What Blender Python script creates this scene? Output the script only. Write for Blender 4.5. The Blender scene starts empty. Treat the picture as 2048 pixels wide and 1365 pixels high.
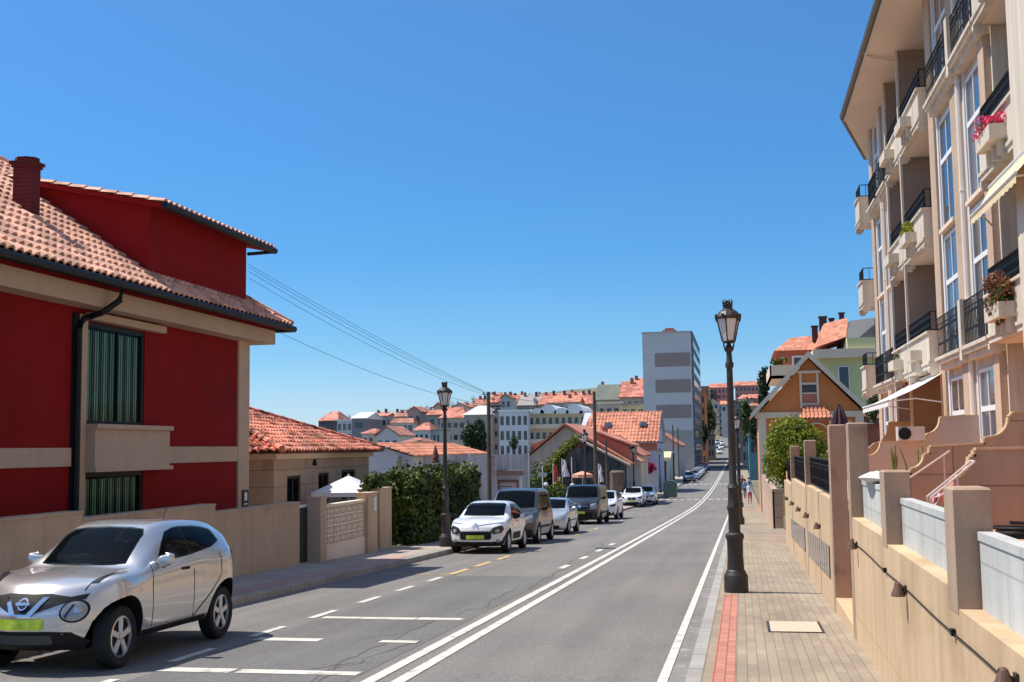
import bpy, bmesh, math, random
from mathutils import Vector, Matrix
from mathutils.bvhtree import BVHTree
R = math.radians
rnd = random.Random(7)
sc = bpy.context.scene
COL = sc.collection

# ------------------------------------------------------------------ camera
CAM_H, FPX = 1.95, 2350.0
YAW, PITCH, ROLL = R(10.8808), R(5.24), 0.014
def cam_axes():
    f0 = Vector((-math.sin(YAW), math.cos(YAW), 0)); r0 = Vector((math.cos(YAW), math.sin(YAW), 0)); u0 = Vector((0, 0, 1))
    f = f0 * math.cos(PITCH) + u0 * math.sin(PITCH)
    u = u0 * math.cos(PITCH) - f0 * math.sin(PITCH)
    return r0 * math.cos(ROLL) - u * math.sin(ROLL), u * math.cos(ROLL) + r0 * math.sin(ROLL), f
cr, cu, cf = cam_axes()
cam = bpy.data.cameras.new('camera'); camo = bpy.data.objects.new('camera', cam); COL.objects.link(camo)
m3 = Matrix((cr, cu, -cf)).transposed()
camo.matrix_world = Matrix.Translation((0, 0, CAM_H)) @ m3.to_4x4()
cam.sensor_width = 36; cam.lens = FPX / 2048 * 36; cam.clip_start = 0.1; cam.clip_end = 6000
sc.camera = camo

# ------------------------------------------------------------------ sky, sun, exposure
SUN_EL, SUN_AZ = 61.0, 3.0        # high sun on the left of the street, a touch from ahead
w = bpy.data.worlds.new('World'); sc.world = w; w.use_nodes = True
nt = w.node_tree; nt.nodes.clear()
sky = nt.nodes.new('ShaderNodeTexSky'); sky.sky_type = 'NISHITA'; sky.sun_disc = False
sky.sun_elevation = R(SUN_EL); sky.sun_rotation = R(-90 + SUN_AZ)
sky.altitude = 0; sky.air_density = 1.0; sky.dust_density = 0.25; sky.ozone_density = 2.0
bg = nt.nodes.new('ShaderNodeBackground'); bg.inputs[1].default_value = 0.15
wo = nt.nodes.new('ShaderNodeOutputWorld')
# the clear deep blue of the lower sky: a tint by height above the horizon
tn = nt.nodes.new('ShaderNodeMix'); tn.data_type = 'RGBA'; tn.blend_type = 'MULTIPLY'; tn.inputs[0].default_value = 1
tc = nt.nodes.new('ShaderNodeTexCoord'); sx = nt.nodes.new('ShaderNodeSeparateXYZ'); rp = nt.nodes.new('ShaderNodeValToRGB')
SKYT = [(0, (.48,.62,.95)), (.0415, (.41,.56,.80)), (.084, (.30,.52,.725)), (.168, (.232,.505,.735)), (.25, (.245,.53,.775)), (.36, (.30,.58,.81)), (.55, (.90,.95,.98)), (1, (1,1,1))]
while len(rp.color_ramp.elements) < len(SKYT): rp.color_ramp.elements.new(.5)
for e, (p_, c_) in zip(rp.color_ramp.elements, SKYT): e.position = p_; e.color = (*c_, 1)
nt.links.new(tc.outputs['Generated'], sx.inputs[0]); nt.links.new(sx.outputs[2], rp.inputs[0]); nt.links.new(rp.outputs[0], tn.inputs[7])
nt.links.new(sky.outputs[0], tn.inputs[6]); nt.links.new(tn.outputs[2], bg.inputs[0]); nt.links.new(bg.outputs[0], wo.inputs[0])
sl = bpy.data.lights.new('sun', 'SUN'); sl.energy = 4.5; sl.angle = R(0.5); sl.color = (1, .94, .85)
so = bpy.data.objects.new('sun', sl); COL.objects.link(so)
sd = Vector((math.cos(R(SUN_EL)) * math.cos(R(SUN_AZ)), -math.cos(R(SUN_EL)) * math.sin(R(SUN_AZ)), -math.sin(R(SUN_EL))))
so.rotation_euler = sd.to_track_quat('-Z', 'Y').to_euler(); so.location = (0, 0, 60)
sc.view_settings.view_transform = 'Standard'; sc.view_settings.look = 'None'
sc.view_settings.exposure = 0.35; sc.view_settings.gamma = 1
sc.cycles.max_bounces = 6; sc.cycles.use_denoising = True
sc.cycles.transparent_max_bounces = 8

# ------------------------------------------------------------------ measuring helpers
def ray(px, py): return cr * ((px - 1024) / FPX) - cu * ((py - 682.5) / FPX) + cf
def at(px, py, Y):                 # the point of the place seen at a photo pixel, Y metres up the street
    d = ray(px, py); t = Y / d.y
    return Vector((d.x * t, Y, CAM_H + d.z * t))
def atx(px, py, X):
    d = ray(px, py); t = X / d.x
    return Vector((X, d.y * t, CAM_H + d.z * t))
ROADP = [(-30, .95), (0, 0), (70, -2.15), (95, -2.8), (120, -3.2), (150, -3.4), (190, -3.35), (240, -3.05), (310, -2.45), (360, -1.1), (450, 2.6), (600, 10), (900, 22)]
def zr(y):
    P = ROADP
    for i in range(len(P) - 1):
        if y <= P[i + 1][0] or i == len(P) - 2:
            def sl(k):
                a = P[max(k - 1, 0)]; b = P[min(k + 1, len(P) - 1)]
                return (b[1] - a[1]) / (b[0] - a[0])
            if i == 0: return P[0][1] + (y - P[0][0]) * (P[1][1] - P[0][1]) / 30
            h = P[i + 1][0] - P[i][0]; t = (y - P[i][0]) / h
            m0 = -.0308 if i == 1 else sl(i); m1 = sl(i + 1)
            return ((2*t**3 - 3*t*t + 1) * P[i][1] + (t**3 - 2*t*t + t) * h * m0 + (-2*t**3 + 3*t*t) * P[i+1][1] + (t**3 - t*t) * h * m1)
def lerp(a, b, t): return a + (b - a) * t
def sstep(x): x = min(1, max(0, x)); return x * x * (3 - 2 * x)

# ------------------------------------------------------------------ mesh collector
class MB:
    def __init__(s): s.v = []; s.f = []; s.m = []; s.s = []; s.cm = 0; s.sm = False
    def add(s, vs, fs):
        n = len(s.v); s.v += [tuple(p) for p in vs]
        for f in fs: s.f.append(tuple(i + n for i in f)); s.m.append(s.cm); s.s.append(s.sm)
        return s
    def box(s, x0, x1, y0, y1, z0, z1):
        return s.add([(x0,y0,z0),(x1,y0,z0),(x1,y1,z0),(x0,y1,z0),(x0,y0,z1),(x1,y0,z1),(x1,y1,z1),(x0,y1,z1)],
                     [(3,2,1,0),(4,5,6,7),(0,1,5,4),(1,2,6,5),(2,3,7,6),(3,0,4,7)])
    def obox(s, c, sx, sy, sz, rz=0):
        ca, sa = math.cos(rz), math.sin(rz); vs = []
        for z in (-sz/2, sz/2):
            for a, b in ((-1,-1),(1,-1),(1,1),(-1,1)):
                x, y = a*sx/2, b*sy/2; vs.append((c[0]+x*ca-y*sa, c[1]+x*sa+y*ca, c[2]+z))
        return s.add(vs, [(3,2,1,0),(4,5,6,7),(0,1,5,4),(1,2,6,5),(2,3,7,6),(3,0,4,7)])
    def prism(s, poly, ax, a, b):      # a 2D outline pushed along one axis
        n = len(poly)
        def pt(p, h): return (h, p[0], p[1]) if ax == 'x' else (p[0], h, p[1]) if ax == 'y' else (p[0], p[1], h)
        vs = [pt(p, a) for p in poly] + [pt(p, b) for p in poly]
        return s.add(vs, [tuple(range(n))[::-1], tuple(range(n, 2*n))] + [(i, (i+1) % n, (i+1) % n + n, i + n) for i in range(n)])
    def quad(s, a, b, c, d): return s.add([a, b, c, d], [(0,1,2,3)])
    def hexa(s, p): return s.add(p, [(3,2,1,0),(4,5,6,7),(0,1,5,4),(1,2,6,5),(2,3,7,6),(3,0,4,7)])
    def slab(s, poly, up):             # a 3D outline thickened by a vector
        n = len(poly); u = Vector(up)
        return s.add([Vector(p) for p in poly] + [Vector(p) + u for p in poly], [tuple(range(n))[::-1], tuple(range(n, 2*n))] + [(i, (i+1) % n, (i+1) % n + n, i + n) for i in range(n)])
    def tube(s, pts, r, n=8):
        pts = [Vector(p) for p in pts]; rs = r if isinstance(r, (list, tuple)) else [r] * len(pts)
        vs = []; fs = []
        for i, p in enumerate(pts):
            t = (pts[min(i+1, len(pts)-1)] - pts[max(i-1, 0)]).normalized()
            a = Vector((0,0,1)) if abs(t.z) < .9 else Vector((1,0,0))
            u = t.cross(a).normalized(); v = t.cross(u)
            for k in range(n):
                q = 2*math.pi*k/n; vs.append(p + (u*math.cos(q) + v*math.sin(q)) * rs[i])
        for i in range(len(pts)-1):
            for k in range(n): fs.append((i*n+k, i*n+(k+1) % n, (i+1)*n+(k+1) % n, (i+1)*n+k))
        fs += [tuple(range(n))[::-1], tuple(range((len(pts)-1)*n, len(pts)*n))]
        return s.add(vs, fs)
    def lathe(s, prof, c=(0,0,0), n=16, ax='z', rot=0, caps=True):
        vs = []; fs = []
        for r, z in prof:
            for k in range(n):
                q = 2*math.pi*(k+rot)/n; x, y = r*math.cos(q), r*math.sin(q)
                vs.append((c[0]+x, c[1]+y, c[2]+z) if ax == 'z' else (c[0]+z, c[1]+x, c[2]+y) if ax == 'x' else (c[0]+x, c[1]+z, c[2]+y))
        for i in range(len(prof)-1):
            for k in range(n): fs.append((i*n+k, i*n+(k+1) % n, (i+1)*n+(k+1) % n, (i+1)*n+k))
        if caps: fs += [tuple(range(n))[::-1], tuple(range((len(prof)-1)*n, len(prof)*n))]
        return s.add(vs, fs)
    def grid(s, fn, nu, nv):
        vs = [fn(i/nu, j/nv) for j in range(nv+1) for i in range(nu+1)]
        return s.add(vs, [(j*(nu+1)+i, j*(nu+1)+i+1, (j+1)*(nu+1)+i+1, (j+1)*(nu+1)+i) for j in range(nv) for i in range(nu)])
ORG = {}
def mesh_of(mb, name, mats, org=(0,0,0), fix=True, sharp=None):
    me = bpy.data.meshes.new(name); o = Vector(org)
    me.from_pydata([(p[0]-o.x, p[1]-o.y, p[2]-o.z) for p in mb.v], [], mb.f)
    for mt in (mats if isinstance(mats, (list, tuple)) else [mats]): me.materials.append(mt)
    me.polygons.foreach_set('material_index', mb.m); me.polygons.foreach_set('use_smooth', mb.s)
    me.update()
    if fix:
        bm = bmesh.new(); bm.from_mesh(me); bmesh.ops.recalc_face_normals(bm, faces=bm.faces); bm.to_mesh(me); bm.free()
    if any(mb.s): me.set_sharp_from_angle(angle=R(sharp or 38))
    return me
def thing(name, label, cat, loc=(0,0,0), group=None, local=False):
    o = bpy.data.objects.new(name, None); COL.objects.link(o); o.empty_display_size = .2
    if local: ORG[o.name] = Vector((0,0,0))
    else: ORG[o.name] = Vector(loc)
    o.location = loc; o['label'] = label; o['category'] = cat
    if group: o['group'] = group
    return o
def part(mb, name, mats, parent, label=None, fix=True, sharp=None):
    org = ORG[parent.name]
    o = bpy.data.objects.new(name, mesh_of(mb, name, mats, org, fix, sharp)); COL.objects.link(o)
    o.parent = parent; ORG[o.name] = org
    if label: o['label'] = label
    return o
def solo(mb, name, mats, label, cat, loc=None, group=None, fix=True, sharp=None):
    loc = Vector(loc) if loc is not None else Vector(mb.v[0])
    o = bpy.data.objects.new(name, mesh_of(mb, name, mats, loc, fix, sharp)); COL.objects.link(o); o.location = loc
    ORG[o.name] = loc; o['label'] = label; o['category'] = cat
    if group: o['group'] = group
    return o
def struct(mb, name, mats, kind='structure', fix=True):
    o = bpy.data.objects.new(name, mesh_of(mb, name, mats, (0,0,0), fix)); COL.objects.link(o); o['kind'] = kind
    ORG[o.name] = Vector((0,0,0)); return o
KIDS = {}
def dup(o, loc=None, label=None, parent=None, rz=None, group=None):
    c = o.copy(); COL.objects.link(c)
    if parent is not None: c.parent = parent
    if loc is not None: c.location = loc
    if rz is not None: c.rotation_euler.z = rz
    if label: c['label'] = label
    if group: c['group'] = group
    for ch in list(o.children): dup(ch, parent=c)
    return c

# ------------------------------------------------------------------ procedural materials
def _n(nt, t, **k):
    n = nt.nodes.new(t)
    for a, b in k.items(): setattr(n, a, b)
    return n
def M(name, col, rough=.8, var=.15, sc_=1.2, fine=.1, finesc=40, bump=0., bumpsc=None, metal=0, coat=0, spec=.4, streak=0, stain=None, cells=0, cellsc=5, brick=None, ys=0):
    m = bpy.data.materials.new(name); m.use_nodes = True; nt = m.node_tree; b = nt.nodes['Principled BSDF']
    L = nt.links.new
    b.inputs['Roughness'].default_value = rough; b.inputs['Metallic'].default_value = metal
    b.inputs['Coat Weight'].default_value = coat; b.inputs['Specular IOR Level'].default_value = spec
    if coat: b.inputs['Coat Roughness'].default_value = .04
    geo = _n(nt, 'ShaderNodeNewGeometry'); pos = geo.outputs['Position']
    rgb = _n(nt, 'ShaderNodeRGB'); rgb.outputs[0].default_value = (*col, 1); cur = rgb.outputs[0]
    def noise(scale, detail=4, vec=None):
        n = _n(nt, 'ShaderNodeTexNoise'); n.inputs['Scale'].default_value = scale; n.inputs['Detail'].default_value = detail
        L(vec or pos, n.inputs['Vector']); return n
    def mul(fac_out, amt, cur):
        mr = _n(nt, 'ShaderNodeMapRange'); mr.inputs[1].default_value = .25; mr.inputs[2].default_value = .75
        mr.inputs[3].default_value = 1 - amt; mr.inputs[4].default_value = 1 + amt; L(fac_out, mr.inputs[0])
        mx = _n(nt, 'ShaderNodeMix', data_type='RGBA', blend_type='MULTIPLY'); mx.inputs[0].default_value = 1
        L(cur, mx.inputs[6]); L(mr.outputs[0], mx.inputs[7]); return mx.outputs[2]
    h = None
    if var: cur = mul(noise(sc_).outputs[0], var, cur)
    if fine:
        nf = noise(finesc, 3); cur = mul(nf.outputs[0], fine, cur); h = nf.outputs[0]
    if cells:
        v = _n(nt, 'ShaderNodeTexVoronoi'); v.inputs['Scale'].default_value = cellsc; L(pos, v.inputs['Vector'])
        sp = _n(nt, 'ShaderNodeSeparateColor'); L(v.outputs['Color'], sp.inputs[0]); cur = mul(sp.outputs[0], cells, cur)
    if streak:
        mp = _n(nt, 'ShaderNodeMapping'); mp.inputs['Scale'].default_value = (3, 3, .22); L(pos, mp.inputs[0])
        cur = mul(noise(1.6, 5, mp.outputs[0]).outputs[0], streak, cur)
    if ys:
        mp = _n(nt, 'ShaderNodeMapping'); mp.inputs['Scale'].default_value = (1.5, .07, .07); L(pos, mp.inputs[0])
        cur = mul(noise(1.3, 6, mp.outputs[0]).outputs[0], ys, cur)
    if stain:
        n = noise(stain[1], 5); mr = _n(nt, 'ShaderNodeMapRange'); mr.inputs[1].default_value = stain[3] if len(stain) > 3 else .55; mr.inputs[2].default_value = .75
        L(n.outputs[0], mr.inputs[0]); mx = _n(nt, 'ShaderNodeMix', data_type='RGBA')
        mm = _n(nt, 'ShaderNodeMath', operation='MULTIPLY'); mm.inputs[1].default_value = stain[2]; L(mr.outputs[0], mm.inputs[0])
        L(mm.outputs[0], mx.inputs[0]); L(cur, mx.inputs[6]); mx.inputs[7].default_value = (*stain[0], 1); cur = mx.outputs[2]
    if brick:      # (plane, width, height, mortar size, mortar colour, per-brick variation)
        sp = _n(nt, 'ShaderNodeSeparateXYZ'); L(pos, sp.inputs[0]); cb = _n(nt, 'ShaderNodeCombineXYZ')
        a, c = {'yx': (1, 0), 'xz': (0, 2), 'yz': (1, 2), 'xy': (0, 1)}[brick[0]]
        L(sp.outputs[a], cb.inputs[0]); L(sp.outputs[c], cb.inputs[1])
        bt = _n(nt, 'ShaderNodeTexBrick'); bt.inputs['Scale'].default_value = 1
        bt.inputs['Brick Width'].default_value = brick[1]; bt.inputs['Row Height'].default_value = brick[2]; bt.inputs['Mortar Size'].default_value = brick[3]
        bt.inputs['Color1'].default_value = (1-brick[5],)*3 + (1,); bt.inputs['Color2'].default_value = (1+brick[5],)*3 + (1,); bt.inputs['Mortar'].default_value = (*brick[4], 1)
        bt.inputs['Mortar Smooth'].default_value = .2
        L(cb.outputs[0], bt.inputs['Vector'])
        mx = _n(nt, 'ShaderNodeMix', data_type='RGBA', blend_type='MULTIPLY'); mx.inputs[0].default_value = 1
        L(cur, mx.inputs[6]); L(bt.outputs['Color'], mx.inputs[7]); cur = mx.outputs[2]
    L(cur, b.inputs['Base Color'])
    if bump:
        hn = noise(bumpsc, 4).outputs[0] if bumpsc else h
        bp = _n(nt, 'ShaderNodeBump'); bp.inputs['Strength'].default_value = bump; bp.inputs['Distance'].default_value = .02
        L(hn, bp.inputs['Height']); L(bp.outputs[0], b.inputs['Normal'])
    return m
def glass(name, tint=(.02,.03,.035), rough=.03, see=0.0, tcol=(.5,.7,.7)):
    m = bpy.data.materials.new(name); m.use_nodes = True; nt = m.node_tree; b = nt.nodes['Principled BSDF']
    b.inputs['Base Color'].default_value = (*tint, 1); b.inputs['Roughness'].default_value = rough; b.inputs['Specular IOR Level'].default_value = .7
    geo = _n(nt, 'ShaderNodeNewGeometry'); n = _n(nt, 'ShaderNodeTexNoise'); n.inputs['Scale'].default_value = .9
    bp = _n(nt, 'ShaderNodeBump'); bp.inputs['Strength'].default_value = .05; bp.inputs['Distance'].default_value = .05
    nt.links.new(geo.outputs['Position'], n.inputs['Vector']); nt.links.new(n.outputs[0], bp.inputs['Height']); nt.links.new(bp.outputs[0], b.inputs['Normal'])
    if see:
        tr = _n(nt, 'ShaderNodeBsdfTransparent'); tr.inputs[0].default_value = (*tcol, 1)
        lw = _n(nt, 'ShaderNodeLayerWeight'); lw.inputs[0].default_value = .35
        mr = _n(nt, 'ShaderNodeMapRange'); mr.inputs[3].default_value = 1 - see; mr.inputs[4].default_value = 1; nt.links.new(lw.outputs['Fresnel'], mr.inputs[0])
        mx = _n(nt, 'ShaderNodeMixShader'); nt.links.new(mr.outputs[0], mx.inputs[0]); nt.links.new(tr.outputs[0], mx.inputs[1]); nt.links.new(b.outputs[0], mx.inputs[2])
        nt.links.new(mx.outputs[0], nt.nodes['Material Output'].inputs[0])
    return m
def leafmat(name, c1, c2, scale=2.5, trans=.25):
    m = bpy.data.materials.new(name); m.use_nodes = True; nt = m.node_tree; b = nt.nodes['Principled BSDF']; L = nt.links.new
    geo = _n(nt, 'ShaderNodeNewGeometry'); n = _n(nt, 'ShaderNodeTexNoise'); n.inputs['Scale'].default_value = scale; n.inputs['Detail'].default_value = 5
    L(geo.outputs['Position'], n.inputs['Vector'])
    ad = _n(nt, 'ShaderNodeMath', operation='ADD'); ml = _n(nt, 'ShaderNodeMath', operation='MULTIPLY'); ml.inputs[1].default_value = .35
    L(geo.outputs['Random Per Island'], ml.inputs[0]); L(ml.outputs[0], ad.inputs[0]); L(n.outputs[0], ad.inputs[1])
    cr_ = _n(nt, 'ShaderNodeValToRGB'); cr_.color_ramp.elements[0].position = .4; cr_.color_ramp.elements[1].position = .95
    cr_.color_ramp.elements[0].color = (*c1, 1); cr_.color_ramp.elements[1].color = (*c2, 1)
    L(ad.outputs[0], cr_.inputs[0]); L(cr_.outputs[0], b.inputs['Base Color']); b.inputs['Roughness'].default_value = .55; b.inputs['Specular IOR Level'].default_value = .3
    tl = _n(nt, 'ShaderNodeBsdfTranslucent'); L(cr_.outputs[0], tl.inputs[0]); mx = _n(nt, 'ShaderNodeMixShader'); mx.inputs[0].default_value = trans
    L(b.outputs[0], mx.inputs[1]); L(tl.outputs[0], mx.inputs[2]); L(mx.outputs[0], nt.nodes['Material Output'].inputs[0])
    return m

def leaves(mb, fn, n, size, rng):
    """n leaf-sized faces; fn() gives a point and an outward direction"""
    for _ in range(n):
        p, d = fn()
        a = Vector((rng.gauss(0,1), rng.gauss(0,1), rng.gauss(0,1))).normalized()
        nrm = (Vector(d) + a * .9).normalized()
        u = nrm.cross(Vector((rng.gauss(0,1), rng.gauss(0,1), rng.gauss(0,1)))).normalized(); v = nrm.cross(u)
        s = size * rng.uniform(.6, 1.3)
        mb.add([p - u*s*.5, p + v*s*.3, p + u*s*.6, p - v*s*.3], [(0,1,2,3)])
def blob_leaves(mb, c, rad, n, size, rng, lumps=14, fill=.35):
    """crown of overlapping lumps on an ellipsoid: leaves lie near lump surfaces, with gaps between"""
    c = Vector(c); rx, ry, rz = rad; L = []
    for _ in range(lumps):
        d = Vector((rng.gauss(0,1), rng.gauss(0,1), rng.gauss(0,1))).normalized()
        k = rng.uniform(.40, .74); L.append((Vector((d.x*rx*k, d.y*ry*k, d.z*rz*k)), rng.uniform(.34, .56)))
    def fn():
        o, r = rng.choice(L)
        d = Vector((rng.gauss(0,1), rng.gauss(0,1), rng.gauss(0,1))).normalized()
        q = r * (1 - fill * rng.random())
        return c + o + Vector((d.x*rx*q, d.y*ry*q, d.z*rz*q)), d
    leaves(mb, fn, n, size, rng)
def tiles(mb, o, u, v, poly, per=.23, row=.38, amp=.035, step=.03, res=6):
    """curved roof tiles laid on a plane: o eave corner, u along the eave, v up the slope, poly outline in (u,v) metres"""
    o, u, v = Vector(o), Vector(u).normalized(), Vector(v).normalized(); n = u.cross(v).normalized()
    if n.z < 0: n = -n
    us = [p[0] for p in poly]; vs = [p[1] for p in poly]; u0, u1, v0, v1 = min(us), max(us), min(vs), max(vs)
    nu = max(1, int((u1-u0)/per*res)); nr = max(1, int(math.ceil((v1-v0)/row)))
    def inside(a, b):
        r = False; j = len(poly)-1
        for i in range(len(poly)):
            if (poly[i][1] > b) != (poly[j][1] > b) and a < (poly[j][0]-poly[i][0])*(b-poly[i][1])/(poly[j][1]-poly[i][1])+poly[i][0]: r = not r
            j = i
        return r
    for j in range(nr):
        va, vb = v0 + j*row, min(v0 + (j+1)*row + .05, v1)
        base = len(mb.v); fs = []; pts = []
        for k, (vv, off) in enumerate(((va, step - .05), (va, step), (vb, 0))):
            for i in range(nu+1):
                a = u0 + (u1-u0)*i/nu; h = abs(math.sin(math.pi*(a-u0)/per))*amp*2 - amp
                pts.append(o + u*a + v*vv + n*(h+off))
        for k in range(2):
            for i in range(nu):
                ac = u0 + (u1-u0)*(i+.5)/nu
                if inside(ac, (va + min(vb, va+row))/2): fs.append((k*(nu+1)+i, k*(nu+1)+i+1, (k+1)*(nu+1)+i+1, (k+1)*(nu+1)+i))
        if fs: mb.add(pts, fs)
    return mb
# ------------------------------------------------------------------ palette
asphalt = M('asphalt', (.178,.166,.154), .92, .13, .30, .30, 28, .3, 60, stain=((.20,.175,.145), .30, .55, .5), ys=.16)
asphalt2 = M('asphalt_patch', (.145,.138,.132), .92, .12, .5, .28, 30, .3, 60, ys=.14, stain=((.10,.095,.09), 1.1, .5, .6))
paint_w = M('road_paint', (.60,.57,.50), .8, .1, 2, .2, 50, stain=((.24,.225,.21), 5, .85, .53))
paint_old = M('worn_road_paint', (.36,.345,.32), .85, .15, 2, .2, 40, stain=((.19,.18,.17), 2.5, .9, .5))
paint_y = M('road_paint_yellow', (.62,.42,.16), .8, .12, 2, .2, 60, stain=((.2,.19,.17), 3, .8, .5))
paver = M('paver', (.31,.25,.182), .9, .18, .7, .14, 60, .15, 90, ys=.12, brick=('yx', .42, .105, .006, (.66,.63,.61), .10), stain=((.22,.18,.15), .9, .5, .52))
paver_l = M('paving', (.40,.335,.285), .9, .14, .6, .1, 50, brick=('yx', .4, .4, .008, (.6,.58,.56), .07), stain=((.26,.22,.2), 1.2, .5, .55))
redpave = M('red_paving', (.45,.195,.14), .9, .12, 1.2, .1, 50, brick=('yx', .21, .105, .007, (.55,.5,.5), .12))
kerb_m = M('kerb_granite', (.34,.325,.30), .9, .15, 1.5, .3, 120, .2, 120, brick=('yx', 1.0, 50, .012, (.4,.4,.4), .08))
gutter_m = M('gutter', (.20,.185,.17), .9, .2, 1.3, .25, 40, stain=((.48,.45,.41), 5, .7, .55))
ground_m = M('ground', (.17,.155,.10), .95, .3, .05, .2, 2)
tan = M('tan_concrete', (.57,.41,.25), .85, .10, .8, .06, 50, .12, 60, streak=.14, stain=((.36,.23,.12), 1.1, .7, .54), brick=('yz', 3.3, 40, .008, (.8,.78,.75), .04))
tan_pil = M('tan_pillar', (.385,.27,.19), .85, .12, 1.5, .12, 70, .15, 70, streak=.12, stain=((.18,.12,.09), 2.2, .8, .60))
greystone = M('grey_stone', (.47,.48,.455), .7, .12, 1.2, .12, 90, .08, 90, streak=.16, brick=('yz', .75, .62, .008, (.75,.75,.73), .05), stain=((.36,.37,.34), 1.4, .7, .52))
brown_wall = M('brown_render', (.345,.24,.175), .85, .12, .8, .12, 50, .15, 60, streak=.12, brick=('xz', 1.2, .75, .01, (.55,.5,.48), .05), stain=((.2,.1,.06), 1.6, .6, .58))
pink_wall = M('pinkish_render', (.52,.42,.34), .85, .07, .8, .05, 50)
cream = M('cream_render', (.62,.535,.425), .8, .08, .6, .06, 40, .05, 60, streak=.2, stain=((.44,.34,.26), .8, .5, .6))
cream_d = M('soffit_render', (.76,.63,.51), .85, .08, .5, .05, 40)  # paler than the walls: bounce light on the soffits put into the colour
pil_stone = M('pilaster_stone', (.50,.36,.25), .85, .1, .8, .1, 50, .08, 60, streak=.15, brick=('yz', 3, .75, .006, (.75,.72,.7), .04))
brownstone = M('brown_stone', (.31,.22,.165), .8, .14, .9, .1, 40, .1, 50, brick=('xz', .8, .6, .006, (.7,.7,.7), .06))
white_f = M('white_frame', (.80,.79,.77), .45, .03, 1, 0)
black_iron = M('black_iron', (.012,.012,.013), .6, .2, 3, .2, 60, spec=.2)
lamp_iron = M('lamp_iron', (.032,.026,.024), .5, .25, 2.5, .25, 40, .15, 60, spec=.5)
red_wall = M('red_render', (.265,.013,.013), .9, .10, .35, .06, 60, .08, 60, streak=.08, spec=.12, stain=((.16,.012,.012), .8, .5, .55))
fascia = M('granite_trim', (.56,.41,.29), .85, .08, .8, .25, 110, .08, 150, streak=.05)
granwall = M('granite_wall', (.55,.40,.275), .9, .10, .7, .28, 110, .1, 160, streak=.09, stain=((.34,.23,.15), 1.1, .5, .55))
granblock = M('granite_blocks', (.50,.35,.25), .9, .10, .7, .22, 140, .1, 140, brick=('yz', 1.1, .48, .012, (.55,.5,.46), .10))
granblock_x = M('granite_block_end', (.50,.35,.25), .9, .10, .7, .22, 140, .1, 140, brick=('xz', 1.1, .48, .012, (.55,.5,.46), .10))
tile_pale = M('clay_tile_pale', (.68,.37,.25), .8, .12, .8, .15, 30, cells=.25, cellsc=3.2)
tile_red = M('clay_tile_red', (.46,.155,.10), .9, .25, .6, .2, 25, cells=.6, cellsc=4.2, stain=((.66,.42,.32), 2.6, .7, .5), spec=.2)
tile_org = M('clay_tile_orange', (.56,.225,.135), .85, .15, .4, .12, 20, cells=.2, cellsc=2)
tile_far = M('far_tile', (.48,.175,.12), .85, .28, .12, .2, 3, cells=.3, cellsc=.8)
tile_far2 = M('far_tile_brown', (.40,.17,.12), .85, .25, .12, .15, 3, cells=.2, cellsc=.8)
gutter_b = M('black_gutter', (.012,.014,.016), .55, .1, 2, 0, spec=.3)
white_w = M('white_render', (.66,.66,.67), .85, .06, .3, .04, 20, streak=.1)
grey_w = M('grey_render', (.42,.42,.42), .85, .10, .3, .06, 20, streak=.12)
greyblue_w = M('lavender_render', (.50,.50,.58), .85, .08, .3, .05, 20)
cream_f = M('far_cream', (.47,.42,.345), .85, .15, .1, .08, 3, streak=.15)
white_f2 = M('far_white', (.55,.54,.52), .85, .12, .1, .06, 3, streak=.12)
grey_f = M('far_grey', (.31,.30,.285), .85, .15, .1, .08, 3, streak=.15)
cream_w = M('far_cream_render', (.62,.55,.44), .85, .1, .2, .05, 10)
yellow_w = M('yellow_render', (.62,.52,.22), .85, .08, .3, .04, 20)
lime_w = M('pale_green_render', (.58,.58,.30), .85, .07, .3, .04, 20)
orange_w = M('ochre_render', (.64,.22,.066), .85, .07, .4, .05, 30, streak=.05)
offwhite = M('offwhite_trim', (.76,.60,.45), .8, .06, .6, .05, 30)
brick_w = M('brick_red_render', (.50,.18,.12), .85, .12, .3, .05, 20)
slate = M('dark_slate', (.07,.075,.085), .6, .15, .5, .15, 8)
slate_side = M('slate_cladding', (.085,.085,.09), .6, .12, .4, .15, 3, brick=('yz', 3.2, 1.5, .18, (1.9,1.9,1.9), .1))
metal_w = M('white_sheet_metal', (.80,.80,.80), .4, .05, .3, 0)
corr = M('corrugated_sheet', (.44,.45,.47), .55, .15, .5, .08, 20, streak=.3)
darkgreen = M('dark_green_steel', (.035,.055,.05), .5, .1, 1, 0)
win_dark = glass('window_glass', (.025,.035,.045))
win_teal = glass('teal_glass', (.01,.05,.045), .02, .93, (.68,.95,.88))
win_car = glass('car_glass', (.012,.018,.022), .03, .82, (.50,.60,.58))
win_car.node_tree.nodes['Principled BSDF'].inputs['Specular IOR Level'].default_value = .55
win_far = glass('far_window_glass', (.03,.045,.06), .12)
win_blue = glass('bluish_glass', (.06,.085,.12), .08)
blind = M('blind_slats', (.80,.82,.78), .8, .1, 2, 0)
roomdark = M('dark_room', (.07,.08,.08), .9, .3, .7, 0)
door_dark = M('dark_wood', (.045,.025,.02), .6, .2, 2, .1, 30)
awn_w = M('awning_cloth', (.78,.76,.70), .8, .05, 1, .03, 60)
awn_c = M('cream_awning_cloth', (.74,.60,.36), .8, .05, 1, .03, 60)
parasol_w = M('parasol_cloth', (.82,.81,.80), .8, .04, 1, .03, 60)
parasol_d = M('dark_parasol_cloth', (.06,.035,.05), .8, .2, 3, .1, 60)
wood_pole = M('weathered_wood', (.10,.075,.058), .9, .25, 2, .2, 30, streak=.3)
lampglass = M('milk_glass', (.72,.70,.66), .3, .06, 3, 0)
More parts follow.
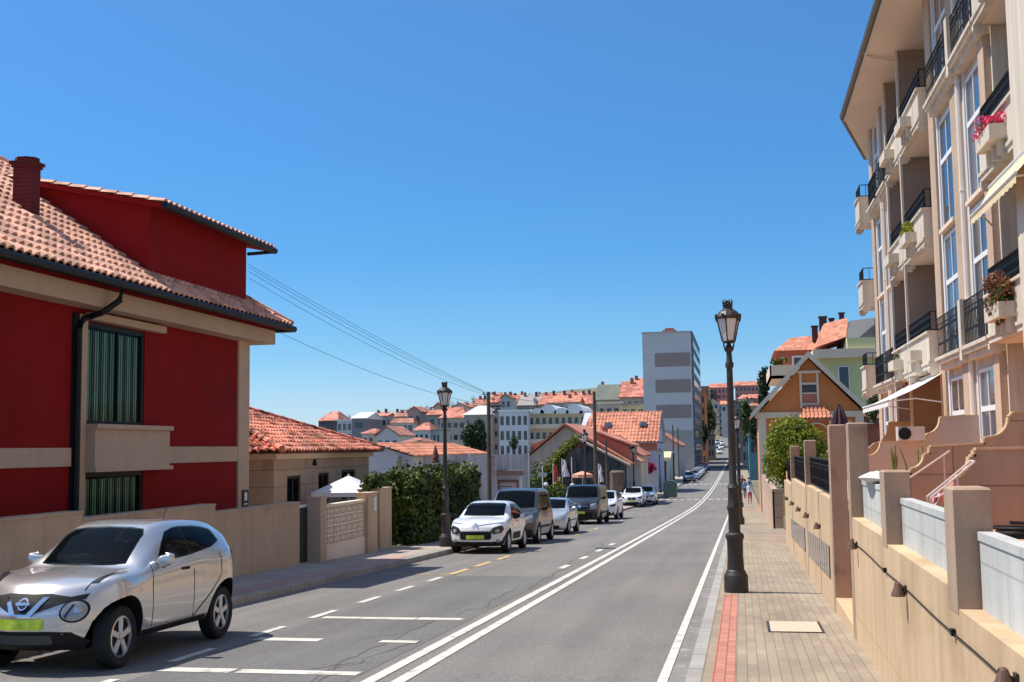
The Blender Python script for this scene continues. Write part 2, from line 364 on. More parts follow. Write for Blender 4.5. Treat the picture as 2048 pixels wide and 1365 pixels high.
leaf_bush = leafmat('bush_leaf', (.03,.06,.006), (.36,.38,.03), 2.2, .35)
leaf_hedge = leafmat('hedge_leaf', (.005,.013,.003), (.13,.17,.018), 1.2, .06)
leaf_dark = leafmat('dark_leaf', (.010,.022,.010), (.05,.075,.025), .5, .15)
leaf_mid = leafmat('mid_leaf', (.02,.045,.012), (.12,.16,.04), .5, .2)
leaf_ivy = leafmat('ivy_leaf', (.05,.07,.01), (.24,.25,.03), 1.2, .3)
leaf_brown = leafmat('dry_leaf', (.10,.03,.015), (.30,.13,.05), 4, .2)
flower_p = leafmat('pink_petal', (.65,.02,.10), (.85,.10,.22), 6, .3)
flower_r = leafmat('red_petal', (.35,.02,.02), (.65,.10,.05), 6, .3)
flower_m = leafmat('magenta_petal', (.30,.01,.08), (.60,.03,.16), 2, .3)
bark = M('bark', (.09,.065,.045), .95, .3, 3, .3, 20)
tyre_m = M('tyre_rubber', (.018,.018,.018), .85, .2, 5, 0)
rim_m = M('alloy', (.62,.62,.63), .3, .05, 3, 0, metal=.85)
plate_m = M('plate_yellow_green', (.56,.72,.06), .5, .40, 11, 0)
plastic_b = M('black_plastic', (.016,.016,.018), .6, .1, 3, 0, spec=.2)
chrome = M('chrome', (.75,.76,.78), .12, .02, 2, 0, metal=1)
lens_m = glass('lamp_lens', (.30,.33,.36), .06)
lens_d = glass('dark_lamp_lens', (.03,.033,.036), .15)
lens_r = glass('red_lamp_lens', (.35,.02,.02), .08)
orange_t = M('terrace_tile', (.66,.33,.18), .85, .1, .8, .05, 40, brick=('yx', .3, .3, .006, (.7,.65,.6), .06))
skin = M('skin', (.45,.27,.19), .6, .1, 5, 0)
cloth_blue = M('blue_cloth', (.20,.34,.55), .9, .1, 5, 0)
cloth_red = M('red_cloth', (.42,.06,.07), .9, .1, 5, 0)
cloth_white = M('white_cloth', (.72,.72,.72), .9, .08, 5, 0)
cloth_dark = M('dark_cloth', (.04,.045,.06), .9, .1, 5, 0)
bin_green = M('green_container', (.10,.14,.11), .6, .15, 1, 0)

# ------------------------------------------------------------------ ground, road, pavements
def strip(x0, x1, y0, y1, dz, st=2.0, wig=None):
    mb = MB(); n = max(1, int((y1-y0)/st))
    mb.grid(lambda a, b: (lerp(x0, x1, a), lerp(y0, y1, b), zr(lerp(y0, y1, b)) + dz), 1, n); return mb
def block(mb, x0, x1, y0, y1, dzb, dzt, st=3.0):     # a long kerb-like block that follows the street
    n = max(1, int((y1-y0)/st)); ys = [lerp(y0, y1, i/n) for i in range(n+1)]
    for a, b in zip(ys, ys[1:]):
        mb.hexa([(x0,a,zr(a)+dzb),(x1,a,zr(a)+dzb),(x1,b,zr(b)+dzb),(x0,b,zr(b)+dzb),(x0,a,zr(a)+dzt),(x1,a,zr(a)+dzt),(x1,b,zr(b)+dzt),(x0,b,zr(b)+dzt)])
    return mb
HILLS = [(-70, 640, 150, 200, 20), (60, 520, 90, 150, 16), (-10, 800, 200, 180, 26), (-230, 800, 180, 260, 12), (140, 160, 70, 90, 9), (260, 420, 160, 200, 26)]
def terr(x, y):
    b = zr(max(-40, min(y, 330))) - .16
    far = sstep((abs(x + 4) - 14) / 40)
    z = b - far * .6
    for hx, hy, sx, sy, h in HILLS: z += h * math.exp(-((x-hx)/sx)**2 - ((y-hy)/sy)**2)
    if abs(x + 4) < 14: z = min(z, zr(y) - .16)
    else: z = lerp(min(z, zr(y) - .16), z, sstep((abs(x+4) - 14) / 12))
    return z
xs = [-3000,-1600,-900,-600,-450,-350,-280,-230,-190,-160,-135,-115,-98,-84,-72,-62,-53,-45,-38,-32,-27,-23,-20,-17.5,-15,-13,-11,-8,-5,-2,1,3,5,8,11,14,17,20,24,29,35,42,50,60,72,86,102,120,145,175,210,260,330,430,600,900,1600,3000]
ys = list(range(-40, 130, 10)) + list(range(130, 420, 15)) + list(range(420, 1000, 30)) + [1050, 1150, 1300, 1600, 2200, 3500]
g = MB(); g.sm = True
g.add([(x, y, terr(x, y)) for y in ys for x in xs], [(j*len(xs)+i, j*len(xs)+i+1, (j+1)*len(xs)+i+1, (j+1)*len(xs)+i) for j in range(len(ys)-1) for i in range(len(xs)-1)])
struct(g, 'ground', ground_m)
struct(strip(-8.3, -.57, -12, 620, 0), 'road', asphalt)
# resurfaced strips and the crack lines in the asphalt
mb = MB()
mb.add(strip(-8.25, -6.45, 24.9, 60, .004).v, strip(-8.25, -6.45, 24.9, 60, .004).f)
pz = MB()
def sheet(mb, x0, x1, y0, y1, dz): 
    s = strip(x0, x1, y0, y1, dz); mb.add(s.v, s.f)
sheet(pz, -6.2, -3.95, 3, 25.1, .003); struct(pz, 'road_patch', asphalt2)
mk = MB(); zk = MB()
sheet(mk, -3.80, -3.66, 1, 330, .008); sheet(mk, -3.50, -3.36, 1, 330, .008)
sheet(mk, -.88, -.78, 1, 300, .008)
rb = random.Random(3)
for y in (9.45, 11.98, 14.5, 17.0):
    x = -6.2
    while x < -3.98:
        nx = min(-3.98, x + rb.uniform(.5, 1.1)); g0 = rb.uniform(0, .07)
        if not (-5.0 < (x+nx)/2 < -4.55 and y > 14): sheet(mk, x, nx - g0, y - .13 + rb.uniform(-.03,.03), y + .13 + rb.uniform(-.03,.03), .008)
        x = nx
for y in (7.9, 10.2, 12.5, 14.75, 16.9, 19.2, 21.4, 23.6): sheet(mk, -6.42, -6.30, y, y + 1.1, .008)
for y in (63, 75, 87): sheet(mk, -6.42, -6.30, y, y + .8, .008)
for y0 in (113.5, 167):
    for k in range(11): sheet(zk, -7.9 + k*.68, -7.9 + k*.68 + .4, y0, y0 + 3.6, .01)
for y in (27.5, 31.0, 34.5, 38): sheet(mk, -4.28, -4.12, y, y + 1.2, .008)
struct(mk, 'road_markings', paint_w); struct(zk, 'zebra_crossings', paint_old)
yk = MB()
for y in (25.5, 28.0, 30.6, 33.2): sheet(yk, -6.42, -6.29, y, y + 1.7, .008)
sheet(yk, -7.9, -6.42, 25.4, 25.52, .008)
for y in (45.5, 48.4, 51.2): sheet(yk, -6.42, -6.29, y, y + 1.7, .008)
struct(yk, 'yellow_road_markings', paint_y)
# cracks: thin dark zigzag sheets
ck = MB(); crack_m = M('crack_fill', (.105,.098,.092), .95, .2, 3, 0)
def crack(x, y, n, dx, dy, rg):
    for _ in range(n):
        x2, y2 = x + rg.gauss(dx, .045), y + abs(rg.gauss(dy, .08)); wd = rg.uniform(.004, .016)
        ck.add([(x-wd, y, zr(y)+.006), (x+wd, y, zr(y)+.006), (x2+wd, y2, zr(y2)+.006), (x2-wd, y2, zr(y2)+.006)], [(0,1,2,3)])
        x, y = x2, y2
crack(-4.45, 8.5, 70, .004, .2, rb); crack(-4.3, 11, 20, .004, .2, rb)
crack(-4.9, 14.7, 6, .1, .02, rb); crack(-4.7, 12.2, 8, .06, .04, rb); crack(-6.25, 24, 30, .003, .3, rb); crack(-3.98, 22, 60, 0, .3, rb)
struct(ck, 'road_cracks', crack_m)
struct(block(MB(), -.57, -.43, -10, 300, -.1, .13), 'kerb', kerb_m)
struct(strip(-.77, -.57, -10, 300, .005), 'gutter', gutter_m)
struct(strip(-.43, 1.3, -10, 300, .128), 'pavement', paver)
struct(strip(-.335, -.12, -10, 19.95, .133), 'red_paving_strip', redpave)
struct(strip(1.24, 3.2, 35.9, 49, .126), 'side_path', paver)
struct(block(MB(), -8.45, -8.3, -10, 300, -.1, .13), 'left_kerb', kerb_m)
struct(strip(-11.2, -8.45, -10, 300, .128), 'left_pavement', paver_l)
struct(strip(-9.0, -8.47, -10, 30, .1325), 'left_red_paving', M('pinkish_paving', (.47,.29,.23), .9, .14, .8, .1, 50, brick=('yx', .2, .1, .006, (.6,.56,.54), .08)))
# iron and concrete covers
def cover(y0, y1, x0, x1, name, fm, cm, label):
    t = thing(name, label, 'cover', ((x0+x1)/2, (y0+y1)/2, zr((y0+y1)/2) + .13))
    mb = MB(); z = lambda y: zr(y) + .136
    for a, b, c, d in ((x0-.035,x0,y0-.035,y1+.035),(x1,x1+.035,y0-.035,y1+.035),(x0,x1,y0-.035,y0),(x0,x1,y1,y1+.035)):
        mb.add([(a,c,z(c)),(b,c,z(c)),(b,d,z(d)),(a,d,z(d))], [(0,1,2,3)])
    part(mb, 'frame', fm, t)
    mb = MB(); mb.add([(x0,y0,z(y0)+.002),(x1,y0,z(y0)+.002),(x1,y1,z(y1)+.002),(x0,y1,z(y1)+.002)], [(0,1,2,3)]); part(mb, 'lid', cm, t)
cover(15.05, 16.15, .30, .91, 'inspection_cover', lamp_iron, M('cover_concrete', (.56,.44,.33), .9, .06, 1, .12, 60), 'pale rectangular inspection cover with dark rim in the brick pavement')
mb = MB(); n = 20
mb.add([(-4.15 + .33*math.cos(2*math.pi*k/n), 36.3 + .33*math.sin(2*math.pi*k/n), zr(36.3 + .33*math.sin(2*math.pi*k/n)) + .009) for k in range(n)], [tuple(range(n))])
solo(mb, 'manhole_cover', lamp_iron, 'round dark iron manhole cover set in the road beside the double white line', 'manhole cover', (-4.15, 36.3, zr(36.3)))
# ------------------------------------------------------------------ street lamps
def street_lamp(label):
    t = thing('street_lamp', label, 'street lamp', (0,0,0), 'cast iron lantern lamps along the street', local=True)
    mb = MB(); mb.sm = True
    mb.lathe([(.20,0),(.205,.05),(.20,.28),(.185,.31),(.17,.33),(.165,.36),(.145,.38),(.13,.62),(.135,.86),(.15,.90),(.16,.93),(.15,.97),(.11,1.0)], n=14)
    part(mb, 'base', lamp_iron, t)
    mb = MB(); mb.sm = True
    mb.lathe([(.105,.99),(.10,1.03),(.098,1.35),(.115,1.38),(.118,1.43),(.10,1.47),(.092,1.6),(.088,1.72),(.105,1.75),(.085,1.79),(.064,1.83),(.062,2.6),(.052,3.78),(.07,3.80),(.072,3.86),(.052,3.90),(.045,4.05),(.075,4.08),(.085,4.13),(.05,4.16),(.03,4.2)], n=14)
    for k in range(4):      # scroll arms that carry the lantern
        a = math.pi/2*k + .4; c, s = math.cos(a), math.sin(a)
        mb.tube([(c*.04, s*.04, 4.08), (c*.10, s*.10, 4.12), (c*.12, s*.12, 4.19), (c*.115, s*.115, 4.24)], .012, 5)
    part(mb, 'pole', lamp_iron, t)
    mb = MB()
    r0, r1, z0, z1 = .115, .205, 4.24, 4.64
    P = lambda r, z, k: (r*math.cos(math.pi/3*k), r*math.sin(math.pi/3*k), z)
    for k in range(6):
        mb.tube([P(r0, z0, k), P(r1, z1, k)], .011, 4); mb.tube([P(r0, z0, k), P(r0, z0, k+1)], .014, 4); mb.tube([P(r1, z1, k), P(r1, z1, k+1)], .016, 4)
        mb.tube([P(r1, z1-.06, k+.0), P(r1+.02, z1+.03, k)], .015, 4)
    mb.lathe([(.03,4.2),(.12,4.225),(.12,4.235),(.02,4.24)], n=6)
    part(mb, 'lantern_frame', lamp_iron, t)
    mb = MB(); mb.lathe([(r0-.01, z0+.01),(r1-.012, z1-.01)], n=6); part(mb, 'lantern_glass', lampglass, t)
    mb = MB()
    mb.lathe([(.215,4.63),(.225,4.65),(.215,4.68),(.16,4.75),(.10,4.79),(.085,4.80),(.08,4.85),(.10,4.87),(.06,4.885),(.04,4.92),(.055,4.94),(.0001,4.95)], n=12)
    for k in range(8):
        a = math.pi/4*k; c, s = math.cos(a), math.sin(a)
        mb.tube([(c*.05, s*.05, 4.86), (c*.085, s*.085, 4.92), (c*.07, s*.07, 4.97)], [.02,.018,.005], 4)
        mb.obox((c*.215, s*.215, 4.67), .03, .05, .07, a)
    part(mb, 'lantern_roof', lamp_iron, t)
    return t
L0 = street_lamp('tall cast iron lantern lamp on the brick pavement, nearest on the right')
L0.location = (-.14, 20.42, zr(20.42) + .125); L0.rotation_euler.z = .35
lampspots = [(-.12, 53.5, 'second lantern lamp on the right pavement, just behind the nearest one'), (-.1, 88, 'third lantern lamp far along the right pavement beside the ochre house'),
             (-8.78, 34.7, 'lantern lamp on the left pavement in front of the dark hedge'), (-8.8, 67.5, 'lantern lamp on the left pavement in front of the ivy covered glass gable'),
             (-9.0, 101, 'lantern lamp on the left pavement beside the stone pillar'), (-9.0, 134, 'lantern lamp on the left pavement near the green waste container')]
for x, y, lb in lampspots: dup(L0, (x, y, zr(y) + .125), lb)

# ------------------------------------------------------------------ retaining wall with pillars, panels, lamps
WX = 1.25
rw = thing('retaining_wall', 'long tan concrete retaining wall along the brick pavement', 'wall', (WX, 8, -.2))
mb = MB(); 
for a, b, tp in ((-2, 3.9, .93), (4.25, 7.5, .96), (7.83, 10.95, 1.06), (11.3, 14.3, 1.10)): mb.box(WX, WX + .32, a, b, zr(a) - .3 if a > 0 else -.3, tp)
for a, b, tp in ((3.9, 4.25, .90), (7.5, 7.83, .93), (10.95, 11.3, 1.03)): mb.box(WX - .0, WX + .32, a, b, -.8, tp)
part(mb, 'wall', tan, rw)
mb = MB()
for a, b, t0, t1 in ((17.66, 24.0, 1.16, 1.20), (24.3, 30.8, 1.10, 1.14), (31.1, 36.1, .92, .98)): mb.box(WX, WX + .22, a, b, zr(b) - .3, t0)
part(mb, 'far_wall', tan, rw)
mb = MB(); mb.box(WX, WX + 2, 14.3, 17.66, -.9, zr(16) + .30); part(mb, 'entry_step', tan, rw)
mb = MB()
for i in range(13):
    for o in (0, 6.75):
        y = 18.1 + i * .46 + o
        if y < 31.8 and not 23.6 < y < 24.6: mb.box(WX - .012, WX + .02, y, y + .40, zr(y) + .58, zr(y) + 1.0)
mb2 = mb
for i in range(26):
    y = 18.1 + i * .53
    if 23.7 < y < 24.5: continue
    m1 = MB(); m1.hexa([(WX-.02,y,zr(y)+.56),(WX+.02,y,zr(y)+.56),(WX+.02,y+.45,zr(y+.45)+.56),(WX-.02,y+.45,zr(y+.45)+.56),(WX-.02,y,zr(y)+1.02),(WX+.02,y,zr(y)+1.02),(WX+.02,y+.45,zr(y+.45)+1.02),(WX-.02,y+.45,zr(y+.45)+1.02)])
    part(m1, 'window', win_blue, rw)
def bev_box(mb, x0, x1, y0, y1, z0, z1, b=.015):
    mb.box(x0, x1, y0, y1, z0, z1 - b); mb.hexa([(x0,y0,z1-b),(x1,y0,z1-b),(x1,y1,z1-b),(x0,y1,z1-b),(x0+b,y0+b,z1),(x1-b,y0+b,z1),(x1-b,y1-b,z1),(x0+b,y1-b,z1)])
PIL = [(3.9, 4.25, 1.64, .85, 'square tan pillar at the near end of the wall'),
       (7.5, 7.83, 1.68, .93, 'stained square pillar between the two nearest grey stone panels'),
       (10.95, 11.3, 1.71, 1.03, 'square tan pillar between the second and third grey stone panels'),
       (14.3, 14.65, 2.20, -.75, 'tall square gate pillar on the near side of the entry step'),
       (17.3, 17.65, 2.23, -.75, 'tall square gate pillar on the far side of the entry step'),
       (24.0, 24.3, 2.04, -1.1, 'slim pillar between two lengths of black railing, nearer of the pair'),
       (30.8, 31.1, 1.92, -1.3, 'slim pillar between two lengths of black railing, farther of the pair')]
for a, b, tp, bt, lb in PIL:
    mb = MB(); bev_box(mb, WX - .004, WX + .215, a, b, bt, tp); part(mb, 'pillar', tan_pil, rw, lb)
for a, b, zb, tp, lb in ((4.3, 7.47, .955, 1.42, 'pale grey stone parapet panel, nearest on the wall'), (7.87, 10.92, 1.055, 1.47, 'pale grey stone parapet panel between the stained pillar and the next'), (11.34, 14.27, 1.095, 1.53, 'pale grey stone parapet panel with a pale cushion lying on it')):
    mb = MB(); mb.box(WX + .13, WX + .21, a, b, zb, tp - .05); mb.box(WX + .12, WX + .22, a, b, tp - .05, tp)
    part(mb, 'parapet_panel', greystone, rw, lb)
mb = MB(); 
mb.grid(lambda a, b: (WX + .17 + .17*math.cos(2*math.pi*a)*(.4+.6*math.sin(math.pi*b)), 13.3 + .55*math.sin(2*math.pi*a)*(.5+.5*math.sin(math.pi*b)), 1.535 + .10*b + .02*math.sin(4*math.pi*a)*b), 16, 6); mb.sm = True
mb.add([(WX + .17 + .17*math.cos(2*math.pi*a/16)*.4, 13.3 + .55*math.sin(2*math.pi*a/16)*.5, 1.635 + .02*math.sin(4*math.pi*a/16)) for a in range(16)], [tuple(range(16))])
solo(mb, 'folded_cushion', M('grey_white_cloth', (.55,.56,.54), .9, .1, 4, .1, 40), 'pale folded cushion lying on the grey stone panel by the tall gate pillar', 'cushion', (WX + .17, 13.3, 1.53))
wl_spots = [(2.2, .80), (6.0, .83), (9.81, .80), (13.76, .83), (20.05, .62), (23.4, .60), (26.6, .55), (29.9, .52), (33.5, .48)]
def wall_lamp():
    t = thing('wall_lamp', 'small dark cone lamp on the tan wall, nearest one in view', 'wall lamp', (0,0,0), 'cone lamps along the retaining wall', local=True)
    mb = MB(); mb.box(-.015, 0, -.03, .03, -.035, .035); mb.tube([(-.01,0,0),(-.085,0,.05)], .010, 6); part(mb, 'bracket', lamp_iron, t)
    mb = MB(); mb.lathe([(.012,.06),(.022,.05),(.058,-.045),(.052,-.05)], (-.062,0,.0), 12); part(mb, 'shade', M('rusty_shade', (.13,.075,.05), .7, .3, 20, .1), t); return t
W0 = wall_lamp(); W0.location = (WX - .002, 6.0, .83)
for k, (y, z) in enumerate(wl_spots):
    if k == 1: continue
    dup(W0, (WX - .002, y, z), ['cone wall lamp at the near end of the tan wall', '', 'cone wall lamp below the second grey stone panel', 'cone wall lamp below the third grey stone panel, by the gate pillar', 'first cone wall lamp beyond the entry step',
        'second cone wall lamp beyond the entry step', 'third cone wall lamp beyond the entry step', 'fourth cone wall lamp beyond the entry step', 'farthest cone wall lamp, near the end of the wall'][k])
mb = MB(); mb.tube([(WX - .012, y, .75 + .006*y + .006*math.sin(y*2.1)) for y in [1 + i*.4 for i in range(34)]], .005, 5)
for y in (2.4, 7.66, 11.1, 14.2): mb.obox((WX - .015, y, .755 + .006*y), .025, .06, .04)
solo(mb, 'wall_cable', black_iron, 'thin black cable running along the tan wall between the cone lamps', 'cable', (WX, 1, .8))
def railing(mb, p0, p1, h0, h1, gap=.12, r=.009, posts=1.6, mid=True):
    p0, p1 = Vector(p0), Vector(p1); L = (p1-p0).length; n = max(2, int(L/gap)); a = math.atan2((p1-p0).y, (p1-p0).x)
    for i in range(n+1):
        p = p0.lerp(p1, i/n); mb.obox((p.x, p.y, p.z + (h0+h1)/2), r*2, r*2, h1-h0, a)
        if mid and i < n:
            q = p0.lerp(p1, (i+.5)/n)
            for hh in (.3, .7): mb.obox((q.x, q.y, q.z + lerp(h0, h1, hh)), gap*.75, .012, .05, a)
    for h in (h0, h1) + ((lerp(h0, h1, .82),) if mid else ()):
        mb.tube([p0 + Vector((0,0,h)), p1 + Vector((0,0,h))], .016, 4)
for a, b, z0, z1, lb in ((17.66, 24.0, 1.20, 1.70, 'black iron railing on the wall, nearest length beyond the gate pillar'), (24.3, 30.8, 1.14, 1.66, 'black iron railing on the wall between the two slim pillars'), (31.1, 36.0, .96, 1.5, 'black iron railing at the far end of the wall beside the bush')):
    mb = MB(); railing(mb, (WX + .1, a, 0), (WX + .1, b, 0), z0, z1, .11)
    solo(mb, 'railing', black_iron, lb, 'railing', (WX + .1, a, z0), 'black railings on the retaining wall')

# ------------------------------------------------------------------ terraces, dividing walls and what stands there
struct(MB().box(1.44, 4.6, -2, 14.3, -1.2, 1.05), 'terrace_floor', orange_t)
struct(MB().box(1.6, 5.2, 14.3, 44, -3.5, 1.0), 'garden_terrace', orange_t)
def divider(pts, y, th, mat_, lb):
    mb = MB(); poly = [(p[0], p[1]) for p in pts] + [(4.62, .9), (pts[0][0], .9)]
    mb.prism(poly, 'y', y, y + th); t = thing('dividing_wall', lb, 'wall', (pts[0][0], y, .9), 'scalloped walls between the terraces')
    part(mb, 'wall', mat_, t)
    cp = MB()
    for (xa, za), (xb, zb) in zip(pts, pts[1:]):
        if abs(xb-xa) > .001 or abs(zb - za) > .001:
            d = Vector((xb-xa, 0, zb-za)).normalized(); nn = Vector((-d.z, 0, d.x)) * .025
            a, b = Vector((xa, y - .012, za)), Vector((xb, y - .012, zb)); th2 = Vector((0, th + .024, 0))
            cp.hexa([a, b, b + th2, a + th2, a + nn, b + nn, b + th2 + nn, a + th2 + nn])
    part(cp, 'coping', tan, t); return t
def arc(x0, z0, x1, z1, n=6): return [(lerp(x0, x1, math.sin(math.pi/2*i/n)), lerp(z0, z1, 1-math.cos(math.pi/2*i/n))) for i in range(n+1)]
divider([(2.17, 1.0), (2.17, 1.57)] + arc(2.17, 1.57, 2.36, 1.80) + [(2.41, 1.80), (2.41, 1.87), (4.6, 1.88)], 13.0, .14, brown_wall, 'brown scalloped terrace wall nearest on the right, with joints in its render')
divider([(1.75, 1.0), (1.75, 1.27), (2.19, 1.28), (2.19, 1.44), (2.33, 1.44), (2.33, 1.50), (2.42, 1.50), (2.42, 1.57)] + arc(2.42, 1.57, 2.62, 1.78) + [(2.70, 1.79), (2.70, 1.89), (3.45, 1.92), (3.45, 2.0), (3.55, 2.02)] + arc(3.55, 2.02, 3.8, 2.3) + [(3.86, 2.36), (4.6, 2.36)], 17.9, .14, brown_wall, 'brown stepped terrace wall behind the pushchair')
divider([(2.2, 1.0), (2.2, 1.55), (2.39, 1.6), (2.42, 1.66)] + arc(2.45, 1.70, 2.71, 1.97) + [(3.48, 1.98), (3.48, 2.05), (3.56, 2.08)] + arc(3.58, 2.12, 3.84, 2.44) + [(4.6, 2.46)], 24.0, .16, pink_wall, 'pinkish scalloped terrace wall below the white awning')
divider([(2.6, 1.0), (2.6, 1.75), (3.3, 1.78), (3.5, 1.95)] + arc(3.5, 1.95, 3.9, 2.5) + [(4.6, 2.5)], 32.5, .16, tan, 'tan scalloped terrace wall farthest along the flats')
t = thing('air_conditioner', 'white air conditioning unit with a round dark fan on the pinkish wall', 'air conditioner', (3.2, 23.85, 2.0))
part(MB().box(2.98, 3.47, 23.6, 23.95, 2.0, 2.27), 'casing', M('ac_casing', (.62,.55,.49), .6, .05, 2, 0), t)
mb = MB(); mb.lathe([(.115,-.01),(.12,-.02),(.10,-.025),(.03,-.012)], (3.10, 23.6, 2.135), 20, 'y'); part(mb, 'fan_grille', plastic_b, t)
mb = MB(); mb.box(2.5, 3.05, 19.8, 20.1, 1.0, 1.38); solo(mb, 'flower_bench', white_w, 'low white bench carrying the cactus pots', 'bench', (2.8, 20, 1.0))
for k, (px, hgt) in enumerate(((1789, .42), (1815, .36), (1842, .40))):
    x = at(px, 940, 19.95).x
    t = thing('potted_cactus', ['leftmost potted cactus on the white bench, a bushy green clump', 'middle potted cactus on the white bench, one leaning stem', 'rightmost potted cactus on the white bench, two thin stems'][k], 'potted plant', (x, 19.95, 1.38), 'potted cacti on the terrace')
    mb = MB(); mb.lathe([(.06,0),(.08,.11),(.085,.13),(.07,.13)], (x, 19.95, 1.38), 12); part(mb, 'pot', white_w, t)
    mb = MB(); mb.sm = True
    if k == 0:
        for q in range(5): mb.tube([(x + .02*math.cos(q*1.3), 19.95 + .03*math.sin(q*1.3), 1.50), (x + .05*math.cos(q*1.3), 19.95 + .03*math.sin(q*1.3), 1.5 + hgt*(.6+.1*q))], [.02,.012], 6)
    elif k == 1: mb.tube([(x, 19.95, 1.5), (x - .03, 19.95, 1.65), (x - .1, 19.95, 1.5 + hgt)], [.016,.014,.008], 6)
    else:
        mb.tube([(x - .03, 19.95, 1.5), (x - .035, 19.95, 1.5 + hgt*.85)], .012, 6); mb.tube([(x + .04, 19.95, 1.5), (x + .04, 19.95, 1.5 + hgt)], .012, 6)
    part(mb, 'stem', M('cactus_green', (.16,.17,.04), .7, .2, 8, .1), t)
# folded pushchair leaning on the brown wall
t = thing('pushchair', 'folded pink and grey pushchair with long pale handles behind the grey stone panel', 'pushchair', (2.0, 12.6, 1.05))
mb = MB()
for dy in (-.1, .12): mb.tube([(1.86, 12.6+dy, 1.40), (2.05, 12.6+dy, 1.55), (2.30, 12.6+dy, 1.76)], .012, 6)
mb.tube([(2.30, 12.5, 1.76), (2.30, 12.72, 1.76)], .014, 6); mb.tube([(1.86, 12.5, 1.40), (1.92, 12.5, 1.13)], .012, 6); mb.tube([(1.86, 12.72, 1.40), (1.92, 12.72, 1.13)], .012, 6); mb.tube([(2.12,12.5,1.6),(2.16,12.5,1.1)], .012, 6)
part(mb, 'frame', M('pale_tube', (.62,.52,.47), .4, .05, 2, 0), t)
mb = MB(); mb.grid(lambda a, b: (1.90 + .22*a, 12.52 + .18*b, 1.40 + .17*a - .07*math.sin(math.pi*b) - .04*math.sin(math.pi*a)), 6, 6); part(mb, 'seat', M('pink_cloth', (.55,.22,.22), .9, .25, 14, .1, 60), t, fix=False)
mb = MB(); mb.grid(lambda a, b: (1.86 + .10*a, 12.5 + .2*b, 1.22 + .20*a + .03*math.sin(math.pi*b)), 5, 5); part(mb, 'footrest', M('grey_cloth', (.45,.42,.44), .9, .2, 10, .1, 60), t, fix=False)
for x_, y_ in ((1.93, 12.48), (1.93, 12.74), (2.16, 12.48), (2.16, 12.74)):
    mb = MB(); mb.lathe([(.05,-.02),(.085,-.022),(.095,0),(.085,.022),(.05,.02)], (x_, y_, 1.145), 16, 'y'); part(mb, 'wheel', tyre_m, t)
t = thing('garden_hose', 'black coiled garden hose on the terrace tiles behind the nearest stone panel', 'hose', (2.5, 11.5, 1.05))
mb = MB(); mb.sm = True
mb.tube([(2.5 + (.24 + .025*math.sin(k*.9))*math.cos(k*.35), 11.5 + (.26 + .02*math.cos(k*.7))*math.sin(k*.35), 1.07 + .0022*k) for k in range(60)], .018, 6); part(mb, 'coil', plastic_b, t)
mb = MB(); mb.tube([(2.3, 11.2, 1.08), (2.18, 11.05, 1.075), (2.12, 10.9, 1.075)], [.02,.028,.016], 8); part(mb, 'nozzle', rim_m, t)
mb = MB(); mb.tube([(2.0, 16.8, 1.33), (2.35, 16.8, 1.55), (2.78, 16.8, 1.84)], .014, 6)
for x_ in (2.05, 2.7): mb.tube([(x_, 16.8, 1.0), (x_, 16.8, 1.34 if x_ < 2.2 else 1.79)], .012, 6)
solo(mb, 'handrail', M('pale_rail', (.60,.45,.36), .5, .1, 2, 0), 'sloping pale handrail in front of the brown stepped wall', 'handrail', (2.0, 16.8, 1.0))
# closed parasol between the gate pillars
p = at(1681, 890, 20.5)
t = thing('closed_parasol', 'closed dark parasol standing behind the tall gate pillars', 'parasol', (p.x, 20.5, 1.0))
mb = MB(); mb.sm = True; mb.tube([(p.x, 20.5, 1.0), (p.x, 20.5, 2.62)], .02, 8); part(mb, 'pole', black_iron, t)
mb = MB(); mb.grid(lambda a, b: (p.x + (.02 + .10*math.sin(math.pi*min(1, b*1.15))**.7)*(1 + .25*math.cos(8*2*math.pi*a))*math.cos(2*math.pi*a), 20.5 + (.02 + .10*math.sin(math.pi*min(1, b*1.15))**.7)*(1 + .25*math.cos(8*2*math.pi*a))*math.sin(2*math.pi*a), 2.6 - 1.0*b), 48, 10); part(mb, 'canopy', parasol_d, t)

# ------------------------------------------------------------------ block of flats on the right
XF, XW, XR = 4.3, 4.6, 5.2
FL = [3.65, 6.50, 9.33]; ZTOP = 12.2
ap = thing('apartment_block', 'tall cream block of flats with stacked balconies on the right', 'apartment block', (XW, 24, 1.0))
mb = MB()
BALS = [(10.2, 13.4), (13.55, 16.6), (18.8, 21.6), (28.0, 31.4), (31.55, 34.3)]
solid = [(2, 10.2), (13.4, 13.55), (16.6, 18.8), (21.6, 28.0), (31.4, 31.55), (34.3, 40.0)]
for a, b in solid: mb.box(XW, 14, a, b, -3, ZTOP)
for a, b in BALS: mb.box(XR, 14, a, b, -3, ZTOP)
mb.add([(XW,40,-4),(14,40,-4),(14,46,-4),(5.25,44,-4),(XW,40,ZTOP),(14,40,ZTOP),(14,46,ZTOP),(5.25,44,ZTOP)], [(3,2,1,0),(4,5,6,7),(0,1,5,4),(1,2,6,5),(2,3,7,6),(3,0,4,7)])
part(mb, 'wall', cream, ap)
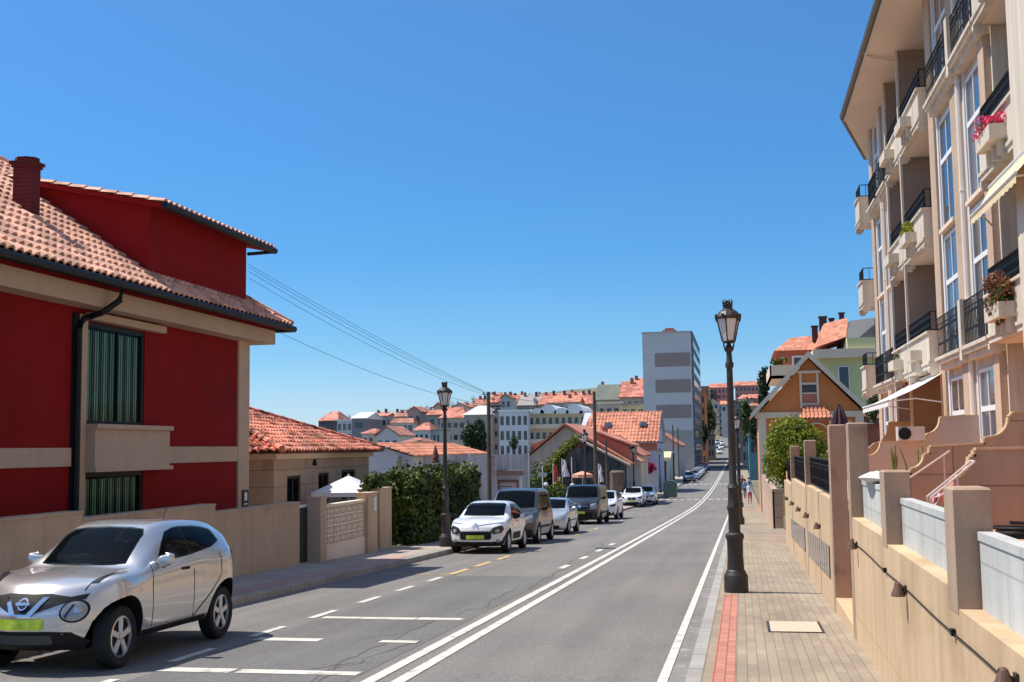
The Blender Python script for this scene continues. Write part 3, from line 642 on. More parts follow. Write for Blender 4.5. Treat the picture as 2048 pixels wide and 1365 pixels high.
# string courses and pilasters
mb = MB()
part(MB().box(4.22, XW, 16.9, 18.7, 1.0, ZTOP), 'pilaster', cream, ap)
for a, b in ((21.7, 22.2), (24.5, 25.15), (27.2, 27.9), (34.4, 34.8), (36.55, 37.1), (39.2, 39.9)): part(MB().box(XW - .12, XW + .01, a, b, 1.0, ZTOP), 'pilaster', pil_stone, ap)
for a, b in ((22.2, 22.32), (25.17, 25.3), (27.0, 27.18), (23.9, 24.0), (34.82, 34.95), (36.42, 36.54), (37.12, 37.25), (38.95, 39.15)): part(MB().box(XW - .07, XW + .01, a, b, 1.0, ZTOP), 'pilaster', white_w, ap)
pipe_m = M('pale_pipe', (.74,.66,.58), .5, .06, 2, 0)
for y, x in ((24.1, 4.46), (36.9, 4.48), (16.75, 4.45)):
    mb = MB(); mb.sm = True; mb.tube([(x, y, 1.2), (x, y, 12.1)], .055, 8)
    for z in (2.4, 4.6, 6.9, 9.1, 11): mb.lathe([(.062,-.03),(.07,0),(.062,.03)], (x, y, z), 8)
    part(mb, 'rainwater_pipe', pipe_m, ap)
# brown partitions at the balcony ends
for a in (31.41, 16.6, 34.2, 13.41):
    for z0, z1 in zip([1.0] + FL, FL + [ZTOP]):
        mb = MB(); mb.box(XF + .06, XR + .01, a - .012, a + .09, z0, z1 - .002); part(mb, 'partition', brownstone, ap)
        mb = MB(); mb.box(XF - .0, XF + .06, a - .03, a + .12, z0, z1 - .002); part(mb, 'pilaster', cream, ap)
def window(y0, y1, z0, z1, x, trans=.66, nm=2, ft=.06, shut=False, curtain=False):
    f = MB(); f.box(x - .05, x + .01, y0, y0 + ft, z0, z1); f.box(x - .05, x + .01, y1 - ft, y1, z0, z1)
    f.box(x - .05, x + .01, y0 + ft, y1 - ft, z0, z0 + ft); f.box(x - .05, x + .01, y0 + ft, y1 - ft, z1 - ft, z1)
    for k in range(1, nm): yy = lerp(y0, y1, k/nm); f.box(x - .045, x + .01, yy - .025, yy + .025, z0 + ft, z1 - ft)
    if trans: zz = lerp(z0, z1, trans); f.box(x - .055, x + .01, y0 + ft, y1 - ft, zz - .05, zz + .05)
    w = part(f, 'window', white_f, ap)
    p_ = MB(); p_.box(x - .028, x - .005, y0 + ft*.5, y1 - ft*.5, z0 + ft*.5, z1 - ft*.5); part(p_, 'pane', win_dark if not curtain else win_blue, w)
tops = FL + [ZTOP]; bots = [1.35] + [z + .12 for z in FL]
for bi, (a, b) in enumerate(((22.35, 23.85), (25.35, 26.95), (35.0, 36.4), (37.3, 38.9), (8.0, 9.6), (5.5, 7.0))):
    for k in range(4):
        window(a, b, bots[k], tops[k] - (.32 if k in (0, 2) else .06), XW, .62, curtain=(k + bi) % 2 == 0)
        mb = MB(); mb.box(XW - .14, XW + .01, a - .05, b + .05, bots[k] - .09, bots[k]); part(mb, 'sill', offwhite, ap)
for a, b in BALS:
    for k in range(4): window(a + .5, min(b - .35, a + 2.6), bots[k], bots[k] + 2.15, XR, None, 3, .09)
for a, b in ((40.6, 41.4), (42.3, 43.1)):
    for k in range(4):
        xx = lerp(XW, 5.25, (a - 40)/4) - .01; window(a, b, bots[k] + .3, tops[k] - .4, xx, .62)
# balconies: slab + parapet, railing, planter
def balcony(y0, y1, zb, xf, rail=.50, plant=True, xb=XR, ph=.80, py=None):
    mb = MB(); mb.box(xf, xb, y0, y1, zb, zb + .18)
    mb.box(xf, xf + .12, y0, y1, zb + .18, zb + ph); mb.box(xf + .12, XW + .0 if xb > XW else xb, y0, y0 + .12, zb + .18, zb + ph); mb.box(xf + .12, XW if xb > XW else xb, y1 - .12, y1, zb + .18, zb + ph)
    mb.box(xf - .05, xf + .15, y0 - .04, y1 + .04, zb + ph, zb + ph + .05); mb.box(xf + .15, XW, y0 - .04, y0 + .14, zb + ph, zb + ph + .05)
    mb.box(xf - .03, xf, y0 - .02, y1 + .02, zb + .10, zb + .16)
    for e in (y0 + .02, y1 - .14): mb.box(xf - .02, xf + .25, e, e + .12, zb - .10, zb); mb.box(xf + .02, xf + .18, e, e + .12, zb - .17, zb - .10)
    o = part(mb, 'balcony', cream, ap)
    part(MB().box(xf + .125, xb - .01, y0 + .125, y1 - .125, zb - .012, zb - .004), 'soffit', cream_d, o)
    r = MB(); railing(r, (xf + .05, y0 + .03, 0), (xf + .05, y1 - .03, 0), zb + ph + .08, zb + ph + rail, .09, .008, mid=True)
    railing(r, (xf + .05, y0 + .03, 0), (min(XW, xb), y0 + .03, 0), zb + ph + .08, zb + ph + rail, .13, .008, mid=False); part(r, 'railing', black_iron, o)
    if plant:
        py = py or (y0 + y1)/2; pb = MB(); zt = zb + ph - .30
        pb.box(xf - .26, xf, py - .55, py + .55, zt - .24, zt - .20); pb.box(xf - .26, xf - .22, py - .55, py + .55, zt - .20, zt); pb.box(xf - .22, xf, py - .55, py - .51, zt - .20, zt); pb.box(xf - .22, xf, py + .51, py + .55, zt - .20, zt)
        pb.box(xf - .22, xf, py - .51, py + .51, zt - .20, zt - .05)
        for e in (-.4, 0, .4): pb.box(xf - .12, xf, py + e - .05, py + e + .05, zb + .02, zt - .24)
        part(pb, 'planter', cream, o)
        return Vector((xf - .12, py, zt - .05))
PLS = {}
for bi, (a, b) in enumerate(BALS):
    for k, z in enumerate(FL): PLS[(bi, k)] = balcony(a + .02, b - .02, z, XF, plant=True, py=(lerp(a, b, .42) if bi in (0, 2) else lerp(a, b, .5)))
for z in FL: balcony(40.5, 41.8, z, 4.17, rail=.46, plant=False, xb=5.0, ph=.85)
for a, b in ((21.65, 23.98), (24.25, 27.1), (34.7, 36.5), (37.1, 39.3)):
    for z in (FL[0], FL[2]):
        mb = MB(); mb.box(XF, XW, a, b, z, z + .14); mb.box(XF - .04, XF + .02, a - .03, b + .03, z + .08, z + .15); mb.box(XF + .08, XW, a, b, z - .12, z)
        o = part(mb, 'ledge', cream, ap); r = MB()
        railing(r, (XF + .05, a + .04, 0), (XF + .05, b - .04, 0), z + .2, z + 1.02, .14, .007)
        railing(r, (XF + .05, a + .04, 0), (XW, a + .04, 0), z + .2, z + 1.02, .13, .008); part(r, 'railing', black_iron, o)
for z in (FL[0], FL[2]): part(MB().box(XF - .02, XW, 23.98, 24.25, z - .1, z + 1.08), 'railing_pier', cream, ap)
# eave, gutter and roof
EAV = [(3.57, 2), (3.57, 37.9), (4.85, 43.6), (14, 46.5), (14, 2)]
mb = MB(); mb.prism(EAV, 'z', ZTOP, ZTOP + .16); part(mb, 'soffit', cream_d, ap)
mb = MB(); mb.add([(3.57,2,ZTOP+.16),(3.57,37.9,ZTOP+.16),(4.85,43.6,ZTOP+.16),(14,46.5,ZTOP+.16),(14,2,ZTOP+.16),(9,8,14.6),(9,36,14.6)], [(0,1,6,5),(1,2,6),(2,3,6),(3,4,5,6),(4,0,5)]); part(mb, 'roof', tile_red, ap)
mb = MB(); mb.sm = True
for P_, Q_ in (((3.50, 2), (3.50, 37.95)), ((3.50, 37.95), (4.80, 43.75))): mb.tube([(P_[0], P_[1], ZTOP + .13), (Q_[0], Q_[1], ZTOP + .13)], .085, 8)
gt = part(mb, 'gutter', M('brown_gutter', (.16,.125,.10), .5, .15, 2, 0), ap)
mb = MB(); mb.sm = True
for y in (20.5, 31.5): mb.tube([(3.52, y, ZTOP + .1), (3.56, y, ZTOP - .03), (XW - .02, y + .6, ZTOP - .10), (XW - .08, y + .6, ZTOP - .2)], .02, 6); mb.tube([(3.75, y+.1, ZTOP - .0), (3.75, y+.1, ZTOP - .10)], .035, 8)
part(mb, 'pipe', cream_d, gt)
mb = MB(); mb.box(3.56, 3.575, 2, 37.9, ZTOP - .05, ZTOP + .05); part(mb, 'fascia', offwhite, ap)
# awnings
def awning(y0, y1, x0, z0, x1, z1, name, mat_, lb):
    t = thing(name, lb, 'awning', (x0, (y0+y1)/2, z0), 'cloth awnings on the flats')
    mb = MB(); mb.grid(lambda a, b: (lerp(x0, x1, b), lerp(y0, y1, a), lerp(z0, z1, b) - .05*math.sin(math.pi*b)), 8, 8)
    mb.grid(lambda a, b: (x1, lerp(y0, y1, a), z1 - .14*b - .015*b*math.cos(a*math.pi*24)), 48, 1); part(mb, 'cloth', mat_, t, fix=False)
    mb = MB(); mb.tube([(x1, y0, z1), (x1, y1, z1)], .025, 6); mb.tube([(x0, y0, z0), (x0, y1, z0)], .04, 6)
    for y in (y0 + .15, y1 - .15): mb.tube([(x0, y, z0 - .7), (lerp(x0, x1, .5), y + .05, lerp(z0, z1, .75) - .12), (x1, y, z1 - .02)], .018, 6)
    part(mb, 'arm', metal_w, t)
awning(27.6, 33.2, 4.55, 3.55, 3.30, 2.92, 'awning', awn_w, 'white sloping awning over the terrace on the ground floor')
awning(17.3, 20.6, 4.25, 6.20, 3.92, 5.72, 'awning', awn_c, 'folded cream awning below a balcony at the right edge')
# plants in the planters
def planter_plant(p, mat_, n, sz, rad, lb, extra=None):
    t = thing('planter_flowers', lb, 'plant', p, 'plants in the balcony boxes')
    mb = MB(); blob_leaves(mb, p + Vector((0,0,rad[2]*.6)), (rad[0]*1.25, rad[1]*1.1, rad[2]*1.2), int(n*1.3), sz, rnd, 9); part(mb, 'leaves', mat_[0], t, fix=False)
    if len(mat_) > 1: mb = MB(); blob_leaves(mb, p + Vector((-.03,0,rad[2]*.75)), (rad[0]*1.5, rad[1]*1.1, rad[2]*1.1), n*2, sz*.9, rnd, 12, .2); part(mb, 'blossom', mat_[1], t, fix=False)
planter_plant(PLS[(2,1)], (leaf_mid, flower_p), 420, .06, (.17, .62, .17), 'bright pink flowers spilling from a balcony box high on the flats')
planter_plant(PLS[(2,0)], (leaf_mid, leaf_brown), 600, .07, (.20, .62, .32), 'reddish brown bushy plants in the lowest balcony box at the right edge')
planter_plant(PLS[(3,1)], (leaf_bush,), 260, .07, (.16, .34, .22), 'yellow green plant on the middle balcony of the flats')
planter_plant(PLS[(4,0)], (leaf_mid,), 160, .06, (.13, .3, .14), 'small green plant in a low balcony box farther along the flats')

# ------------------------------------------------------------------ garden wall, bush, ochre house
mb = MB(); mb.box(1.2, 1.42, 49, 73, -3.2, .18); mb.box(1.42, 2.6, 49, 49.25, -2.6, .18)
gw = thing('garden_wall', 'low rough garden wall below the round bush, end facing the camera', 'wall', (1.3, 49, -1.6)); part(mb, 'wall', granblock_x, gw)
mb = MB(); mb.box(1.63, 2.6, 48.97, 49.0, -1.6, .0); part(mb, 'render_patch', yellow_w, gw, 'yellowish rendered patch')
struct(MB().box(1.42, 12, 49.25, 75, -3.2, .0), 'garden_soil', ground_m)
struct(MB().box(1.6, 6, 44, 49, -3.5, -.9), 'garden_slope', ground_m)
mb = MB(); mb.tube([(1.24, 48.6, zr(48.6) + .1), (1.24, 48.6, zr(48.6) + 1.55)], .035, 8); mb.lathe([(.045,0),(.05,.03),(.001,.06)], (1.24, 48.6, zr(48.6) + 1.55), 8)
solo(mb, 'bollard_post', black_iron, 'thin dark post standing at the end of the low garden wall', 'post', (1.24, 48.6, zr(48.6)))
def tree(name, lb, base, h, rad, mat_, n, lsz, trunk_r=.12, cz=None, group=None, lumps=16, cat='tree', fill=.35):
    t = thing(name, lb, cat, base, group); b = Vector(base); cz = cz or h - rad[2]
    mb = MB(); mb.sm = True; mb.tube([b, b + Vector((.05*h*.1, 0, cz*.5)), b + Vector((0, .03, cz))], [trunk_r, trunk_r*.75, trunk_r*.45], 7)
    for k in range(5):
        a = rnd.uniform(0, 6.28); mb.tube([b + Vector((0,0,cz*rnd.uniform(.5,.9))), b + Vector((rad[0]*.5*math.cos(a), rad[1]*.5*math.sin(a), cz + rad[2]*rnd.uniform(-.1,.4)))], [trunk_r*.4, trunk_r*.12], 5)
    part(mb, 'trunk', bark, t)
    mb = MB(); blob_leaves(mb, b + Vector((0,0,cz)), rad, n, lsz, rnd, lumps, fill); part(mb, 'crown', mat_, t, fix=False); return t
tree('garden_bush', 'large round yellow green bush in front of the ochre house', (2.35, 55, -.1), 3.35, (1.42, 1.6, 1.72), leaf_bush, 19000, .14, .08, 1.65, None, 40, 'bush', .3)
tree('garden_bush', 'thin brownish green shrub between the round bush and the gate pillar', (3.35, 47, -.9), 3.4, (.55, .8, 1.3), leaf_ivy, 1600, .14, .05, 1.9, None, 12, 'shrub')
oh = thing('ochre_house', 'ochre house with a pale trimmed gable facing the camera', 'house', (4.3, 75, -2.3))
mb = MB(); mb.prism([(1.2,-3.4),(7.42,-3.4),(7.42,3.95),(4.3,7.25),(1.2,3.95)], 'y', 75, 86); part(mb, 'wall', orange_w, oh)
mb = MB(); mb.slab([(.72,74.6,3.72),(4.3,74.6,7.52),(4.3,86.4,7.52),(.72,86.4,3.72)], (0,0,.14)); mb.slab([(7.9,74.6,3.72),(4.3,74.6,7.52),(4.3,86.4,7.52),(7.9,86.4,3.72)], (0,0,.14)); part(mb, 'roof', tile_red, oh)
mb = MB(); mb.slab([(.70,74.58,3.60),(.70,74.58,3.92),(4.3,74.58,7.72),(4.3,74.58,7.30)], (0,-.1,0)); mb.slab([(7.92,74.58,3.60),(7.92,74.58,3.92),(4.3,74.58,7.72),(4.3,74.58,7.30)], (0,-.1,0))
mb.box(.95, 7.65, 74.86, 75, 3.62, 3.98); mb.box(1.14, 1.62, 74.9, 75, -3, 3.62); mb.box(6.98, 7.48, 74.9, 75, -3, 3.62); mb.box(1.14, 1.2, 75, 76, -3, 3.62); part(mb, 'trim', offwhite, oh)
mb = MB(); mb.box(3.72, 3.86, 74.88, 75, 4.2, 6.35); mb.box(4.74, 4.88, 74.88, 75, 4.2, 6.35); mb.box(3.6, 5.0, 74.84, 75, 6.35, 6.52); mb.box(3.86, 4.74, 74.9, 75, 4.38, 4.5); mb.box(3.86, 4.74, 74.9, 75, 5.65, 5.78); mb.box(3.86, 4.74, 74.92, 75, 5.08, 5.16)
wn = part(mb, 'window', offwhite, oh); part(MB().box(3.9, 4.7, 74.94, 75, 5.16, 5.65), 'pane', roomdark, wn); part(MB().box(3.9, 4.7, 74.95, 75, 4.5, 5.08), 'apron', brick_w, wn)
mb = MB(); mb.box(5.6, 5.75, 74.88, 75, 2.2, 3.2); mb.box(6.5, 6.65, 74.88, 75, 2.2, 3.2); mb.box(5.5, 6.75, 74.85, 75, 3.2, 3.38); wn = part(mb, 'window', offwhite, oh); part(MB().box(5.75, 6.5, 74.95, 75, 2.2, 3.2), 'pane', roomdark, wn)
mb = MB(); tiles(mb, (3.55, 73.3, 3.55), (1,0,0), (0,.8,.42), [(0,0),(2.0,0),(1.5,1.8),(.5,1.8)], .24, .4, .05, .03, 6); mb.box(3.6, 5.5, 73.5, 75, 3.36, 3.5); part(mb, 'porch_roof', tile_org, oh)
mb = MB(); mb.tube([(3.75,73.5,3.4),(3.75,73.6,2.9),(3.75,74.9,2.3)], .06, 6); mb.tube([(5.35,73.5,3.4),(5.35,73.6,2.9),(5.35,74.9,2.3)], .06, 6); mb.tube([(3.75 + .8 - .8*math.cos(q*math.pi/8), 73.5, 2.5 + .75*math.sin(q*math.pi/8)) for q in range(9)], .05, 6); part(mb, 'porch_bracket', offwhite, oh)
mb = MB(); mb.box(7.42, 9.2, 77, 84, -3, 3.2); part(mb, 'side_wing', brick_w, oh); mb = MB(); mb.slab([(7.3,76.5,3.3),(9.6,76.5,3.1),(9.6,84.5,3.6),(7.3,84.5,4.2)], (0,0,.35)); part(mb, 'wing_roof', tile_far2, oh)

# ------------------------------------------------------------------ pale green flats and their brick coloured attic
ga = thing('green_apartments', 'pale green flats with slate attic behind the ochre house', 'apartment block', (10, 110, -2))
mb = MB(); mb.box(7.4, 16, 110, 126, -4, 9.7); part(mb, 'wall', lime_w, ga)
mb = MB(); mb.box(6.7, 16.5, 109, 127, 9.7, 10.5); part(mb, 'eave', offwhite, ga)
mb = MB(); mb.add([(9.6,110,10.5),(13.6,110,10.5),(13.6,124,10.5),(9.6,124,10.5),(10.3,112,13.3),(13.2,111,13.5),(13.2,123,13.5),(10.3,122,13.3)], [(0,1,5,4),(1,2,6,5),(2,3,7,6),(3,0,4,7),(4,5,6,7)]); part(mb, 'roof', slate, ga)
mb = MB(); mb.box(9.75, 12.2, 109.4, 110.4, 10.5, 11.5); part(mb, 'attic_wall', lime_w, ga)
mb = MB(); mb.box(12.3, 12.9, 109.6, 110.4, 10.5, 13.2); part(mb, 'chimney', door_dark, ga)
for x0, x1, z0, z1 in ((8.9, 9.9, 5.6, 9.0), (11.2, 11.6, 7.4, 9.1), (11.0, 12.0, 3.6, 4.6), (13.2, 14.2, 5.8, 8.6)):
    f = part(MB().box(x0, x1, 109.9, 110, z0, z1), 'window', metal_w, ga); part(MB().box(x0+.1, x1-.1, 109.87, 109.9, z0 + (z1-z0)*.35, z1-.1), 'pane', win_far, f)
ba = thing('terraced_flats', 'flats with brick red attic, orange roofs and deep balconies behind the ochre house gable', 'apartment block', (5.5, 118, -2))
mb = MB(); mb.box(4.6, 8.5, 118, 132, -4, 8.4); part(mb, 'wall', cream_w, ba)
mb = MB(); 
for z0, z1 in ((8.3, 9.6), (5.2, 6.3), (2.2, 3.3)): mb.box(3.0, 7.4, 115.5, 130, z0, z0 + .3); mb.box(3.0, 3.15, 115.5, 130, z0, z1); mb.box(3.0, 7.4, 115.5, 115.65, z0, z1)
part(mb, 'balcony', offwhite, ba)
mb = MB(); mb.box(4.1, 8.2, 117.5, 130, 9.0, 11.2); part(mb, 'attic_wall', brick_w, ba)
f = part(MB().box(5.2, 7.2, 117.4, 117.5, 9.1, 10.6), 'window', metal_w, ba); part(MB().box(5.4, 7.1, 117.36, 117.4, 9.1, 10.4), 'pane', win_far, f)
mb = MB(); mb.add([(3.5,116.8,11.1),(8.6,116.8,11.1),(8.6,131,11.1),(3.5,131,11.1),(5.2,119,12.5),(7.9,119,12.7),(7.9,129,12.7),(5.2,129,12.5)], [(0,1,5,4),(1,2,6,5),(2,3,7,6),(3,0,4,7),(4,5,6,7),(3,2,1,0)])
mb.add([(7.2,112.5,11.0),(10.4,112.5,12.0),(10.4,124,12.0),(7.2,124,11.0),(8.2,115,13.4),(10.3,115,13.9),(10.3,122,13.9),(8.2,122,13.4)], [(0,1,5,4),(1,2,6,5),(2,3,7,6),(3,0,4,7),(4,5,6,7),(3,2,1,0)]); part(mb, 'roof', tile_org, ba)
for x, y, z0, z1, wd in ((7.5, 118, 12.0, 13.4, .55), (8.3, 118, 13.0, 14.3, .7), (9.2, 119, 13.4, 14.2, .45), (10.0, 117, 13.4, 14.5, .45)):
    mb = MB(); mb.box(x - wd/2, x + wd/2, y - .3, y + .3, z0, z1); mb.box(x - wd/2 - .08, x + wd/2 + .08, y - .38, y + .38, z1, z1 + .12); part(mb, 'chimney', door_dark, ba)
mb = MB(); blob_leaves(mb, (4.2, 115.9, 9.9), (1.1, .3, .5), 260, .25, rnd, 6); solo(mb, 'balcony_plants', leaf_ivy, 'yellow green plants along the highest balcony rail behind the ochre gable', 'plant', (4.2, 115.9, 9.7), fix=False)
tree('street_tree', 'dark green tree between the flats and the ochre house on the right', (12.5, 98, -1.5), 7.5, (2.4, 2.4, 3.0), leaf_mid, 2600, .3, .2)
# ------------------------------------------------------------------ red house on the left
HX = -12.2
rh = thing('red_house', 'dark red house with granite bands and a pale tiled roof on the left', 'house', (HX, 20, -.8))
mb = MB()
for a, b, c, d in ((11, 20.35, -1, 5.2), (22.65, 27.9, -1, 5.2), (20.35, 22.65, -1, .40), (20.35, 22.65, 1.62, 2.53), (20.35, 22.65, 4.5, 5.2)): mb.box(HX - .3, HX, a, b, c, d)
mb.box(-22, HX - .3, 27.6, 27.9, -1, 5.2); mb.box(-22, HX - .3, 11, 11.3, -1, 5.2)
part(mb, 'wall', red_wall, rh)
mb = MB()
mb.box(HX, HX + .05, 27.28, 27.93, -1, 4.72); mb.box(HX - .3, HX, 27.9, 27.93, -1, 4.72)
mb.box(HX, HX + .04, 11, 19.9, 1.74, 2.08); mb.box(HX, HX + .04, 23.3, 27.28, 1.74, 2.1)
mb.box(HX, HX + .07, 20.06, 20.34, -1, 4.6)
mb.box(HX, HX + .26, 20.34, 23.3, 1.70, 2.50); mb.box(HX, HX + .32, 20.32, 23.36, 2.44, 2.53); mb.box(HX, HX + .30, 20.32, 23.4, 1.62, 1.70)
mb.box(HX, HX + .18, 20.34, 23.26, 4.52, 4.66)
part(mb, 'stone_trim', fascia, rh)
mb = MB(); mb.box(HX, -11.74, 11, 28.6, 4.72, 5.07); mb.box(-20, HX, 27.93, 28.6, 4.72, 5.07); part(mb, 'cornice', fascia, rh)
mb = MB(); mb.box(-20, -11.78, 11, 28.56, 5.07, 5.16); part(mb, 'cornice_band', red_wall, rh)
for z0, z1, nm in ((2.53, 4.5, 2), (.40, 1.62, 1)):
    f = MB(); f.box(HX - .10, HX - .02, 20.36, 20.43, z0, z1); f.box(HX - .10, HX - .02, 22.57, 22.64, z0, z1); f.box(HX - .10, HX - .02, 20.43, 22.57, z0, z0 + .07); f.box(HX - .10, HX - .02, 20.43, 22.57, z1 - .10, z1)
    if nm == 2: f.box(HX - .09, HX - .03, 21.62, 21.66, z0 + .07, z1 - .1)
    wn = part(f, 'window', gutter_b, rh)
    part(MB().quad((HX - .065, 20.43, z0 + .07), (HX - .065, 22.57, z0 + .07), (HX - .065, 22.57, z1 - .1), (HX - .065, 20.43, z1 - .1)), 'pane', win_teal, wn, fix=False)
    s = MB()
    for k in range(26):
        y = 20.45 + k*.083; s.obox((HX - .125, y, (z0+z1)/2 - .04), .006, .052, z1 - z0 - .2, .25 + .3*math.sin(k*1.7))
    part(s, 'blind', blind, wn)
    q = MB(); q.box(HX - 2.2, HX - 2.1, 19.5, 23.5, z0 - .3, z1 + .2); q.box(HX - 2.2, HX - .31, 19.5, 23.5, z1 + .15, z1 + .2); q.box(HX - 2.2, HX - .31, 19.5, 23.5, z0 - .35, z0 - .3); q.box(HX - 2.2, HX - .31, 19.45, 19.5, z0 - .3, z1 + .2); q.box(HX - 2.2, HX - .31, 23.5, 23.55, z0 - .3, z1 + .2)
    part(q, 'room', roomdark, wn)
SL = .68; EX, EZ = -11.38, 5.24
def roofz(x): return EZ + SL * (EX - x)
vdir = (-1, 0, SL); vl = math.sqrt(1 + SL*SL); RX = -16.4
mb = MB(); mb.sm = True
tiles(mb, (EX, 11, EZ), (0,1,0), vdir, [(0,0),(17.85,0),(17.85 - (EX-RX), (EX-RX)*vl),(0,(EX-RX)*vl)], .235, .36, .042, .05, 8)
tiles(mb, (EX - .0, 28.85, EZ), (-1,0,0), (0,-1,SL), [(0,0),(9,0),(9-4,5*vl),(EX-RX,(EX-RX)*vl)], .235, .37, .034, .03, 6)
ro = part(mb, 'roof', tile_pale, rh, sharp=60)
mb = MB(); mb.slab([(EX+.0, 11, EZ-.06), (EX, 28.85, EZ-.06), (RX, 28.85-(EX-RX), roofz(RX)-.06), (RX, 11, roofz(RX)-.06)], (0,0,-.08)); mb.slab([(EX, 28.85, EZ-.06), (-22, 28.85, EZ-.06), (RX, 28.85-(EX-RX), roofz(RX)-.06)], (0,0,-.08))
mb.slab([(-22, 11, EZ-.4), (-22, 28.85, EZ-.06), (RX, 28.85-(EX-RX), roofz(RX)-.06), (RX, 11, roofz(RX)-.06)], (0,0,-.08)); part(mb, 'roof_deck', door_dark, rh)
mb = MB(); mb.sm = True
for k in range(44):
    a = Vector((EX, 28.85, EZ + .03)); d = Vector((-1, -1, SL)); q = a + d*(k*.116); mb.tube([q, q + d*.13], [.095, .08], 8)
for k in range(36): mb.tube([(RX, 11 + k*.36, roofz(RX) + .03), (RX, 11.40 + k*.36, roofz(RX) + .03)], [.10, .085], 8)
part(mb, 'ridge_tile', tile_pale, rh)
mb = MB(); mb.sm = True; mb.tube([(EX + .02, 11, EZ - .10), (EX + .02, 28.95, EZ - .10)], .085, 8); mb.tube([(EX, 28.9, EZ - .1), (-14.5, 28.9, EZ - .1)], .085, 8)
gp = atx(238, 588, -11.5)
mb.tube([(-11.42, gp.y, EZ - .12), (-11.48, gp.y, EZ - .38), (-11.75, gp.y - .15, EZ - .62), (HX + .12, 20.35, 4.58), (HX + .10, 20.12, 4.5), (HX + .10, 19.98, 4.3), (HX + .10, 19.98, -.8)], .062, 8); part(mb, 'gutter', gutter_b, rh)
mb = MB(); mb.box(HX, HX + .06, 19.9, 20.07, -1, 4.6); part(mb, 'pipe_recess', gutter_b, rh)
# shed dormer
DX = -12.03; DY0, DY1 = 22.44, 27.4
dslope = .21
def dz(x): return 7.13 + dslope * (DX - x)
dm = MB(); xb = DX - (dz(DX) - roofz(DX)) / (SL - dslope)
dm.add([(DX,DY0,roofz(DX)-.05),(DX,DY0,dz(DX)),(xb,DY0,dz(xb)),(DX,DY1,roofz(DX)-.05),(DX,DY1,dz(DX)),(xb,DY1,dz(xb))], [(0,1,2),(5,4,3),(0,3,4,1),(1,4,5,2),(0,2,5,3)])
dmo = part(dm, 'dormer', red_wall, rh)
mb = MB(); mb.sm = True
tiles(mb, (DX + .46, DY0 - .28, dz(DX + .46) + .14), (0,1,0), (-1,0,dslope), [(0,0),(DY1 - DY0 + 1.0,0),(DY1 - DY0 + 1.0,3.9),(0,3.9)], .235, .37, .036, .03, 8); part(mb, 'dormer_roof', tile_pale, dmo, sharp=60)
mb = MB(); mb.slab([(DX + .42, DY0 - .22, dz(DX+.42)), (DX + .42, DY1 + .66, dz(DX+.42)), (xb - .1, DY1 + .66, dz(xb-.1)), (xb - .1, DY0 - .22, dz(xb-.1))], (0,0,.10)); part(mb, 'dormer_eave', red_wall, dmo)
mb = MB(); mb.sm = True; mb.tube([(DX + .47, DY0 - .25, dz(DX+.47) + .05), (DX + .47, DY1 + .72, dz(DX+.47) + .05)], .08, 8); mb.tube([(DX + .44, DY1 + .62, dz(DX+.44)), (DX + .40, DY1 + .55, dz(DX) - .10), (DX + .1, DY1 + .1, dz(DX) - .2), (DX + .06, DY1 - .02, dz(DX) - .22)], .045, 7); part(mb, 'dormer_gutter', gutter_b, dmo)
# brick chimney standing on the roof slope
d = ray(52, 425); tt = (EZ + SL*EX - CAM_H) / (d.z + SL*d.x); cp_ = Vector((d.x*tt, d.y*tt, CAM_H + d.z*tt))
mb = MB(); cz = cp_.z; mb.box(cp_.x - .19, cp_.x + .19, cp_.y - .16, cp_.y + .16, cz - .6, cz + .86); mb.box(cp_.x - .22, cp_.x + .22, cp_.y - .19, cp_.y + .19, cz + .86, cz + .92); mb.box(cp_.x - .25, cp_.x + .25, cp_.y - .22, cp_.y + .22, cz + .92, cz + .98)
mb.slab([(cp_.x + .24*math.cos(q*math.pi/4+.39), cp_.y + .2*math.sin(q*math.pi/4+.39), cz + .98) for q in range(8)], (0,0,.08)); 
part(mb, 'chimney', M('chimney_brick', (.13,.016,.015), .85, .2, 3, .1, 40, brick=('yz', .24, .08, .01, (.6,.55,.5), .1)), ro)

# ------------------------------------------------------------------ granite street wall, gate, pierced panel
mb = MB(); GX = -10.35
for a, b, tp in ((8, 17.3, 1.06), (17.3, 22.15, .94), (22.15, 26.75, .77)): mb.box(GX - .28, GX, a, b, -1.3, tp - .04); mb.box(GX - .30, GX + .02, a, b, tp - .04, tp)
t = thing('granite_wall', 'stepped polished granite street wall in front of the red house', 'wall', (GX, 18, -.6)); part(mb, 'wall', granwall, t)
mb = MB(); mb.box(HX + .05, HX + .075, 27.5, 27.86, .60, 1.02); pl = solo(mb, 'door_plaque', gutter_b, 'small black plaque with a white mark on the corner of the red house', 'plaque', (HX + .06, 27.7, .8))
mb = MB(); mb.box(HX + .075, HX + .08, 27.6, 27.76, .76, .96); mb.box(HX + .075, HX + .08, 27.58, 27.78, .66, .69); part(mb, 'mark', white_f, pl)
t = thing('garden_gate', 'dark green steel gate at the end of the granite wall', 'gate', (GX, 27.2, -.8))
part(MB().box(GX - .2, GX - .14, 26.78, 27.75, -.74, .60), 'leaf', darkgreen, t); part(MB().box(GX - .22, GX - .12, 26.78, 27.75, .60, .66), 'top_rail', metal_w, t)
def pier(x0, x1, y0, y1, tp, lb, cap=.04, mt=None):
    mb = MB(); mb.box(x0, x1, y0, y1, zr(y1) - .1, tp - cap); mb.box(x0 - .02, x1 + .02, y0 - .02, y1 + .02, tp - cap, tp); solo(mb, 'gate_pier', mt or granwall, lb, 'gate pier', ((x0+x1)/2, (y0+y1)/2, zr(y1)), 'granite piers along the left pavement')
PX0 = -10.1
pier(PX0 - .34, PX0, 27.5, 27.95, .84, 'narrow granite pier between the green gate and the pierced panel')
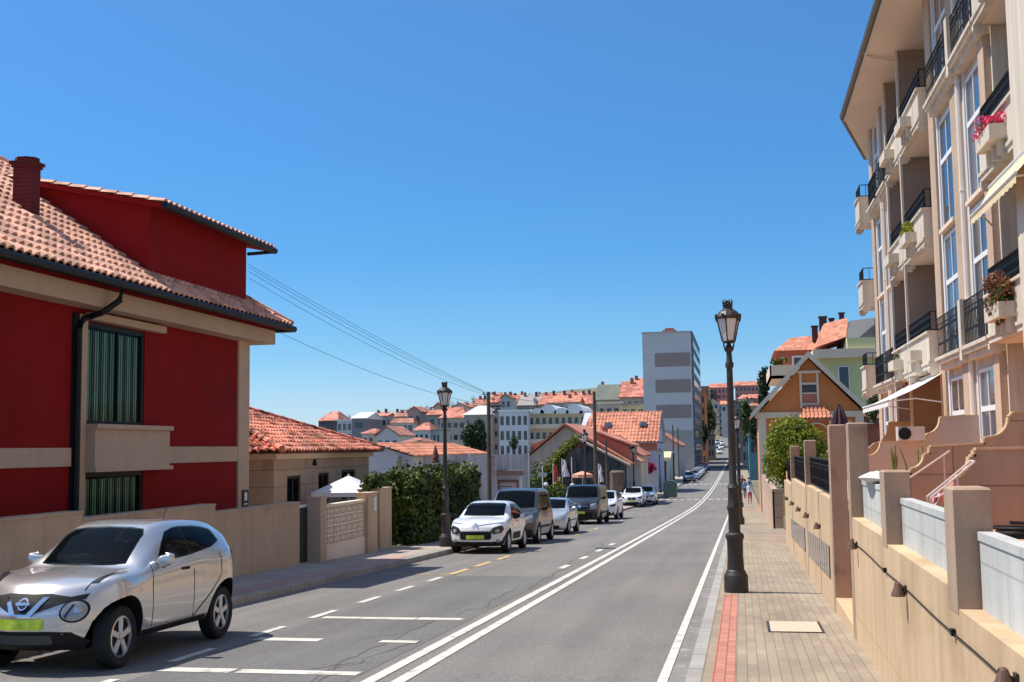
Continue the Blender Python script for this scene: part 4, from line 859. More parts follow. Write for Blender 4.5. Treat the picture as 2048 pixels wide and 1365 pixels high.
pier(PX0 - .34, PX0, 31.25, 32.1, .80, 'wide granite pier on the far side of the pierced block panel')
pier(PX0 - .6, PX0 - .25, 33.1, 34.3, .86, 'granite pier next to the dark hedge')
t = thing('block_panel', 'cream panel of pierced decorative blocks between two granite piers', 'wall', (PX0, 29.6, -.8))
mb = MB(); mb.box(PX0 - .26, PX0 - .10, 27.95, 31.25, -1.2, -.40); mb.box(PX0 - .28, PX0 - .08, 27.95, 31.25, .56, .62); mb.box(PX0 - .27, PX0 - .245, 27.95, 31.25, -.4, .56); part(mb, 'base', M('cream_block', (.80,.68,.54), .85, .06, 1.5, .1, 60), t)  # thin cream backing sheet added so the block openings look shaded
nb, nrw = 7, 4; cw, ch = 3.3/nb, .96/nrw; mb = MB()
for i in range(nb):
    for j in range(nrw):
        y0, z0 = 27.95 + i*cw, -.40 + j*ch; xa, xb_ = PX0 - .24, PX0 - .12
        mb.box(xa, xb_, y0, y0 + .035, z0, z0 + ch); mb.box(xa, xb_, y0 + cw - .035, y0 + cw, z0, z0 + ch); mb.box(xa, xb_, y0 + .035, y0 + cw - .035, z0, z0 + .025); mb.box(xa, xb_, y0 + .035, y0 + cw - .035, z0 + ch - .025, z0 + ch)
        cy_, cz_ = y0 + cw/2, z0 + ch/2
        for a in (0, math.pi/2, math.pi/4, -math.pi/4):
            c, s = math.cos(a), math.sin(a); L = .40*cw*abs(c) + 0 ; 
            p, q = (cy_ - c*cw*.45, cz_ - s*ch*.45), (cy_ + c*cw*.45, cz_ + s*ch*.45); nn = (-s*.014, c*.014)
            mb.prism([(p[0]-nn[0], p[1]-nn[1]), (q[0]-nn[0], q[1]-nn[1]), (q[0]+nn[0], q[1]+nn[1]), (p[0]+nn[0], p[1]+nn[1])], 'x', xa + .02 + .001*abs(a), xb_ - .012 - .002*abs(a))
        ring = [(cy_ + .30*cw*math.cos(k*math.pi/8), cz_ + .32*ch*math.sin(k*math.pi/8)) for k in range(16)]
        for k in range(16):
            p, q = ring[k], ring[(k+1) % 16]; f = lambda u: (cy_ + (u[0]-cy_)*.72, cz_ + (u[1]-cz_)*.72)
            mb.prism([p, q, f(q), f(p)], 'x', xa + .015, xb_ - .004)
part(mb, 'pierced_block', M('cream_block_pierced', (.78,.66,.52), .85, .06, 1.5, .1, 60), t)
t = thing('garden_gate', 'narrow dark gate beside the hedge pier', 'gate', (PX0 - .4, 32.6, -.9)); part(MB().box(PX0 - .42, PX0 - .36, 32.1, 33.1, -.95, .72), 'leaf', darkgreen, t)
mb = MB(); mb.box(PX0, PX0 + .02, 31.75, 31.95, .28, .66); solo(mb, 'letter_box', metal_w, 'small white letter box on the wide granite pier', 'letter box', (PX0, 31.85, .45))
# ------------------------------------------------------------------ low granite house with old tiles
lh = thing('stone_cottage', 'low granite block house with an old red hipped roof', 'house', (-13, 35, -1))
LX, LY0, LY1, LE = -13.0, 31.6, 40.3, 2.0
mb = MB()
OP = [(32.6, 33.7, -1.2, 1.25), (35.2, 36.2, -1.2, 1.28), (37.4, 38.8, .35, 1.33)]
ysx = [LY0]; 
for a, b, z0, z1 in OP: mb.box(LX - .35, LX, ysx[-1], a, -1.5, 1.75); mb.box(LX - .35, LX, a, b, z1, 1.75); mb.box(LX - .35, LX, a, b, -1.5, z0); ysx.append(b)
mb.box(LX - .35, LX, ysx[-1], LY1, -1.5, 1.75); part(mb, 'wall', granblock, lh)
mb = MB(); mb.box(-19, LX - .35, LY0, LY0 + .35, -1.5, 1.75); mb.box(-19, LX - .35, LY1 - .35, LY1, -1.5, 1.75); part(mb, 'end_wall', granblock_x, lh)
mb = MB(); mb.box(-19, LX + .14, LY0 - .14, LY1 + .14, 1.75, 1.93); part(mb, 'cornice', offwhite, lh)
for a, b, z0, z1 in OP:
    f = MB(); f.box(LX - .12, LX - .04, a, a + .08, z0, z1); f.box(LX - .12, LX - .04, b - .08, b, z0, z1); f.box(LX - .12, LX - .04, a + .08, b - .08, z1 - .08, z1); f.box(LX - .11, LX - .04, (a+b)/2 - .03, (a+b)/2 + .03, z0, z1 - .08); wn = part(f, 'window', door_dark, lh)
    part(MB().box(LX - .09, LX - .07, a + .08, b - .08, z0, z1 - .08), 'pane', win_car, wn)
ps = .37; ex, ey0, ey1 = LX + .42, LY0 - .42, LY1 + .45; run = 5.6; pv = math.sqrt(1 + ps*ps)
mb = MB(); mb.sm = True
tiles(mb, (ex, ey0, 1.98), (0,1,0), (-1,0,ps), [(0,0),(ey1-ey0,0),(ey1-ey0-run*.9,run*pv),(run*.9,run*pv)], .24, .34, .045, .04, 6)
tiles(mb, (ex, ey0, 1.98), (-1,0,0), (0,1,ps), [(0,0),(8,0),(8,run*.9*pv),(run*.95,run*.9*pv)], .24, .34, .045, .04, 6)
tiles(mb, (ex, ey1, 1.98), (-1,0,0), (0,-1,ps), [(0,0),(8,0),(8,run*.9*pv),(run*.95,run*.9*pv)], .24, .34, .045, .04, 4); ro = part(mb, 'roof', tile_red, lh, sharp=60)
mb = MB(); zt = 1.90 + run*ps
mb.add([(ex,ey0,1.90),(ex,ey1,1.90),(-22,ey1,1.90),(-22,ey0,1.90),(ex-run,ey0+run*.9,zt),(ex-run,ey1-run*.9,zt),(-22,ey1-run*.9,zt),(-22,ey0+run*.9,zt)], [(0,1,5,4),(1,2,6,5),(0,4,7,3),(4,5,6,7),(3,2,1,0)]); part(mb, 'roof_deck', tile_far2, lh)
mb = MB(); mb.sm = True
for k in range(20):
    for y0_, sg in ((ey0, 1), (ey1, -1)):
        q = Vector((ex - k*run/20, y0_ + sg*k*run*.9/20, 2.03 + ps*k*run/20)); dd = Vector((-run/20, sg*run*.9/20, ps*run/20)); mb.tube([q, q + dd*1.15], [.11, .09], 8)
part(mb, 'ridge_tile', tile_red, lh)
mb = MB(); mb.lathe([(.03,.2),(.05,.16),(.08,.02),(.05,0)], (LX + .25, 34.2, 1.52), 10); solo(mb, 'eave_lantern', black_iron, 'small dark lantern hanging under the cottage eave', 'lantern', (LX + .25, 34.2, 1.6))
# garden behind the pierced panel
t = thing('garden_parasol', 'open white square parasol behind the pierced block panel', 'parasol', (-11.75, 34, -.9))
mb = MB(); cx_, cy_ = -11.6, 34.0; ap_ = (cx_, cy_, 1.22); cs = [(cx_-.85, cy_-.9, .74), (cx_+.85, cy_-.9, .74), (cx_+.85, cy_+.9, .74), (cx_-.85, cy_+.9, .74)]
for k in range(4):
    a, b = Vector(cs[k]), Vector(cs[(k+1) % 4]); A = Vector(ap_)
    mb.grid(lambda u, v: A.lerp(a.lerp(b, u), v) + Vector((0, 0, -.05*math.sin(math.pi*v)*math.sin(math.pi*u))), 8, 6); mb.quad(a, b, b - Vector((0,0,.13)), a - Vector((0,0,.13)))
part(mb, 'canopy', parasol_w, t, fix=False); mb = MB(); mb.tube([(cx_, cy_, -1.0), (cx_, cy_, 1.26)], .025, 8); part(mb, 'pole', metal_w, t)
mb = MB(); mb.box(-10.95, -10.5, 33.2, 34.2, -.9, .55); mb.box(-11.0, -10.45, 33.1, 34.3, .55, .60); mb.box(-10.95, -10.9, 33.2, 33.3, .6, .78); mb.box(-10.55, -10.5, 33.2, 33.3, .6, .78); mb.box(-11.02, -10.4, 33.05, 34.35, .78, .84); solo(mb, 'garden_barbecue', fascia, 'pale stone garden barbecue under the white parasol', 'barbecue', (-10.8, 33.7, -.9))
# hedge and plants
def hedge_leaves(mb, x0, x1, y0, y1, z0, z1, n, sz, rng):
    def fn():
        q = rng.random(); y = rng.uniform(y0, y1)
        zb = lambda y: zr(y) + .1 if z0 is None else z0
        if q < .5:
            z = lerp(zb(y), z1, rng.random()**.8); return Vector((x1 + .05*math.sin(y*2.1 + z*1.7) + rng.gauss(0,.035), y, z)), (1, 0, .2)
        if q < .86: return Vector((rng.uniform(x0, x1), y, z1 + .11*math.sin(y*1.9) + .07*math.sin(y*5.1+2) + rng.gauss(0,.08) + (rng.random()**6)*.35)), (0, 0, 1)
        e = rng.random() < .75; return Vector((rng.uniform(x0, x1), (y0 if e else y1) + rng.gauss(0,.08), rng.uniform(zb(y), z1))), (0, -1 if e else 1, .2)
    leaves(mb, fn, n, sz, rng)
t = thing('hedge', 'tall dark clipped hedge with a sunlit top beside the left lantern lamp', 'hedge', (-10.6, 39, -1.2))
mb = MB(); hedge_leaves(mb, -11.1, -9.95, 35.2, 44.6, None, 1.02, 16000, .15, rnd); part(mb, 'foliage', leaf_hedge, t, fix=False)
mb = MB(); mb.box(-11.0, -10.03, 35.3, 44.45, -1.6, .92); part(mb, 'inner_mass', M('hedge_core', (.012,.02,.008), .95, .3, 3, .2, 20), t)  # solid core, its near-black colour stands for the shade inside the hedge
for (x, y, z, r, n, lb, mt) in ((-10.55, 33.3, .98, (.42,.5,.36), 700, 'dark green plant hanging over the narrow gate pier', leaf_mid), (-10.7, 35.6, 1.05, (.5,.7,.42), 800, 'bushy sunlit shrub at the near end of the hedge', leaf_hedge)):
    mb = MB(); blob_leaves(mb, (x, y, z), r, n, .13, rnd, 10); solo(mb, 'shrub', mt, lb, 'shrub', (x, y, z - r[2]), fix=False)
mb = MB(); blob_leaves(mb, (-9.85, 41, zr(41) + .3), (.15, .3, .15), 90, .09, rnd, 5); solo(mb, 'weed_clump', leaf_hedge, 'small weed clump at the foot of the hedge', 'weed', (-9.85, 41, zr(41) + .13), fix=False)
# ------------------------------------------------------------------ white outbuilding, corrugated fence, low white wall
t = thing('white_outbuilding', 'white gabled outbuilding with a long orange roof behind the cottage', 'building', (-15, 50, -1))
mb = MB(); mb.prism([(-18.5,-2.5),(-13.0,-2.5),(-13.0,1.70),(-14.4,2.12),(-18.5,.9)], 'y', 46, 59); part(mb, 'wall', white_w, t)
mb = MB(); mb.sm = True; tiles(mb, (-12.75, 45.8, 1.72), (0,1,0), (-1,0,.32), [(0,0),(13.5,0),(12.6,1.75),(0,1.75)], .25, .4, .04, .03, 4); part(mb, 'roof', tile_org, t)
t = thing('corrugated_fence', 'high grey corrugated metal fence behind the hedge', 'fence', (-12, 52, -1))
mb = MB(); a, b = Vector((-13.6, 45.6, 0)), Vector((-10.25, 57, 0)); dn = Vector((b.y-a.y, a.x-b.x, 0)).normalized()
mb.grid(lambda u, v: a.lerp(b, u) + dn*(.025 if int(u*240) % 4 < 2 else -.025) + Vector((0,0,lerp(-1.8, 1.70 + .02*math.sin(u*40), v))), 240, 2); part(mb, 'sheet', corr, t, fix=False)
mb = MB()
for k in range(7): p = a.lerp(b, k/6); mb.box(p.x - .04, p.x + .04, p.y + .1, p.y + .18, -1.8, 1.75)
part(mb, 'post', metal_w, t)
mb = MB(); mb.prism([(0,0),(.42,0),(.42,.95),(0,.95)], 'y', 0, .03); 
p = at(972, 945, 53.4); mb = MB(); mb.box(p.x - .25, p.x + .45, 53.3, 53.35, .55, 1.62); po = solo(mb, 'faded_poster', M('faded_poster', (.50,.44,.42), .8, .2, 5, .1, 30, stain=((.45,.14,.12), 3.5, .9, .5)), 'faded red and white poster board fixed on the corrugated fence', 'poster board', (p.x, 53.3, .6))
t = thing('white_yard_wall', 'low white wall with a blocked pinkish doorway behind the grey van', 'wall', (-11, 54, -1.5))
x0, x1 = at(958, 950, 54).x, at(1042, 950, 54).x
mb = MB(); mb.box(x0, x1, 54, 54.3, -2.4, .72); part(mb, 'wall', white_w, t)
mb = MB(); mb.box(x0 - .1, x1 + .1, 53.8, 54.4, .72, .95); part(mb, 'ledge', M('rusty_ledge', (.30,.20,.17), .9, .3, 3, .2, 30), t)
mb = MB(); xa, xb_ = at(1000, 950, 54).x, at(1034, 950, 54).x; mb.box(xa, xb_, 53.95, 54, -2.2, .40); d_ = part(mb, 'door', M('pinkish_door', (.55,.44,.43), .8, .08, 2, .05, 30), t)
mb = MB(); mb.box(xa - .08, xa, 53.93, 54, -2.2, .48); mb.box(xb_, xb_ + .08, 53.93, 54, -2.2, .48); mb.box(xa - .08, xb_ + .08, 53.9, 54, .40, .52); part(mb, 'frame', M('brown_frame', (.22,.12,.10), .8, .1, 2, 0), d_)
p = at(871, 910, 44.8)
t = thing('closed_parasol', 'closed brown parasol poking up above the corrugated fence', 'parasol', (p.x, 44.8, -1))
mb = MB(); mb.sm = True; mb.lathe([(.02,2.12),(.10,1.85),(.15,1.62),(.10,1.58),(.16,1.52),(.14,1.45)], (p.x, 44.8, 0), 10); part(mb, 'canopy', M('brown_cloth', (.16,.06,.04), .9, .15, 5, 0), t); part(MB().tube([(p.x,44.8,-1.2),(p.x,44.8,1.5)], .025, 6), 'pole', metal_w, t)
# ------------------------------------------------------------------ utility poles and wires
def upole(x, y, top, lb, arm=False, r=.10):
    t = thing('utility_pole', lb, 'utility pole', (x, y, zr(y)), 'wooden utility poles along the left pavement')
    mb = MB(); mb.sm = True; mb.tube([(x, y, zr(y) - .3), (x, y, top)], [r, r*.72], 8); part(mb, 'pole', wood_pole, t)
    if arm:
        mb = MB(); mb.tube([(x, y, top - .62), (x + .75, y, top - .58)], .03, 6); mb.tube([(x, y, top - 1.15), (x + .4, y, top - .62)], .018, 6)
        part(MB().tube([(x - .25, y, top - .1), (x + .25, y, top - .1)], .02, 6), 'crossarm', lamp_iron, t)
        br = part(mb, 'bracket', lamp_iron, t)
        for k in (-.2, 0, .2): part(MB().lathe([(.02,0),(.035,.02),(.03,.07),(.01,.09)], (x + k, y, top - .09), 8), 'insulator', lamp_iron, br)
upole(-10.2, 47.7, 4.32, 'wooden utility pole with a side bracket rising behind the hedge', True)
upole(-10.2, 84, 5.97, 'tall dark utility pole in front of the glass gable', False, .15)
upole(-10.3, 92, 2.6, 'shorter utility pole between the glass gable and the stone pillar', False, .10)
upole(-10.2, 143.5, 4.3, 'utility pole in front of the lavender house wall', False, .14)
upole(-10.2, 155, 4.4, 'utility pole just beyond the lavender house', False, .14)
upole(-10.2, 184, 5.3, 'thin utility pole near the cream awning, nearer of the two', False, .13)
upole(-10.2, 199, 5.1, 'thin utility pole near the cream awning, farther of the two', False, .13)
pt = Vector((-10.2, 47.7, 4.3))
for i, (px, py, dzt, lb) in enumerate(((497, 529, .05, 'uppermost overhead wire from the red house to the wooden pole'), (497, 535, 0, 'second overhead wire from the red house to the wooden pole'), (497, 543, -.08, 'third overhead wire from the red house to the wooden pole'), (497, 556, -.2, 'fourth and slackest of the upper overhead wires'), (556, 664, -.62, 'low overhead wire from the red house eave to the pole bracket'))):
    a = at(px, py, 29.2); b = pt + Vector(((i-2)*.1 if i < 4 else .5, 0, dzt)); sag = .12 + .05*i
    mb = MB(); mb.tube([a.lerp(b, k/14) - Vector((0,0,4*sag*(k/14)*(1-k/14))) for k in range(15)], .006, 4)
    solo(mb, 'overhead_wire', black_iron, lb, 'wire', a, 'overhead wires')
# wires on down the street
for i, (p, q, lb) in enumerate(((pt, Vector((-10.2, 84, 5.8)), 'overhead wire from the bracketed pole to the tall dark pole'), (Vector((-10.2, 84, 5.9)), Vector((-10.2, 143.5, 4.25)), 'overhead wire from the tall dark pole down the street'))):
    mb = MB(); mb.tube([p.lerp(q, k/14) - Vector((0,0,4*.5*(k/14)*(1-k/14))) for k in range(15)], .01, 4); solo(mb, 'overhead_wire', black_iron, lb, 'wire', p, 'overhead wires')
# ------------------------------------------------------------------ ivy clad house with dark glass gable
iv = thing('ivy_house', 'grey gabled house with red tiled roof and a dark glass front', 'house', (-14, 98, -3))
mb = MB(); mb.prism([(-18.2,-3.6),(-9.3,-3.6),(-9.3,.72),(-14.4,3.75),(-18.2,.75)], 'y', 98, 112); part(mb, 'wall', M('mid_grey_render', (.33,.33,.33), .85, .10, .3, .06, 20, streak=.15), iv)
mb = MB(); mb.sm = True; L_ = math.hypot(4.3, 3.2)
mb.sm = False
mb.slab([(-18.6,97.6,.62),(-14.4,97.6,3.9),(-14.4,112.4,3.9),(-18.6,112.4,.62)], (0,0,.14)); mb.slab([(-8.9,97.6,.50),(-14.4,97.6,3.9),(-14.4,112.4,3.9),(-8.9,112.4,.50)], (0,0,.14)); ro = part(mb, 'roof', tile_org, iv)
mb = MB(); mb.slab([(-18.62,97.55,.55),(-18.62,97.55,.78),(-14.4,97.55,4.06),(-14.4,97.55,3.83)], (0,-.06,0)); mb.slab([(-8.88,97.55,.42),(-8.88,97.55,.66),(-14.4,97.55,4.06),(-14.4,97.55,3.83)], (0,-.06,0)); part(mb, 'bargeboard', tile_far, iv)
for xs_, zs_ in (((-17.6, -14.9), (2.05, 3.2)), ((-8.95, -12.2), (2.0, 3.25))):
    mb = MB(); mb.slab([(xs_[0],99.6,zs_[0]),(xs_[1],99.6,zs_[1]),(xs_[1],108,zs_[1]),(xs_[0],108,zs_[0])], (0,0,.16)); dm_ = part(mb, 'dormer_roof', tile_far, ro)
    sg = 1 if xs_[0] < -14 else -1; mb = MB(); mb.prism([(xs_[0] + sg*.3, .75), (xs_[0] + sg*.3, zs_[0] + .02), (xs_[1], zs_[1] - .05), (xs_[1], .8)], 'y', 100, 107.6); part(mb, 'dormer', brick_w, ro)
    for k in range(7):
        y = 100.3 + k*1.05; part(MB().box(xs_[0] + sg*.27, xs_[0] + sg*.33, y, y + .7, 1.5, 2.0), 'window', win_far, ro)
g1 = [(-17.2,-3.6),(-9.35,-3.6),(-9.35,.62),(-13.4,2.68),(-17.2,-.9)]
mb = MB(); mb.prism(g1, 'y', 96.6, 97.95); gl = part(mb, 'glass_front', win_dark, iv)
mb = MB()
for x in (-16, -14.7, -13.4, -12.1, -10.8): 
    zt = lerp(-.9, 2.68, (x+17.2)/3.8) if x < -13.4 else lerp(2.68, .62, (x+13.4)/4.05); mb.box(x - .04, x + .04, 96.52, 96.6, -3.6, zt)
for z in (-1.5, -.2): mb.box(-17 if z < -1 else -16.4, -9.4, 96.54, 96.6, z, z + .07)
part(mb, 'mullion', slate, gl)
mb = MB(); mb.slab([(-8.9,96.2,.40),(-13.4,96.2,2.74),(-13.4,98,2.74),(-8.9,98,.40)], (0,0,.16)); mb.slab([(-17.6,96.2,-1.1),(-13.4,96.2,2.74),(-13.4,98,2.74),(-17.6,98,-1.1)], (0,0,.12)); part(mb, 'verge', fascia, iv)
mb = MB()
def ivyfn():
    k = rnd.random(); c = Vector((lerp(-17.6, -13.2, k), 96.3, lerp(-1.4, 2.85, k**.85))); return c + Vector((rnd.gauss(0,.2), rnd.gauss(0,.25), rnd.gauss(-.08,.17) - (1-k)**2*rnd.random()*2.2)), (0,-1,.6)
def ivylow():
    x = rnd.uniform(-17.7, -14.9); zt_ = lerp(-1.2, 1.4, (x + 17.6)/2.6); return Vector((x, 96.35 + rnd.gauss(0,.12), lerp(-2.9, zt_, rnd.random()**.8))), (0,-1,.3)
m2 = MB(); leaves(m2, ivylow, 1500, .24, rnd); solo(m2, 'climbing_ivy', leaf_dark, 'dark ivy mass covering the lower left of the glass gable', 'ivy', (-16.5, 96.3, -2.8), fix=False)
leaves(mb, ivyfn, 2200, .22, rnd); solo(mb, 'climbing_ivy', leaf_ivy, 'yellow green ivy climbing the left verge of the glass gable', 'ivy', (-17.5, 96.3, -1.5), fix=False)
mb = MB(); mb.sm = True; mb.lathe([(.7,0),(.62,.6),(.66,1.4),(.6,2.2),(.64,2.75),(.45,2.9)], (-9.8, 95, zr(95)), 9); solo(mb, 'stone_pillar', M('mossy_stone', (.15,.11,.08), .95, .35, 2, .3, 8, .4, 6), 'rough dark stone gate pillar beside the glass gable', 'pillar', (-9.8, 95, zr(95)))
for px, h0, mt, lb in ((1106, 935, flower_r, 'red and yellow flag hanging on its pole before the glass gable'), (1124, 925, cloth_white, 'white flag hanging beside the red flag'), (1143, 922, cloth_white, 'bare pale flagpole, third from the left'), (1197, 935, cloth_white, 'white banner flag at the right of the glass gable')):
    p = at(px, h0, 93); t = thing('flag', lb, 'flag', (p.x, 93, zr(93)))
    part(MB().tube([(p.x, 93, zr(93)), (p.x, 93, p.z + .3)], .035, 6), 'pole', metal_w, t)
    if 'bare' not in lb:
        wd = .55 if 'banner' not in lb else .35
        mb = MB(); mb.grid(lambda a, b: (p.x + .04 + wd*a*(.35 + .65*b) + .03*math.sin(9*b), 93 + .09*math.sin(7*a + 3*b), p.z + .2 - 1.35*b), 8, 8); part(mb, 'cloth', mt, t, fix=False)
        if 'yellow' in lb: mb = MB(); mb.grid(lambda a, b: (p.x + .3 + .3*a, 92.9 + .05*math.sin(5*a), p.z - .75 - .35*b), 3, 3); part(mb, 'yellow_band', paint_y, t, fix=False)
for px, py, lb in ((1092, 970, 'white globe lamp on a post beside the plants, left one'), (1145, 972, 'white globe lamp on a post beside the plants, right one')):
    p = at(px, py, 90); t = thing('globe_lamp', lb, 'garden lamp', (p.x, 90, zr(90)), 'white globe lamps'); part(MB().tube([(p.x, 90, zr(90)), (p.x, 90, p.z - .15)], .04, 6), 'post', metal_w, t)
    mb = MB(); mb.sm = True; mb.lathe([(.02,-.2),(.14,-.15),(.2,0),(.14,.15),(.02,.2)], p, 12); part(mb, 'globe', lampglass, t)
for k, (px, mt, lb) in enumerate(((1100, leaf_mid, 'green shrub under the red flag'), (1118, leaf_mid, 'green shrub between the flags'), (1132, leaf_mid, 'green shrub beside the right globe lamp'), (1112, flower_r, 'low red flowering plant in front of the flags'))):
    p = at(px, 980, 88); mb = MB(); blob_leaves(mb, (p.x, 88, -1.6 - (.6 if k == 3 else 0)), (.75, .6, .8 if k < 3 else .35), 420, .16, rnd, 8); solo(mb, 'terrace_shrub', mt, lb, 'shrub', (p.x, 88, -2.5), fix=False)
for px, py, r_, mt, lb in ((1062, 965, (1.3,.8,1.7), leaf_mid, 'dark bushy mass of ivy at the left foot of the glass gable'), (1125, 985, (1.7,.7,.9), leaf_bush, 'bright green shrubs massed below the flags'), (1150, 990, (1.0,.6,.6), leaf_mid, 'green shrub left of the black van roof')):
    p = at(px, py, 91); mb = MB(); blob_leaves(mb, (p.x, 91, p.z), r_, 1100, .2, rnd, 12); solo(mb, 'terrace_shrub', mt, lb, 'shrub', (p.x, 91, p.z - r_[2]), fix=False)
t = thing('striped_parasol', 'open orange parasol before the dark glass gable', 'parasol', (at(1165, 960, 92).x, 92, -2.8)); p = at(1165, 944, 92)
mb = MB(); mb.lathe([(.05,.25),(.8,.0),(.82,-.25)], (p.x, 92, p.z - .2), 10); part(mb, 'canopy', M('salmon_cloth', (.72,.33,.22), .9, .2, 4, 0), t, fix=False); part(MB().tube([(p.x,92,-2.8),(p.x,92,p.z)], .03, 6), 'pole', metal_w, t)
p = at(1085, 950, 80); t = thing('street_sign', 'small pale sign on a thin post before the ivy', 'sign', (p.x, 80, zr(80)), None); part(MB().tube([(p.x,80,zr(80)-.2),(p.x,80,p.z+.6)], .03, 6), 'post', metal_w, t); part(MB().box(p.x-.3,p.x+.3,79.93,79.97,p.z-.12,p.z+.15), 'plate', grey_w, t)
t = thing('terrace_wall', 'low sandy terrace wall in front of the glass gable', 'wall', (-10.2, 85, -2.5)); mb = MB()
for y in range(58, 94, 3): mb.hexa([(-10.4,y,zr(y)-.3),(-10.15,y,zr(y)-.3),(-10.15,y+3,zr(y+3)-.3),(-10.4,y+3,zr(y+3)-.3),(-10.4,y,zr(y)+.9),(-10.15,y,zr(y)+.9),(-10.15,y+3,zr(y+3)+.9),(-10.4,y+3,zr(y+3)+.9)])
part(mb, 'wall', cream_w, t)
# ------------------------------------------------------------------ lavender house with big orange roof
lv = thing('lavender_house', 'tall house with a broad orange tiled roof and lavender walls', 'house', (-13, 138, -3.3))
mb = MB(); mb.box(-18.3, -9.5, 138, 150, -4.5, 2.5); part(mb, 'wall', greyblue_w, lv)
mb = MB(); mb.box(-18.3, -9.48, 137.97, 138, 1.5, 2.5); part(mb, 'frieze', brick_w, lv)
mb = MB(); mb.sm = True; tiles(mb, (-18.8, 137.4, 2.55), (1,0,0), (0,7.6,3.8), [(0,0),(9.55,0),(9.4,8.4),(.9,8.4)], .42, .9, .07, .05, 4); ro = part(mb, 'roof', tile_org, lv)
mb = MB(); mb.slab([(-18.8,137.4,2.42),(-9.25,137.4,2.42),(-9.25,145,6.2),(-18.8,145,6.2)], (0,0,.05)); mb.slab([(-18.8,152,2.42),(-9.25,152,2.42),(-9.25,145,6.2),(-18.8,145,6.2)], (0,0,.08)); mb.prism([(138,2.4),(150,2.4),(145,6.1)], 'x', -9.6, -9.5); part(mb, 'gable', greyblue_w, lv)
for px, py in ((1216, 838), (1287, 839)):
    p = at(px, py, 141.2); mb = MB(); mb.add([(p.x-.4,140.7,4.15),(p.x+.4,140.7,4.15),(p.x+.4,141.7,4.65),(p.x-.4,141.7,4.65),(p.x-.4,140.6,4.45),(p.x+.4,140.6,4.45),(p.x+.4,141.6,4.95),(p.x-.4,141.6,4.95)], [(4,5,6,7),(0,1,5,4),(1,2,6,5),(2,3,7,6),(3,0,4,7)]); part(mb, 'skylight', win_far, ro)
for px, z1 in ((1210, 4.1), (1196, 3.6)):
    p = at(px, 860, 128); mb = MB(); mb.box(p.x-.3,p.x+.3,127.7,128.3,1.0,z1); mb.box(p.x-.38,p.x+.38,127.6,128.4,z1,z1+.12); part(mb, 'chimney', brick_w, ro)
mb = MB(); mb.prism([(-16,-4),(-10,-4),(-10,1.2),(-13,3.0),(-16,1.2)], 'y', 118, 130); wv = part(mb, 'rear_wing', cream_w, lv)
mb = MB(); mb.slab([(-16.3,117.5,1.1),(-13,117.5,3.15),(-13,130.5,3.15),(-16.3,130.5,1.1)], (0,0,.14)); mb.slab([(-9.6,117.5,1.0),(-13,117.5,3.15),(-13,130.5,3.15),(-9.6,130.5,1.0)], (0,0,.14)); part(mb, 'rear_roof', tile_far, lv)
mb = MB(); p = at(1297, 928, 136.5); blob_leaves(mb, (p.x, 136.6, p.z), (1.25, .5, 1.0), 900, .28, rnd, 12); solo(mb, 'bougainvillea', flower_m, 'magenta bougainvillea cascading on the lavender wall', 'climbing plant', (p.x, 136.6, p.z - 1), fix=False)
t = thing('waste_container', 'dark green domed waste container by the left kerb', 'container', (-7.0, 119, zr(119)))
mb = MB(); mb.box(-7.65, -6.35, 118.4, 119.8, zr(119) + .12, zr(119) + 1.3); part(mb, 'body', bin_green, t)
mb = MB(); mb.sm = True; mb.prism([(-7.70 + .70 - .70*math.cos(q*math.pi/8), zr(119) + 1.3 + .5*math.sin(q*math.pi/8)) for q in range(9)], 'y', 118.35, 119.85); part(mb, 'lid', bin_green, t)
for x in (-7.4, -6.6): part(MB().lathe([(.1,-.05),(.1,.05)], (x, 118.5, zr(119) + .12), 10, 'x'), 'wheel', tyre_m, t)
# shops and small houses farther along the left
t = thing('roadside_shop', 'low shop with a cream awning far along the left pavement', 'shop', (-11, 175, -3.3))
mb = MB(); mb.box(-16, -10.4, 172, 190, -4, 0.9); part(mb, 'wall', cream_w, t); mb = MB(); mb.box(-16.3, -10.1, 171.7, 190.3, .9, 1.15); part(mb, 'roof', grey_w, t)
mb = MB(); mb.slab([(-12.9,169.8,.35),(-9.8,169.8,.35),(-9.8,172,1.2),(-12.9,172,1.2)], (0,0,.06)); mb.box(-12.9,-9.8,169.78,169.84,.0,.40); part(mb, 'awning', awn_c, t, fix=False)
part(MB().box(-12.5, -10.6, 171.9, 172, -3, -.2), 'window', win_far, t)
t = thing('pink_roof_house', 'small house with a faded pink roof in front of the tower', 'house', (-13, 205, -3.3))
mb = MB(); mb.prism([(-15.5,-4),(-10.4,-4),(-10.4,2.2),(-13.6,4.3),(-15.5,3.2)], 'y', 205, 228); part(mb, 'wall', M('beige_render', (.52,.44,.38), .85, .12, .3, .1, 5), t); mb = MB(); mb.slab([(-10.1,204.5,2.0),(-13.6,204.5,4.35),(-13.6,228,4.35),(-10.1,228,2.0)], (0,0,.2)); mb.slab([(-15.8,204.5,3.0),(-13.6,204.5,4.35),(-13.6,228,4.35),(-15.8,228,3.0)], (0,0,.2)); part(mb, 'roof', tile_far, t)
for k in range(3): part(MB().box(-14.8 + k*1.4, -14.0 + k*1.4, 204.93, 205, -.2, 1.2), 'window', win_far, t)
